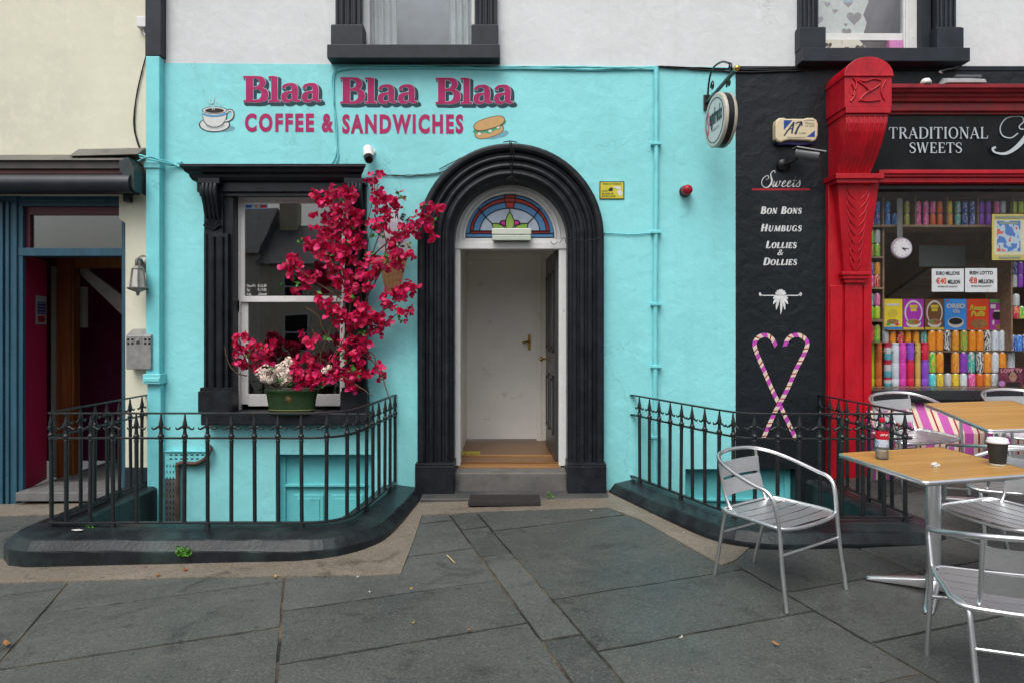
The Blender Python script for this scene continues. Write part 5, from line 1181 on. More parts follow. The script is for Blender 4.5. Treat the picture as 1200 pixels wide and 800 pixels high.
g = MB(); g.lathe([(.205,-.052),(.216,-.055),(.226,-.045),(.226,-.025)], (0,0,0), 40, ax='x', caps=False); g.lathe([(.226,.025),(.226,.045),(.216,.055),(.205,.052)], (0,0,0), 40, ax='x', caps=False)
tr(g).build('rim', mat('worn_cream_rim', (.50,.47,.38), .45, var=.1, col2=(.2,.12,.06), c2at=(.62,.75), c2scale=16), t)
g = MB(); g.lathe([(.2255,-.025),(.2255,.025)], (0,0,0), 40, ax='x', caps=False); tr(g).build('band', flat('sign_dark_band', (.015,.017,.018), .4), t)
g = MB(); g.lathe([(.0001,-.0525),(.207,-.0525)], (0,0,0), 40, ax='x'); g.lathe([(.0001,.0525),(.207,.0525)], (0,0,0), 40, ax='x'); face = tr(g).build('face', flat('sign_face_white', (.56,.60,.60), .3), t)
g = MB(); g.tube([(-.0535, .185*math.cos(2*math.pi*i/48), .185*math.sin(2*math.pi*i/48)) for i in range(48)], .0035, 5, closed=True); sub(tr(g).build('ring', flat('sign_green_ring', (.015,.04,.035))), face)
g = MB(); e = -.0545
for s_, a0, a1, z0, z1, mi in (('S', .165, .118, -.10, .11, 1), ('egafredo', .112, -.155, -.07, .115, 0), ('ZANETTI', .07, -.09, -.085, -.066, 0)):
    m2 = MB(); sans(m2, s_, 0, 100, 0, 100, 0, .035 if s_ != 'ZANETTI' else .0)
    X = [p[0] for p in m2.v]; Z = [p[2] for p in m2.v]; x0, x1, y0, y1 = min(X), max(X), min(Z), max(Z)
    g.mat(mi).add([(e, a0+(p[0]-x0)/(x1-x0)*(a1-a0), z0+(p[2]-y0)/(y1-y0)*(z1-z0)) for p in m2.v], m2.f)
sub(tr(g).build('lettering', [MATS['sign_green_ring'], flat('sign_pink_letter', (.55,.12,.22))]), face)

# perforated cable tray in the left area
t = thing('cable_tray', 'perforated turquoise cable tray bent round the corner in the left sunken area', 'cable tray')
def tray(mb, u0, u1, v0, v1): mb.wbox(u0, u1, v0, v1, FY-.035, FY-.03)
g = MB(); tray(g, 195.5, 245, 528, 540); g.wbox(195.5, 245, 527, 528, FY-.05, FY-.003); tray(g, 195.5, 208, 540, 559); g.build('tray', M_TP, t)
g = MB(); tray(g, 195.5, 208, 559, 640); g.build('bare_tray', mat('dull_zinc', (.12,.13,.13), .5, metal=.4, var=.3, vscale=12), t)
g = MB()
for i in range(7): g.wbox(201+i*6.2, 204+i*6.2, 531, 532.4, FY-.0365, FY-.035); g.wbox(201+i*6.2, 204+i*6.2, 535.5, 537, FY-.0365, FY-.035)
for i in range(11):
    for u in (197.5, 201.2, 205): g.wbox(u, u+1, 543+i*7, 546+i*7, FY-.0365, FY-.035)
g.build('slot', M_DARK, t)
t = tag(MB().tube(cr([(wx(247), FY-.01, wz(523)), (wx(249), FY-.06, wz(526)), (wx(245), FY-.07, wz(535)), (wx(232), FY-.05, wz(541.5)), (wx(212), FY-.04, wz(542)), (wx(211), FY-.04, wz(560)), (wx(211), FY-.04, wz(640))], 6), .020, 8).build('waste_pipe', mat('rusty_brown_pipe', (.075,.045,.03), .7, var=.4, vscale=12)), 'rusty brown pipe running under the perforated tray', 'pipe')

# ================================================================== KERBS AND RAILINGS
def kerb(path, top, lab, name='kerb_plinth', grow=0):
    pf = [(.24,-.7),(.236,top-.094),(.233,top-.084),(.226,top-.076),(.182,top-.030),(.174,top-.024),(.160,top-.020),(.0,top),(-.10,top),(-.13,top-.02),(-.135,-1.08)]
    pf = [(-(o_+grow if o_ > .15 else o_), z_) for o_, z_ in pf]; m = MB(); pth = []
    for a, b_ in zip(path[:-1], path[1:]):
        L_ = (Vector(b_)-Vector(a)).length; k = max(1, int(L_/.12))
        for i in range(k): pth.append(tuple(Vector(a).lerp(Vector(b_), i/k)))
    pth.append(path[-1]); q = random.Random(4)
    m.sweep(pf, pth, smooth=False)
    n = len(pf)
    m.v = [(x+q.uniform(-.0015,.0015), y+q.uniform(-.0015,.0015), z+q.uniform(-.0015,.001)) for x, y, z in m.v]
    return tag(m.build(name, M_KERB, bev=.006), lab, 'kerb')
kerb(PATH_L, .072, 'black painted kerb round the left sunken area under the cafe window', grow=.035)
kerb(PATH_R, .118, 'black painted kerb round the right sunken area behind the chair')

def make_finial():
    m = MB(); m.lathe([(.0125,-.006),(.020,.0),(.022,.008),(.018,.018),(.0125,.024),(.014,.032),(.0115,.045),(.011,.060),(.018,.072),(.0165,.090),(.010,.125),(.006,.155),(.004,.168)], (0,0,0), 10)
    for s_ in (-1, 1):
        m.tube(cr([(0,0,.066), (s_*.020,0,.074), (s_*.040,0,.062), (s_*.058,0,.058), (s_*.066,0,.072)], 5), [.0105-.0003*i for i in range(21)], 6)
    return m
def railing(path, bars, zb, lab, legs):
    t = thing('iron_railing', lab, 'railing', (0, 0, 0))
    zt, zm = .885, .708
    P3 = lambda z, e=0: [(x, y, z) for x, y in path]
    def flatbar(z, w, h, nm):
        m = MB(); m.sweep([(-w/2, z-h/2), (w/2, z-h/2), (w/2, z+h/2), (-w/2, z+h/2)], path); return m.build(nm, M_IRON, t, bev=.002)
    flatbar(zt, .034, .011, 'top_rail'); flatbar(zm, .026, .013, 'middle_rail'); flatbar(zb, .030, .013, 'bottom_rail')
    first = None; q = random.Random(9)
    for x, y, tx, ty in bars:
        a = math.atan2(ty, tx)
        if first is None:
            m = MB(); m.tube([(0,0,zb-.0), (0,0,zm)], .0142, 10); m.lathe([(.0125,0),(.0165,.006),(.0165,.014),(.0125,.022)], (0,0,zm-.03), 10)
            b_ = m.build('bar', M_IRON, t); f = make_finial().build('finial', M_IRON); f.parent = b_; f.location = (0, 0, zm+.006); first = (b_, f)
        else:
            b_ = first[0].copy(); COL.objects.link(b_); f = first[1].copy(); COL.objects.link(f); f.parent = b_
        b_.location = (x, y, 0); b_.rotation_euler = (q.uniform(-.006,.006), q.uniform(-.008,.008), a)
    for x, y in legs:
        m = MB(); m.tube([(x, y, zb-.005), (x, y, zb-.04)], [.017, .021], 8); m.build('foot', M_IRON, t)
    return t
def along(path, u):                           # where the sight line of photo column u meets the path, nearest crossing
    best = []
    for a, b_ in zip(path[:-1], path[1:]):
        fa, fb = a[0]-(u-600)*a[1]/800, b_[0]-(u-600)*b_[1]/800
        if fa*fb <= 0 and fa != fb:
            k = fa/(fa-fb); best.append((a[0]+(b_[0]-a[0])*k, a[1]+(b_[1]-a[1])*k, b_[0]-a[0], b_[1]-a[1]))
    return best
def spaced(path, step, off):
    out = []; d = off
    for a, b_ in zip(path[:-1], path[1:]):
        L_ = math.hypot(b_[0]-a[0], b_[1]-a[1])
        while d < L_:
            k = d/L_; out.append((a[0]+(b_[0]-a[0])*k, a[1]+(b_[1]-a[1])*k, b_[0]-a[0], b_[1]-a[1])); d += step
        d -= L_
    return out
barsL = spaced(PATH_L, .1685, .012); barsR = spaced(PATH_R, .152, .02)
feetL = [p[:2] for p in barsL[1::4]]; feetR = [p[:2] for p in barsR[1::4]]
railing(PATH_L, barsL, .105, 'black iron spear railing round the area below the flowers', feetL)
railing(PATH_R, barsR, .152, 'black iron spear railing between the door and the tables', feetR)

# door mat
g = MB(); g.box(-.37, .24, 5.76, 6.04, gz(0,5.9)+.010, gz(0,5.9)+.034)
for i in range(26): g.box(-.36+i*.0233, -.348+i*.0233, 5.77, 6.03, gz(0,5.9)+.034, gz(0,5.9)+.039)
tag(g.build('door_mat', mat('rubber_mat', (.020,.018,.017), .8, var=.3, vscale=20), loc=(0,-.02,.0)), 'dark ribbed door mat in front of the concrete step', 'mat')

# ================================================================== SWEET SHOP WINDOW
YS = 6.52                                     # plane of the shelf goods behind the glass
def zx(x): return 1010 + x/6.155              # enlarged looks at the window -> photo columns / rows
def z6(y): return 330 + y/6.155
def z8(y): return 210 + y/6.155
def canmat(name, c1, c2, c3=(.6,.6,.6), sc=3.6, thr=.54):
    m = bpy.data.materials.new(name); m.use_nodes = True; t = m.node_tree; N = t.nodes; L = t.links; b = N['Principled BSDF']
    c1, c2, c3 = [tuple(min(.8, q_*1.4) for q_ in c_) for c_ in (c1, c2, c3)]
    b.inputs['Roughness'].default_value = .28; b.inputs['Metallic'].default_value = .0
    tc = N.new('ShaderNodeTexCoord'); oi = N.new('ShaderNodeObjectInfo')
    ad = N.new('ShaderNodeVectorMath'); ad.operation = 'ADD'; L.new(tc.outputs['Object'], ad.inputs[0]); L.new(oi.outputs['Random'], ad.inputs[1])
    n = N.new('ShaderNodeTexNoise'); n.inputs['Scale'].default_value = sc; n.inputs['Detail'].default_value = 2; L.new(ad.outputs[0], n.inputs['Vector'])
    r = N.new('ShaderNodeValToRGB'); r.color_ramp.interpolation = 'CONSTANT'
    r.color_ramp.elements[0].color = tuple(c1)+(1,); r.color_ramp.elements[1].position = thr; r.color_ramp.elements[1].color = tuple(c2)+(1,)
    e = r.color_ramp.elements.new(thr+.10); e.color = tuple(c3)+(1,)
    L.new(n.outputs[0], r.inputs[0]); L.new(r.outputs[0], b.inputs['Base Color']); return m
CM = {
 'orange': canmat('can_orange', (.55,.17,.01), (.62,.30,.04), (.50,.06,.02)), 'amber': canmat('can_amber', (.52,.24,.02), (.45,.10,.02), (.6,.45,.2)),
 'white': canmat('can_white', (.46,.50,.53), (.40,.44,.50), (.22,.28,.42)), 'chequered': canmat('can_chequered', (.03,.03,.035), (.5,.5,.5), (.45,.45,.45), 5, .5),
 'pink': canmat('can_pink', (.50,.06,.22), (.58,.20,.38), (.6,.5,.5)), 'magenta': canmat('tube_magenta', (.48,.04,.30), (.52,.08,.36), (.5,.3,.45), 1.1, .66), 'purple': canmat('tube_purple', (.18,.05,.42), (.24,.09,.46), (.4,.3,.5), 1.1, .66),
 'red': canmat('tube_red', (.46,.012,.045), (.40,.02,.05), (.5,.2,.2), 1.1, .66), 'gold': canmat('tube_gold', (.42,.30,.07), (.48,.36,.12), (.3,.2,.05), 1.1, .66), 'lime': canmat('tube_lime', (.32,.42,.02), (.38,.46,.06), (.5,.5,.2), 1.1, .66),
 'rust': canmat('tube_rust', (.46,.10,.02), (.50,.14,.04), (.5,.3,.15), 1.1, .66), 'pale': canmat('tube_pale', (.45,.50,.55), (.52,.55,.58), (.3,.35,.45), 1.1, .66), 'green': canmat('can_green', (.07,.36,.06), (.45,.45,.05), (.5,.1,.03)),
 'aqua': canmat('can_aqua', (.05,.42,.46), (.10,.50,.50), (.5,.55,.5)), 'teal': canmat('can_teal', (.03,.26,.24), (.35,.45,.38), (.5,.1,.25)), 'blue': canmat('can_blue', (.02,.10,.38), (.10,.28,.55), (.5,.55,.6)), 'navy': canmat('can_navy', (.015,.03,.20), (.35,.40,.5), (.03,.08,.35)),
 'violet': canmat('can_violet', (.16,.03,.33), (.22,.05,.40), (.05,.01,.1)), 'yellow': canmat('can_yellow', (.55,.42,.03), (.50,.30,.03), (.2,.25,.05)), 'olive': canmat('can_olive', (.16,.24,.06), (.5,.30,.03), (.3,.36,.1)), 'crimson': canmat('can_crimson', (.38,.02,.05), (.5,.25,.1), (.5,.5,.4)),
 'silver': canmat('can_silver', (.32,.34,.36), (.40,.42,.44), (.2,.2,.25)), 'banded': None}
mb_ = bpy.data.materials.new('tube_banded'); mb_.use_nodes = True; N = mb_.node_tree.nodes; L = mb_.node_tree.links
tc = N.new('ShaderNodeTexCoord'); sx_ = N.new('ShaderNodeSeparateXYZ'); rp = N.new('ShaderNodeValToRGB'); rp.color_ramp.interpolation = 'CONSTANT'
rp.color_ramp.elements[0].color = (.10,.42,.52,1); rp.color_ramp.elements[1].position = .36; rp.color_ramp.elements[1].color = (.5,.54,.56,1); e_ = rp.color_ramp.elements.new(.72); e_.color = (.45,.01,.05,1)
L.new(tc.outputs['Generated'], sx_.inputs[0]); L.new(sx_.outputs['Z'], rp.inputs[0]); L.new(rp.outputs[0], N['Principled BSDF'].inputs['Base Color']); CM['banded'] = mb_
M_CANTOP = mat('can_top_metal', (.55,.55,.55), .3, metal=1)
g = MB(); g.lathe([(.80,0),(.95,.03),(1,.07),(1,.86),(.93,.93),(.80,.97)], (0,0,0), 16); g.mat(1).lathe([(.80,.97),(.78,1.0),(.72,.985),(.0001,.985)], (0,0,0), 16)
can0 = g.build('drinks_can', [CM['orange'], M_CANTOP]); can0.scale = (.03,.03,.12)
g = MB(); g.lathe([(.93,0),(1,.02),(1,.85),(.86,.86),(.86,.88),(.97,.89),(.97,.98),(.90,1.0),(.0001,1.0)], (0,0,0), 16)
tub0 = g.build('snack_tube', [CM['lime'], M_CANTOP]); tub0.scale = (.03,.03,.12)
_used = {}
ORD = ['first','second','third','fourth','fifth','sixth','seventh','eighth','ninth','tenth','eleventh','twelfth','thirteenth','fourteenth','fifteenth','sixteenth','seventeenth','eighteenth']
def jar(kind, colr, uc, v0, v1, w, label, group, y=YS):
    src = can0 if kind == 'drinks_can' else tub0
    if kind in _used: o = src.copy(); COL.objects.link(o)
    else: o = src; _used[kind] = 1
    o.material_slots[0].link = 'OBJECT'; o.material_slots[0].material = CM[colr]
    r = w/2*y/800; o.location = (wx(uc, y), y, wz(v1, y)); o.scale = (r, r, (v1-v0)*y/800); o.rotation_euler = (0, 0, random.uniform(0, 6.28))
    tag(o, label, 'can' if kind == 'drinks_can' else 'tube', group)
def row(cols, y0, y1, where, group, kind='drinks_can', w=7.6, f=z6, y=YS):
    cols = sorted(cols)
    for i, (x, c) in enumerate(cols):
        jar(kind, c, zx(x), f(y0), f(y1), w if c != 'gold' else 6.2, '%s %s, %s from the left in %s' % (c, 'can' if kind == 'drinks_can' else 'snack tube', ORD[i], where), group, y)
# stacked tubes, lower left
TC = [(62,['lime']*3), (117,['rust']*3), (185,['banded']*3), (240,['pale']*3), (292,['magenta']*3), (348,['purple','red','red']), (402,['gold']*3), (453,['red','purple','purple'])]
for k, (a, b_, nm) in enumerate(((440,562,'top'), (562,688,'middle'), (688,752,'bottom'))):
    row([(x, c[k]) for x, c in TC], a, b_, 'the %s layer of the snack tube stacks' % nm, 'snack tubes stacked at the bottom of the shop window', 'snack_tube', 8.2)
GC = 'drinks cans under the cereal boxes'
row([(168,'silver'),(220,'orange'),(275,'crimson'),(330,'orange'),(388,'amber'),(445,'teal')], 352, 440, 'the short row right under the cereal boxes', GC, y=6.56)
row([(503,'orange'),(558,'orange'),(613,'chequered'),(672,'amber'),(733,'olive'),(792,'orange'),(848,'orange'),(902,'chequered'),(957,'white'),(1010,'white')], 352, 497, 'the tall row right under the cereal boxes', GC, w=8.4)
row([(505,'green'),(560,'orange'),(672,'amber'),(730,'violet'),(785,'teal'),(848,'chequered'),(900,'orange'),(957,'white'),(1012,'orange'),(1072,'white')], 507, 655, 'the second row below the cereal boxes', GC, w=8.4)
row([(506,'aqua'),(560,'yellow'),(618,'silver'),(672,'yellow'),(730,'white'),(790,'pink'),(848,'rust'),(903,'amber'),(955,'white')], 660, 752, 'the bottom row by the window sill', GC, w=8.2)
GT = 'drinks cans on the high shelf'
row([(72,'blue'),(110,'blue'),(183,'blue'),(322,'olive'),(405,'pink'),(460,'pink'),(510,'pink'),(560,'rust'),(630,'yellow'),(690,'teal'),(742,'navy'),(795,'navy'),(860,'violet'),(910,'violet'),(970,'pink'),(1016,'silver'),(1095,'lime'),(1146,'lime')], 160, 247, 'the upper row on the high shelf', GT, w=6.2, f=z8, y=6.42)
row([(72,'navy'),(110,'navy'),(183,'blue'),(235,'blue'),(322,'olive'),(405,'pink'),(460,'pink'),(510,'rust'),(560,'rust'),(632,'amber'),(690,'teal'),(742,'navy'),(795,'navy'),(860,'violet'),(910,'violet')], 250, 336, 'the lower row on the high shelf', GT, w=6.2, f=z8, y=6.42)
GL = 'drinks cans in the narrow left shelves'
for (a, b_, c1, c2, f, nm) in ((365,465,'green','silver',z8,'first'), (468,560,'olive','green',z8,'second'), (600,690,'navy','amber',z8,'third'), (692,782,'pink','crimson',z8,'fourth'), (85,176,'teal','pink',z6,'fifth'), (178,270,'green','lime',z6,'sixth'), (312,434,'crimson','green',z6,'seventh')):
    row([(62,c1),(108,c2)], a, b_, 'the %s narrow shelf row by the pilaster' % nm, GL, w=7, f=f, y=6.42)
row([(1096,'navy'),(1140,'violet')], 600, 690, 'the shelf right of the lottery notices', GT, w=6.5, f=z8, y=6.42); row([(1096,'silver'),(1140,'violet')], 692, 782, 'the lower shelf right of the notices', GT, w=6.5, f=z8, y=6.42)
row([(1108,'silver')], 90, 178, 'the right column above the red can', GT, w=8, y=6.42); row([(1108,'crimson'),(1150,'green')], 180, 270, 'the right column under the silver can', GT, w=7.5, y=6.42)
row([(1090,'navy'),(1130,'blue'),(1165,'navy')], 385, 500, 'the right column beside the white cans', GT, w=6.5, y=6.42)
# shelf unit
M_SHELF = wood('dark_shelf_wood', (.28,.19,.115), (.15,.095,.055), 'X', 3, .5)
t = thing('display_shelf', 'dark brown shelf unit holding the cans in the sweet shop window', 'shelf', (wx(1018), 6.7, wz(455)))
def brd(nm, u0, u1, v0, v1, y0, y1, yr=6.42): under(MB().wbox(u0, u1, v0, v1, y0, y1, yr).build(nm, M_SHELF), t)
brd('shelf_board', 1012, 1460, z8(337), z8(352), 6.36, 6.75); brd('shelf_board', 1012, 1032, z8(562), z8(575), 6.36, 6.75); brd('shelf_board', 1012, 1032, z8(783), z8(796), 6.36, 6.75); brd('shelf_board', 1012, 1032, z6(271), z6(290), 6.36, 6.75)
brd('shelf_board', 1012, 1460, z6(498), z6(506), 6.50, 6.75, 6.55); brd('shelf_board', 1012, 1033, z6(434), z6(440), 6.36, 6.75)
for u in (1033, 1071, 1108, 1144, 1185): brd('upright', u, u+1.6, 231, z8(337), 6.40, 6.75)
brd('upright', 1033, 1035, z8(337), z6(352), 6.40, 6.75); brd('upright', 1183, 1185, z8(337), z6(500), 6.40, 6.75)
brd('back_board', 1012, 1460, 226, z8(337), 6.74, 6.76)
brd('back_board', 1035, 1183, z6(352), 460, 6.74, 6.76)
g = MB(); g.box(wx(1012), xe1, FY+.06, 6.80, wz(456.5)-.03, wz(455.8)); under(g.build('base_board', M_SHELF), t)
g = MB(); g.wbox(1036, 1182, z6(346), z6(351), 6.5, 6.75, 6.55); under(g.build('shelf_board', M_SHELF), t)
# cereal boxes
CB = [('yellow', (.60,.47,.03), 1034.5, 1057.5, 'plain yellow cereal box with a blue lower edge, leftmost of its row'), ('purple', (.30,.03,.33), 1058.3, 1082.5, 'purple cereal box with a pale arch, left of the brown one'), ('brown', (.14,.06,.025), 1084, 1106, 'brown cereal box with a pale arch and yellow foot'),
      ('blue', (.04,.22,.60), 1107, 1132.5, 'bright blue cereal box with white lettering and a bowl'), ('red', (.55,.05,.015), 1133, 1159, 'orange red cereal box with yellow slanted lettering'), ('violet', (.30,.03,.26), 1159.5, 1181.5, 'violet cereal box with a green top band')]
CW, CY, CR_, CG, CBR, CBL = flat('box_white', (.60,.60,.58)), flat('box_yellow', (.62,.48,.05)), flat('box_red', (.50,.05,.03)), flat('box_green', (.08,.36,.06)), mat('box_cereal', (.30,.15,.05), var=.5, vscale=60), flat('box_blue', (.05,.22,.50))
YC = 6.55
for nm, c, u0, u1, lab in CB:
    c = tuple(min(.8, q_*1.3) for q_ in c)
    v0, v1 = 350.5, 386.2; um = (u0+u1)/2; w = u1-u0
    t = thing('cereal_box', lab, 'cereal box', (wx(um, YC), YC, wz(v1, YC)), 0, 'cereal boxes in the sweet shop window')
    def ub(mb, n_, ms): return under(mb.build(n_, ms), t)
    ub(MB().wbox(u0, u1, v0, v1, YC, YC+.055, YC), 'carton', flat('carton_'+nm, c, .35, var=.04))
    g = MB(); f = YC-.001
    def disc(m, cu, cv, ru, rv, dy, k0=0, k1=360): g.mat(m).poly([(wx(cu+ru*math.cos(R(k0+(k1-k0)*i/20)), YC), wz(cv-rv*math.sin(R(k0+(k1-k0)*i/20)), YC)) for i in range(20 if k1-k0 == 360 else 21)], f-dy)
    def rc(m, a, b_, c_, d, dy): g.mat(m).poly(rect(a, b_, c_, d, YC), f-dy)
    if nm == 'yellow': rc(0, u0+4, u1-4, 356, 358.5, .001); rc(5, u0, u1, 383, 386, .001); disc(0, um, 378, 8, 4, .001); disc(4, um, 377, 7, 3, .002); disc(3, um-5, 380, 2.5, 1.5, .003); disc(2, um+5, 380, 2.5, 1.5, .003); disc(1, um, 367, 6, 5, .001)
    elif nm in ('purple', 'brown'):
        disc(0, um, 366, w*.44, 14, .001); disc(6, um, 366.5, w*.37, 12.2, .0016); rc(1, um-4.5, um+4.5, 357.5, 361, .0024); rc(1, um-3.5, um+3.5, 361.6, 365, .0024)
        disc(0, um, 379, w*.36, 5, .0028); disc(4, um, 377.5, w*.32, 3.2, .0036); disc(3, um-3, 377, 1.8, 1.2, .0044); disc(2, um+3, 378, 1.8, 1.2, .0044); rc(1, u0, u1, 383.6, 386, .0036)
    elif nm == 'blue':
        disc(0, um, 378, 9.5, 6.2, .001); disc(7, um, 376.6, 8, 4, .002); rc(2, u0+1.5, u0+4.5, 351.5, 353.5, .001)
        for s_, a, b_, c_, d in (('OREO', u0+2, u1-2, 356, 361.5), ("O's", um-3, um+4.5, 362.5, 367)):
            m2 = MB(); sans(m2, s_, a, b_, c_, d, f-.003, .04, YC); g.mat(0).add(m2.v, m2.f)
    elif nm == 'red':
        disc(4, um+1, 379.5, 9.5, 5.5, .001); disc(2, um+1, 381, 9.8, 4.2, .0005)
        for s_, a, b_, c_, d in (('Reese', u0+3, u1-4, 357.5, 364), ('Puffs', u0+4, u1-5, 364.5, 371)):
            m2 = MB(); sans(m2, s_, a, b_, c_, d, f-.003, .045, YC, shear=.25); g.mat(1).add(m2.v, m2.f)
    else:
        rc(3, u0, u1-3, 351, 355, .001); disc(4, um+2, 383, 7, 3, .001); disc(7, um-2, 370, 5.5, 5, .001); rc(0, u0+5, u1-1, 363.5, 365.5, .002); rc(0, u0+1, u0+7, 357, 361.5, .002); disc(0, u0+4.5, 378, 1.3, 3, .001); disc(1, um+7, 372, 1.5, 1.5, .002)
    ub(g, 'cover_print', [CW, CY, CR_, CG, CBR, CBL, MATS['carton_'+nm], flat('biscuit_dark', (.03,.022,.02))])
# clock
YK = 6.30
t = thing('wall_clock', 'small white round clock hanging inside the sweet shop window', 'clock', (wx(1056.5, YK), YK, wz(291, YK)))
kx, kz = wx(1056.5, YK), wz(291, YK)
g = MB(); g.lathe([(.0001,.02),(.095,.02),(.098,.0),(.092,-.012),(.085,-.008)], (kx, YK, kz), 28, ax='y', caps=False); under(g.build('rim', flat('clock_rim', (.46,.36,.46), .3)), t)
g = MB(); g.lathe([(.0001,-.0125),(.084,-.0125)], (kx, YK, kz), 28, ax='y'); under(g.build('dial', flat('clock_dial', (.72,.71,.72), .4)), t)
g = MB()
for i in range(12):
    a = R(30*i); m2 = MB(); sans(m2, str(12 if i == 0 else i), 0, 1.5 if i in (0, 10, 11) else .9, 0, 1.7, 0, .02, YK)
    mx_ = sum(p[0] for p in m2.v)/len(m2.v); mz_ = sum(p[2] for p in m2.v)/len(m2.v)
    g.add([(kx+.070*math.sin(a)+p[0]-mx_, YK-.0135, kz+.070*math.cos(a)+p[2]-mz_) for p in m2.v], m2.f)
under(g.build('numerals', flat('clock_numerals', (.30,.12,.28))), t)
g = MB()
for a, l, w, d in ((128, .042, .0045, .0145), (100, .060, .0036, .0155)): g.ribbon([(kx, kz), (kx+l*math.sin(R(a)), kz+l*math.cos(R(a)))], w, YK-d)
under(g.build('hands', flat('clock_hands', (.02,.02,.02))), t)
g = MB(); g.wbox(1053, 1059.5, 232, 279, YK+.025, YK+.028, YK); under(g.build('strap', flat('clear_strap', (.16,.17,.16), .3)), t)
g = MB(); g.wbox(1077, 1131.5, 288, 312.5, 6.70, 6.715, 6.7); o = g.build('reflection_panel', mat('grey_green_reflection', (.085,.105,.10), .5, var=.15)); tag(o, 'plain grey green panel standing in for a faint reflection behind the lottery notices', 'board')  # added panel: a faint grey green reflection in the pane, built as a solid
g = MB(); g.slab([(wx(1036,7.6),wz(352,7.6)),(wx(1096,7.6),wz(310,7.6)),(wx(1185,7.6),wz(300,7.6)),(wx(1185,7.6),wz(318,7.6)),(wx(1120,7.6),wz(330,7.6)),(wx(1050,7.6),wz(372,7.6))], 7.6, 7.7); o = g.build('reflection_strip', M_SHELF); tag(o, 'sloping brown strip standing in for the diagonal reflection in the sweet shop window', 'reflection strip')  # brown diagonal reflection in the pane, modelled as a sloping strip
# lottery notices
YN = FY+.046
for u0, u1, v0, v1, l1, l2, n_ in ((1092, 1129.5, 315, 342, 'EURO MILLIONS', '\u20ac40', 'white lottery notice reading forty million, left of its pair'), (1131, 1168.5, 314.5, 342.5, 'IRISH LOTTO', '\u20ac8', 'white lottery notice reading eight million, right of its pair')):
    t = thing('lottery_notice', n_, 'notice', (wx((u0+u1)/2, YN), YN, wz(v1, YN)), 0, 'lottery notices taped inside the shop window')
    g = MB(); q = rect(u0, u1, v0, v1, YN); g.slab(q, YN, YN+.002); under(g.build('paper', flat('notice_paper', (.66,.68,.70), .7)), t)
    g = MB(); sans(g, l1, u0+5, u1-5, v0+3.2, v0+7.6, YN-.0015, .04, YN); big = u0+ (13.5 if l2 == '\u20ac40' else 10.5) + 3.5
    m2 = MB(); sans(m2, l2, u0+4.5, big, v0+10.5, v0+18, YN-.0015, .04, YN); g.mat(1).add(m2.v, m2.f)
    m2 = MB(); sans(m2, 'MILLION', big+1.5, u1-4.5, v0+13, v0+18, YN-.0015, .05, YN); g.mat(0).add(m2.v, m2.f)
    m2 = MB(); sans(m2, 'ESTIMATED JACKPOT', u0+7, u1-7, v0+20.2, v0+22.6, YN-.0015, .03, YN); g.mat(0).add(m2.v, m2.f)
    under(g.build('lettering', [flat('notice_ink', (.02,.02,.025)), flat('notice_orange_ink', (.58,.08,.02))]), t)
# poster and small goods at the right
t = thing('poster', 'yellow bordered poster with a blue picture stuck inside the shop window', 'poster', (wx(1181, YN), YN, wz(305, YN)))
g = MB(); g.slab(rect(1162.5, 1206, 251, 305, YN), YN, YN+.002); under(g.build('border', flat('poster_yellow', (.56,.47,.13), .5)), t)
g = MB(); g.slab(rect(1165, 1204, 258, 299, YN), YN-.002, YN); under(g.build('paper', flat('poster_cream', (.60,.58,.42), .5)), t)
g = MB(); g.slab(rect(1168, 1195.5, 259, 295, YN), YN-.004, YN-.002); under(g.build('picture', canmat('poster_picture', (.05,.13,.34), (.30,.38,.45), (.42,.08,.05), 13, .50)), t)
g = MB(); g.slab(rect(1171, 1193, 260.5, 263, YN), YN-.0052, YN-.004); g.slab(rect(1170, 1196, 301, 303, YN), YN-.0045, YN-.002); g.slab(rect(1166, 1202, 253.5, 256, YN), YN-.0045, YN-.002); under(g.build('print', flat('poster_print', (.25,.30,.24))), t)
t = thing('magazine', 'dark pink magazine with a portrait cover standing on the window sill', 'magazine', (wx(1185, 6.4), 6.4, wz(452, 6.4)))
g = MB(); g.wbox(1171, 1199, 430.5, 453, 6.40, 6.408, 6.4); under(g.build('cover', mat('magazine_cover', (.16,.03,.06), .3, var=.5, vscale=14)), t)
g = MB(); g.mat(0).poly([(wx(1187+4.4*math.cos(R(18*i)), 6.4), wz(441-5.6*math.sin(R(18*i)), 6.4)) for i in range(20)], 6.3985); g.mat(1).poly([(wx(1187+5.8*math.cos(R(180*i/12)), 6.4), wz(439.5-6.5*math.sin(R(180*i/12)), 6.4)) for i in range(13)], 6.3992); g.mat(1).poly(rect(1179, 1195.5, 447.5, 453, 6.4), 6.3990)
g.mat(1).poly(rect(1184.4, 1186, 439.6, 440.4, 6.4), 6.397); g.mat(1).poly(rect(1188, 1189.6, 439.6, 440.4, 6.4), 6.397); g.mat(2).poly(rect(1185.6, 1188.6, 443.8, 444.6, 6.4), 6.397); g.mat(3).poly([(wx(1174+4*math.cos(R(30*i)), 6.4), wz(449+3.5*math.sin(R(30*i)), 6.4)) for i in range(12)], 6.3988)
m2 = MB(); sans(m2, 'LOVE TV', 1172.5, 1198, 431.5, 436, 6.3975, .04, 6.4); g.mat(2).add(m2.v, m2.f)
under(g.build('cover_print', [flat('portrait_skin', (.36,.20,.14)), flat('portrait_dark', (.02,.015,.015)), flat('magazine_title', (.55,.25,.30)), flat('magazine_lilac', (.40,.20,.42))]), t)

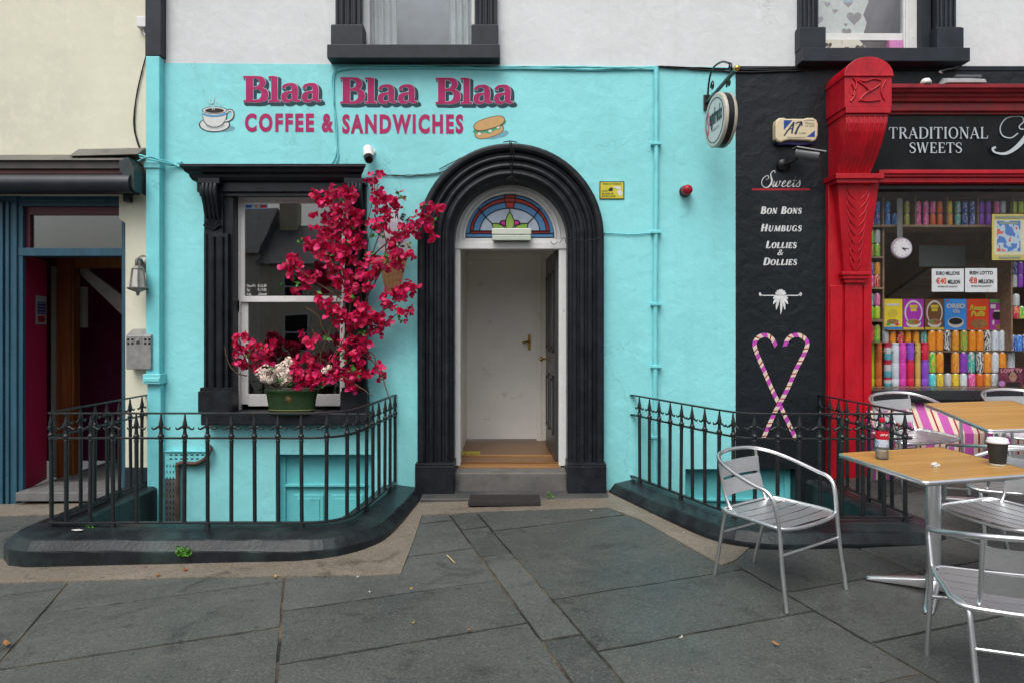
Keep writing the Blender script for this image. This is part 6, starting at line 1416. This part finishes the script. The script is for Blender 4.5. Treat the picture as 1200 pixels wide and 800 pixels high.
# ================================================================== FURNITURE
def upright(x, y, rz):
    e = .02; n = Vector((-(gz(x+e,y)-gz(x-e,y))/(2*e), -(gz(x,y+e)-gz(x,y-e))/(2*e), 1)).normalized()
    return (Vector((0,0,1)).rotation_difference(n).to_matrix() @ Matrix.Rotation(rz, 3, 'Z')).to_euler()
def make_chair(label):
    t = thing('aluminium_chair', label, 'chair', (0,0,0), 0, 'aluminium terrace chairs')
    # one bent tube: front leg - arm - round the back - arm - front leg
    half_ = [(-.268,-.275,.004),(-.262,-.245,.22),(-.258,-.228,.42),(-.266,-.215,.53),(-.274,-.195,.605),(-.278,-.155,.642),(-.280,-.09,.656),(-.276,.02,.684),(-.258,.13,.714),(-.215,.225,.74),(-.14,.282,.757),(0,.302,.765)]
    full = half_ + [(-x, y, z) for x, y, z in half_[-2::-1]]
    MB().tube(cr(full, 5), .0118, 10).build('arm_frame', M_ALU, t)
    for s_ in (-1, 1):
        MB().tube(cr([(s_*.182,.305,.004),(s_*.188,.255,.20),(s_*.196,.205,.40),(s_*.205,.175,.438),(s_*.225,.10,.443)], 5), .0115, 10).build('leg', M_ALU, t)
    g = MB()
    for s_ in (-1, 1):
        g.tube(cr([(s_*.165,.268,.752),(s_*.166,.258,.66),(s_*.165,.236,.55),(s_*.164,.205,.47),(s_*.162,.165,.428),(s_*.160,.09,.418),(s_*.160,-.02,.418)], 5), .0095, 8)
    g.build('back_frame', M_ALU, t)
    def bent(z0, z1, yy):                     # curved aluminium back slat
        m = MB(); n = 10; vs = []
        for i in range(n+1):
            x = -.168+.336*i/n; b_ = .020*(1-(x/.168)**2)
            for zz, yo in ((z0, yy[0]), (z1, yy[1])):
                vs += [(x, yo+b_-.013, zz), (x, yo+b_-.010, zz)]
        f = []
        for i in range(n): a = 4*i; f += [(a,a+4,a+6,a+2),(a+1,a+3,a+7,a+5),(a+2,a+6,a+7,a+3),(a,a+1,a+5,a+4)]
        f += [(0,2,3,1), (4*n,4*n+1,4*n+3,4*n+2)]
        return m.add(vs, f)
    bent(.618,.708,(.252,.262)).build('back_slat', M_ALUS, t); bent(.512,.602,(.224,.249)).build('back_slat', M_ALUS, t)
    rim = [(-.232,.185,.444),(-.248,.02,.446),(-.256,-.17,.446),(-.225,-.232,.440),(-.10,-.252,.432),(.10,-.252,.432),(.225,-.232,.440),(.256,-.17,.446),(.248,.02,.446),(.232,.185,.444),(.10,.215,.44),(-.10,.215,.44)]
    MB().tube(cr(rim, 4, True), .0115, 8, closed=True).build('seat_rim', M_ALU, t)
    for k in range(5):
        y0 = -.232 + k*.086; y1 = y0+.074; m = MB(); vs = []; n = 8
        wd = lambda y: .244 - .05*max(0, (abs(y)-.17)/.06)*.4 - (.012 if y > 0 else 0)*y*5
        for i in range(n+1):
            for y in (y0, y1):
                x = -wd(y)+2*wd(y)*i/n; dip = -.012*(1-(x/.25)**2)*(1-((y-.0)/.26)**2)
                vs += [(x, y, .447+dip), (x, y, .443+dip)]
        f = []
        for i in range(n): a = 4*i; f += [(a,a+2,a+6,a+4),(a+1,a+5,a+7,a+3),(a,a+4,a+5,a+1),(a+2,a+3,a+7,a+6)]
        m.add(vs, f+[(0,1,3,2),(4*n,4*n+2,4*n+3,4*n+1)]).build('seat_slat', M_ALUS, t)
    MB().tube([(-.259,-.235,.30),(.259,-.235,.30)], .008, 8).build('stretcher', M_ALU, t)
    MB().tube([(-.190,.235,.29),(.190,.235,.29)], .008, 8).build('stretcher', M_ALU, t)
    return t
chairs = [(1.565, 4.05, R(31.5), 'aluminium chair standing alone between the right railing and the near table'),
          (2.10, 2.86, R(158), 'nearest aluminium chair, cut by the frame, its back towards the viewer'),
          (2.84, 3.91, R(-70), 'aluminium chair tucked under the right side of the near table'),
          (3.27, 4.58, R(165), 'aluminium chair with its back to the near table, facing the far table'),
          (3.34, 5.67, R(4), 'aluminium chair against the striped boards at the left end, behind the railing'),
          (4.28, 5.68, R(-3), 'aluminium chair against the striped boards behind the far table')]
c0 = make_chair(chairs[0][3])
for i, (x, y, rz, lab) in enumerate(chairs):
    o = c0 if i == 0 else dup(c0, (0,0,0), 0, lab)
    o.location = (x, y, gz(x, y)-.002); o.rotation_euler = upright(x, y, rz)
M_TOP = wood('table_laminate', (.50,.285,.085), (.36,.185,.045), 'X', 1.6, .34, .15)
def make_table(label, h):
    t = thing('bistro_table', label, 'table', (0,0,0), 0, 'square terrace tables')
    g = MB(); a, r = .348, .03; oc = []
    for cx_, cy_, k0 in ((a-r, a-r, 0), (-a+r, a-r, 90), (-a+r, -a+r, 180), (a-r, -a+r, 270)):
        for i in range(6): oc.append((cx_+r*math.cos(R(k0+18*i)), cy_+r*math.sin(R(k0+18*i))))
    n = len(oc); vs = [(x, y, h-.022) for x, y in oc] + [(x, y, h) for x, y in oc]
    top = g.add(vs, [tuple(range(n))[::-1], tuple(range(n, 2*n))] + [(i, (i+1) % n, n+(i+1) % n, n+i) for i in range(n)]).build('tabletop', M_TOP, t, bev=.003)
    g = MB(); vs = []
    for x, y in oc:
        k = 1+.006/.35; vs += [(x*1.001, y*1.001, h+.001), (x*k, y*k, h-.001), (x*(k+.004), y*(k+.004), h-.011), (x*k, y*k, h-.024), (x*.98, y*.98, h-.026)]
    f = []
    for i in range(n):
        for j in range(4): f.append((i*5+j, i*5+j+1, ((i+1) % n)*5+j+1, ((i+1) % n)*5+j))
    sub(g.add(vs, f, True).build('edge_band', M_ALU), top)
    MB().lathe([(.038,.06),(.038,h-.03)], (0,0,0), 20).build('pedestal', M_ALU, t)
    MB().box(-.16, .16, -.16, .16, h-.034, h-.0235).build('mounting_plate', M_ALU, t, bev=.004)
    MB().lathe([(.048,.035),(.052,.06),(.046,.085),(.040,.10)], (0,0,0), 20).build('base_hub', M_ALU, t)
    for i in range(4):
        m = MB(); a = R(45+90*i); c_, s_ = math.cos(a), math.sin(a); vs = []
        for d, w, z0, z1 in ((.02,.030,.022,.085), (.12,.030,.020,.066), (.24,.028,.010,.044), (.325,.026,.004,.026), (.345,.020,.004,.018)):
            for o_, z in ((-w, z0), (-w*.9, z1-.008), (-w*.45, z1), (w*.45, z1), (w*.9, z1-.008), (w, z0)): vs.append((d*c_-o_*s_, d*s_+o_*c_, z))
        k = 6; f = [(i_*k+j, i_*k+(j+1) % k, (i_+1)*k+(j+1) % k, (i_+1)*k+j) for i_ in range(4) for j in range(k)] + [tuple(range(k)), tuple(range(4*k, 5*k))[::-1]]
        m.add(vs, f, True).build('base_foot', M_ALU, t, bev=.003)
    return t
t1 = make_table('near square wooden table with an aluminium edge, a bottle and a cup on it', .745)
T1 = (2.41, 3.90)
t1.location = (*T1, gz(*T1)); t1.rotation_euler = upright(*T1, R(9))
T2 = (3.60, 5.11)
t2 = dup(t1, (*T2, gz(*T2)-.005), 0, 'far square wooden table by the striped boards with nothing on it'); t2.rotation_euler = upright(*T2, R(2))
HT = gz(*T1)+.745
def ontop(dx, dy): x, y = T1[0]+dx, T1[1]+dy; return (x, y, HT + (x-T1[0])*.024 + (y-T1[1])*.03)
# bottle, cup, tissue
bp_ = ontop(-.25, .085); t = thing('water_bottle', 'clear plastic bottle with red cap and label on the near table', 'bottle', bp_)
MB().lathe([(.028,.003),(.0345,.010),(.0345,.045),(.032,.055),(.0345,.066),(.0345,.10),(.0342,.165),(.030,.185),(.018,.205),(.0135,.212),(.0135,.218)], (0,0,0), 24).build('bottle_body', M_CLEAR, t)
MB().lathe([(.0001,.0045),(.027,.005),(.0330,.011),(.0330,.098)], (0,0,0), 24).build('water', mat('clear_water', (.75,.84,.90), .1, var=.2, vscale=30), t)
MB().lathe([(.0352,.118),(.0356,.12),(.0356,.165),(.0352,.167)], (0,0,0), 24, caps=False).build('label', flat('bottle_label_red', (.48,.012,.03), .35), t)
MB().lathe([(.0352,.118),(.0354,.10),(.0353,.075)], (0,0,0), 24, caps=False).build('lower_label', mat('bottle_print', (.50,.57,.66), .35, var=.2, vscale=50, col2=(.18,.30,.48), c2at=(.55,.6), c2scale=40), t)
MB().lathe([(.0145,.216),(.0158,.218),(.0158,.238),(.014,.241),(.0001,.241)], (0,0,0), 18).build('cap', flat('bottle_cap_red', (.48,.012,.03), .35), t)
g = MB()
for k, pts in enumerate((((-42,.138),(-30,.150),(-20,.140),(-8,.152),(4,.140),(16,.150),(26,.142)),)):
    q = cr(pts, 4); g.tube([(.0362*math.sin(R(a)), -.0362*math.cos(R(a)), z) for a, z in q], .0022, 5)
g.build('label_mark', flat('label_white', (.6,.6,.6)), t)
cp_ = ontop(.275, -.125); t = thing('coffee_cup', 'black paper coffee cup with a white lid on the near table', 'cup', cp_)
MB().lathe([(.036,.004),(.0365,.0),(.038,.003),(.0385,.012)], (0,0,0), 24).build('base_ring', flat('cup_base_white', (.60,.58,.54), .6), t)
MB().lathe([(.0383,.012),(.0500,.122),(.0505,.128)], (0,0,0), 28).build('cup_body', mat('black_card', (.022,.021,.020), .6, var=.15, vscale=20), t)
MB().lathe([(.0505,.124),(.0545,.126),(.0545,.134),(.0505,.137),(.0490,.150),(.0455,.152),(.0445,.146),(.0001,.145)], (0,0,0), 28).build('lid', flat('lid_white', (.66,.67,.68), .35), t)
tp = ontop(-.075, -.135); rq = random.Random(11)
bm = bmesh.new(); bmesh.ops.create_icosphere(bm, subdivisions=3, radius=.022)
for v in bm.verts: v.co = v.co * rq.uniform(.62, 1.15); v.co.z = max(-.012, v.co.z*.75)
me = bpy.data.meshes.new('tissue'); bm.to_mesh(me); bm.free(); me.materials.append(flat('tissue_white', (.60,.58,.55), .9))
o = bpy.data.objects.new('tissue', me); COL.objects.link(o); o.location = (tp[0], tp[1], tp[2]+.012); tag(o, 'crumpled scrap of white tissue on the near table', 'tissue')

# ================================================================== THE FLOWERS ON THE SILL
YP = 6.07
pl_ = thing('flowering_plant', 'tall crimson bougainvillea with cream blooms in a dark green oval pot', 'plant', (wx(342, YP), YP, wz(483)+.002))
pot_z = wz(483)+.002; px = wx(342, YP)
g = MB(); g.lathe([(.0001,.004),(.185,.0),(.198,.012),(.205,.06),(.218,.14),(.228,.19),(.236,.196),(.240,.203),(.244,.21),(.244,.222),(.238,.226),(.228,.220),(.222,.19),(.0001,.18)], (0,0,0), 36, sy=.40)
pot = g.build('pot', mat('dark_green_enamel', (.016,.042,.012), .38, var=.25, vscale=9, col2=(.035,.06,.02), c2at=(.6,.8), c2scale=14, bump=.2), pl_, loc=(0,0,0))
g = MB(); vs = [(.203*math.cos(2*math.pi*i/36), .203*.40*math.sin(2*math.pi*i/36), .042) for i in range(36)]; g.tube(vs, .0032, 5, closed=True); sub(g.build('gold_line', flat('faded_gold', (.22,.20,.08), .5)), pot)
g = MB()
for i in range(12): a = R(30*i); g.tube([(.012*math.cos(a), -.0905, .145+.012*math.sin(a)), (.034*math.cos(a), -.092-.002*math.sin(a), .145+.034*math.sin(a))], [.004,.0015], 5)
g.lathe([(.0001,-.094),(.012,-.092),(.012,-.085)], (0,0,.145), 10, ax='y'); sub(g.build('emblem', flat('brass_emblem', (.16,.12,.04), .45)), pot)
B_ = lambda u, v, y: (wx(u, y)-px, y-YP, wz(v, y)-pot_z)       # local place of a photo point at depth y
M_BARK = mat('brown_stem', (.095,.055,.03), .8, var=.4, vscale=20)
stems = [[(358,452,6.07),(385,425,6.05),(405,390,6.03),(412,350,6.0),(420,300,5.98),(432,255,5.97),(441,210,5.96)], [(362,452,6.08),(395,415,6.05),(420,370,6.02),(440,330,6.0),(465,290,5.98),(490,265,5.96),(512,243,5.94)],
 [(355,452,6.06),(378,410,6.02),(392,370,5.99),(398,320,5.97),(398,270,5.96),(393,225,5.95)], [(400,350,6.0),(385,340,5.97),(362,325,5.94),(345,312,5.92),(334,311,5.91)], [(405,330,6.0),(385,300,5.97),(365,295,5.95),(355,285,5.94)],
 [(420,320,5.99),(435,300,5.97),(450,260,5.96),(462,232,5.95)], [(415,380,6.02),(440,370,6.0),(465,352,5.98),(484,333,5.96)], [(410,395,6.03),(440,385,6.0),(465,368,5.97),(474,364,5.96)], [(400,420,6.04),(420,415,6.0),(435,405,5.97)],
 [(385,430,6.05),(410,435,6.02),(428,440,6.0)], [(420,410,6.0),(437,415,5.98),(444,436,5.95),(452,441,5.94)], [(330,455,6.06),(310,445,6.03),(292,430,6.0),(284,410,5.98),(280,396,5.97)], [(325,455,6.06),(305,440,6.02),(300,425,5.99),(310,408,5.97)],
 [(390,400,6.02),(378,385,5.98),(374,372,5.96),(358,360,5.94)], [(408,340,6.0),(430,335,5.98),(450,310,5.96),(478,303,5.95)], [(370,452,6.08),(412,420,6.06),(425,380,6.05),(430,340,6.03),(428,300,6.02),(436,268,6.0)], [(364,452,6.05),(376,425,6.0),(372,400,5.97),(365,385,5.95)],
 [(372,452,6.07),(388,432,6.06),(400,405,6.05),(418,385,6.03),(424,350,6.01),(412,320,5.99)], [(395,405,6.03),(440,425,5.98),(452,455,5.95),(458,472,5.94)], [(290,440,6.0),(278,437,5.98),(268,425,5.97),(263,405,5.97)], [(400,440,6.0),(420,452,5.97),(438,465,5.95)], [(436,300,5.98),(470,272,5.96),(492,262,5.95)], [(440,330,6.0),(452,290,5.97),(446,255,5.96)]]
for st in stems:
    pts = cr([B_(*p) for p in st], 6); n = len(pts); rq = random.Random(n+int(st[0][0]))
    pts = [p + Vector((rq.uniform(-.004,.004), rq.uniform(-.004,.004), rq.uniform(-.004,.004))) for p in pts]
    MB().tube(pts, [.0065*(1-.7*i/n)+.001 for i in range(n)], 6).build('stem', M_BARK, pl_)
CL = [(441,207,9),(436,214,7),(443,226,9),(452,231,7),(440,233,8),(448,246,9),(462,236,9),(468,232,6),(455,243,9),(452,253,8),(447,262,9),(438,260,7),(442,300,6),(449,268,7),(438,318,7),(444,310,7),(455,315,5),
 (393,222,9),(398,228,7),(408,226,8),(413,231,7),(372,233,8),(377,240,8),(368,228,6),(384,234,6),(388,248,10),(398,248,10),(408,246,9),(416,250,8),(382,262,8),(394,260,11),(405,262,11),(416,263,8),(424,255,6),(384,276,10),(396,275,11),(408,274,10),(418,277,8),(379,288,8),(390,290,10),(402,290,11),(414,291,9),(424,285,5),(398,303,9),(410,305,9),(370,252,5),(371,268,5),(376,282,6),
 (362,285,7),(368,294,8),(376,300,7),(384,312,7),(390,318,6),(360,290,5),(334,309,7),(342,306,8),(350,313,8),(340,318,7),(352,323,8),(360,321,8),(366,328,7),(358,333,7),(347,343,4),(372,322,5),(395,325,7),(405,318,9),(400,333,8),(413,326,7),(406,345,7),(424,312,8),(431,306,7),(420,322,7),(428,330,8),(436,322,6),(418,336,7),
 (512,242,9),(503,248,9),(494,251,8),(518,244,5),(490,262,8),(482,268,10),(474,272,9),(466,276,9),(458,281,9),(490,275,7),(500,258,7),(503,268,5),(505,280,5),(458,287,6),(466,300,10),(474,304,8),(461,308,8),(470,311,7),(462,294,7),(479,298,6),(445,315,7),(436,328,7),(429,338,7),
 (482,333,7),(487,340,5),(477,336,4),(462,342,8),(455,348,9),(468,348,8),(475,343,6),(458,358,8),(466,363,7),(474,368,6),(452,355,6),(484,347,4),(480,365,5),(470,335,5),
 (385,355,8),(392,362,9),(384,368,8),(395,372,8),(376,352,6),(372,350,5),(400,366,7),(410,372,9),(418,378,8),(408,383,8),(425,370,9),(433,376,9),(441,380,8),(448,384,8),(436,388,7),(445,372,7),(452,378,5),(420,362,8),(430,360,6),(416,352,7),
 (366,400,7),(372,396,5),(356,391,4),(403,405,8),(411,400,7),(420,402,8),(426,412,8),(416,415,8),(406,416,7),(428,400,6),(395,430,8),(402,437,8),(412,434,8),(421,432,8),(428,440,7),(415,444,7),(404,446,6),(393,441,6),(424,424,6),(410,455,6),(416,456,4),(440,434,6),(446,440,5),(443,428,5),(451,440,4),
 (280,396,7),(288,394,6),(276,404,6),(284,408,6),(296,404,6),(276,415,5),(278,424,7),(285,430,5),(298,420,8),(292,428,6),(304,424,7),(310,414,8),(306,408,5),(316,412,6),(314,424,6),(300,434,5),(320,402,4),
 (345,428,6),(352,421,8),(362,418,6),(352,434,9),(360,440,9),(368,436,8),(346,442,7),(356,448,8),(366,447,8),(374,440,7),(378,446,6),(350,452,6),(372,430,6),(380,436,5),(390,420,5),(365,427,6)]
M_BR = [mat('bract_crimson', (.62,.006,.075), .55, var=.25, vscale=9), mat('bract_magenta', (.74,.022,.17), .55, var=.2, vscale=9), mat('bract_deep', (.36,.003,.045), .6, var=.2, vscale=9)]
for m in M_BR:                               # thin petals: part of the light shines through
    N, L = m.node_tree.nodes, m.node_tree.links; b = N['Principled BSDF']; tl = N.new('ShaderNodeBsdfTranslucent'); mx = N.new('ShaderNodeMixShader'); mx.inputs[0].default_value = .32
    L.new(b.inputs['Base Color'].links[0].from_socket, tl.inputs[0]); L.new(b.outputs[0], mx.inputs[1]); L.new(tl.outputs[0], mx.inputs[2]); L.new(mx.outputs[0], N['Material Output'].inputs['Surface'])
def bract(mb, c, r, rq):
    n = Vector((rq.gauss(0,1), rq.gauss(0,1)-.7, rq.gauss(0,1)+.25)).normalized(); a = n.orthogonal().normalized(); a.rotate(Matrix.Rotation(rq.uniform(0,6.28), 3, n)); b_ = n.cross(a)
    for k in range(3):
        t = k*2.094+rq.uniform(-.3,.3); d = a*math.cos(t)+b_*math.sin(t); s_ = n.cross(d); L_ = r*rq.uniform(.8,1.2); w = L_*.62
        u_ = rq.uniform(.25,.65); p0 = c; p1 = c+d*L_*.45+s_*w+n*L_*.30; q1 = c+d*L_*.85+s_*w*.62+n*L_*(.2+u_*.6); p2 = c+d*L_*1.02+n*L_*u_; q3 = c+d*L_*.85-s_*w*.62+n*L_*(.2+u_*.6); p3 = c+d*L_*.45-s_*w+n*L_*.30; pm = c+d*L_*.55+n*L_*.16
        mb.mat(rq.choices((0,1,2), (5,4,2))[0]).add([p0,p1,q1,p2,q3,p3,pm], [(0,1,6),(1,2,6),(2,3,6),(3,4,6),(4,5,6),(5,0,6)], True)
rq = random.Random(21)
regions = {}
for u, v, r in CL:
    key_ = 'low' if v > 388 and u > 330 else ('left' if u < 330 else ('right' if u > 434 else 'crown')); regions.setdefault(key_, []).append((u, v, r))
for key_, cl in regions.items():
    g = MB()
    for u, v, r in cl:
        yc = 5.96 + rq.uniform(-.06, .07) + (.03 if v > 400 else 0)
        c = Vector(B_(u, v, yc)); rr_ = r*.0075
        for k in range(int(3 + (r/2.5)**2*(.46 if u > 434 else .62))):
            d = Vector((rq.gauss(0,.43), rq.gauss(0,.43), rq.gauss(0,.43)))
            bract(g, c + d*rr_, rq.uniform(.026, .041), rq)
    g.build('blossom', M_BR, pl_)
M_PLF = mat('plant_leaf', (.05,.19,.03), .5, var=.4, vscale=10)
g = MB()
def leaf_at(mb, c, L_, rq, up=.3):
    d = Vector((rq.gauss(0,1), rq.gauss(0,.6)-.3, rq.gauss(up,.7))).normalized(); s_ = d.orthogonal().normalized(); s_.rotate(Matrix.Rotation(rq.uniform(0,6.28), 3, d)); n = d.cross(s_)
    mb.add([c, c+d*L_*.45+s_*L_*.34+n*L_*.08, c+d*L_, c+d*L_*.45-s_*L_*.34+n*L_*.08, c+d*L_*.5-n*L_*.03], [(0,1,4),(1,2,4),(2,3,4),(3,0,4)])
for u, v in ((465,228),(470,232),(355,281),(353,284),(416,267),(454,300),(452,304),(448,274),(497,242),(478,288),(432,300),(410,285),(412,347),(425,390),(414,434),(418,436),(309,408),(330,338),(376,345),(470,372),(398,238),(387,300),(346,330),(440,275),(467,289),(430,366),(384,398),(508,262),(402,420),(290,415),(316,430),(336,446),(325,446),(378,452),(340,452)):
    for k in range(5): leaf_at(g, Vector(B_(u+rq.uniform(-3,3), v+rq.uniform(-3,3), 5.93+rq.uniform(-.03,.05))), rq.uniform(.03,.055), rq)
g.build('leaves', M_PLF, pl_)
M_HY = [mat('cream_petal', (.76,.66,.57), .7, var=.12, vscale=8), mat('blush_petal', (.68,.45,.42), .7, var=.12, vscale=8)]
for cl in ([(306,437,7),(312,433,7),(317,437,7),(310,442,7),(317,444,6)], [(328,432,6.5),(334,429,7),(337,436,7),(330,440,7),(334,447,6),(338,444,5)], [(380,434,4),(386,430,3),(338,421,4),(342,424,3)]):
    g = MB()
    for u, v, r in cl:
        c = Vector(B_(u, v, 5.97)); rr_ = r*.0075
        for k in range(int(10+r*5)):
            d = Vector((rq.gauss(0,1), rq.gauss(0,1)-.4, rq.gauss(0,1))).normalized(); p = c+d*rr_*rq.uniform(.75,1); s_ = d.orthogonal().normalized(); s_.rotate(Matrix.Rotation(rq.uniform(0,6.28), 3, d)); t_ = d.cross(s_)
            for a in range(4):
                an = a*math.pi/2; e = s_*math.cos(an)+t_*math.sin(an); f = d.cross(e); L_ = rq.uniform(.011,.016)
                g.mat(0 if rq.random() < .85 else 1).add([p, p+e*L_*.6+f*L_*.5, p+e*L_+d*.003, p+e*L_*.6-f*L_*.5], [(0,1,2,3)])
    g.build('cream_bloom', M_HY, pl_)

# ================================================================== SMALL THINGS ON THE GROUND
def G(u, v):
    lo, hi = 1, 9
    for _ in range(50):
        m = (lo+hi)/2
        if 1.5-(v-383)*m/800 > gz((u-600)*m/800, m): lo = m
        else: hi = m
    return Vector(((u-600)*lo/800, lo, gz((u-600)*lo/800, lo)))
M_WEED = mat('weed_leaf', (.075,.24,.02), .6, var=.3, vscale=12)
def weed(c, n, L_, lab, sx_=.05, sz_=.05):
    g = MB(); q = random.Random(n)
    for k in range(n):
        leaf_at(g, Vector((q.uniform(-sx_,sx_), q.uniform(-.02,.0), abs(q.gauss(0,sz_*.6)))), L_*q.uniform(.6,1.2), q, .5)
    o = g.build('weed', M_WEED); o.location = c; tag(o, lab, 'weed', 'weeds growing in the paving')
weed((wx(217,4.62), 4.612, -.04), 70, .028, 'bright green weed growing from the front face of the left kerb', .05, .055)
weed((wx(111,4.93), 4.90, .070), 18, .020, 'low green weed on top of the left kerb under the railing', .05, .012)
weed((wx(644,5.95), 5.94, .02), 14, .028, 'thin green weed beside the door mat under the step', .02, .05)
weed((wx(340,5.6)-1.1, 5.75, .07), 16, .022, 'small green weed inside the left railing by the downpipe', .04, .02)
MATS['clear_water'].node_tree.nodes['Principled BSDF'].inputs['Alpha'].default_value = .34
M_LF = [mat('dry_leaf', (.30,.13,.03), .7, var=.3, vscale=20), mat('yellow_leaf', (.45,.32,.03), .7, var=.2, vscale=20), flat('paper_scrap', (.55,.55,.52), .8), mat('straw', (.45,.36,.20), .7), flat('gum_spot', (.16,.16,.15), .7)]
def litter(u, v, k, size, lab, name='fallen_leaf', cat='leaf', grp='leaves fallen on the pavement'):
    p = G(u, v); q = random.Random(u*7+v); g = MB(); a = q.uniform(0, 6.28); n = 9; vs = []
    for i in range(n):
        t = 2*math.pi*i/n; rr_ = size*(.6+.4*abs(math.cos(t)))*q.uniform(.75,1.1); x, y = rr_*math.cos(t), rr_*.6*math.sin(t); vs.append((x*math.cos(a)-y*math.sin(a), x*math.sin(a)+y*math.cos(a), .006+abs(q.gauss(0,.006))))
    vs.append((0, 0, .004)); g.add(vs, [(i, (i+1) % n, n) for i in range(n)])
    vs2 = [(x, y, z-.002) for x, y, z in vs]; o = g.build(name, M_LF[k]); o.location = p+Vector((0,0,.008)); tag(o, lab, cat, grp)
litter(185, 676, 0, .022, 'curled brown leaf on the concrete strip before the left kerb'); litter(217, 669, 0, .026, 'brown leaf on the concrete under the green weed'); litter(550, 741, 0, .020, 'tan leaf lying on a paving joint near the bottom of the picture')
litter(909, 757, 0, .024, 'rust brown leaf on the paving below the lone chair'); litter(8, 757, 0, .03, 'brown leaf at the far left bottom edge of the paving'); litter(619, 591, 0, .024, 'tan leaf just beside the door mat')
litter(322, 677, 1, .022, 'yellow leaf at the edge of the concrete strip'); litter(482, 692, 1, .018, 'small yellow leaf on the paving joint right of the concrete corner'); litter(484, 732, 1, .012, 'tiny yellow leaf on a joint in the middle of the paving')
for u, v, lab in ((433,696,'white paper scrap on the paving below the concrete corner'), (419,678,'tiny white scrap against the concrete corner'), (693,600,'white scrap on the concrete near the door'), (802,626,'white scrap beside the right kerb'), (798,750,'pale scrap on the paving left of the table')):
    litter(u, v, 2, .014, lab, 'paper_scrap', 'litter', 'scraps of paper on the pavement')
a, b_ = G(524, 652), G(533, 661); MB_ = MB().tube([a+Vector((0,0,.012)), b_+Vector((0,0,.012))], .0045, 6).build('wooden_stirrer', M_LF[3]); tag(MB_, 'pale wooden stirrer lying on the paving in front of the door', 'stirrer')
for u, v, lab in ((88,626,'white bird dropping on the left kerb top'),):
    g = MB(); q = random.Random(2); g.add([(.05*math.cos(.7*i)*q.uniform(.5,1), .022*math.sin(.7*i)*q.uniform(.5,1), 0) for i in range(9)], [tuple(range(9))]); o = g.build('bird_dropping', flat('dropping_white', (.6,.6,.57), .8)); o.location = (wx(88,4.78), 4.80, .077); tag(o, lab, 'dropping')
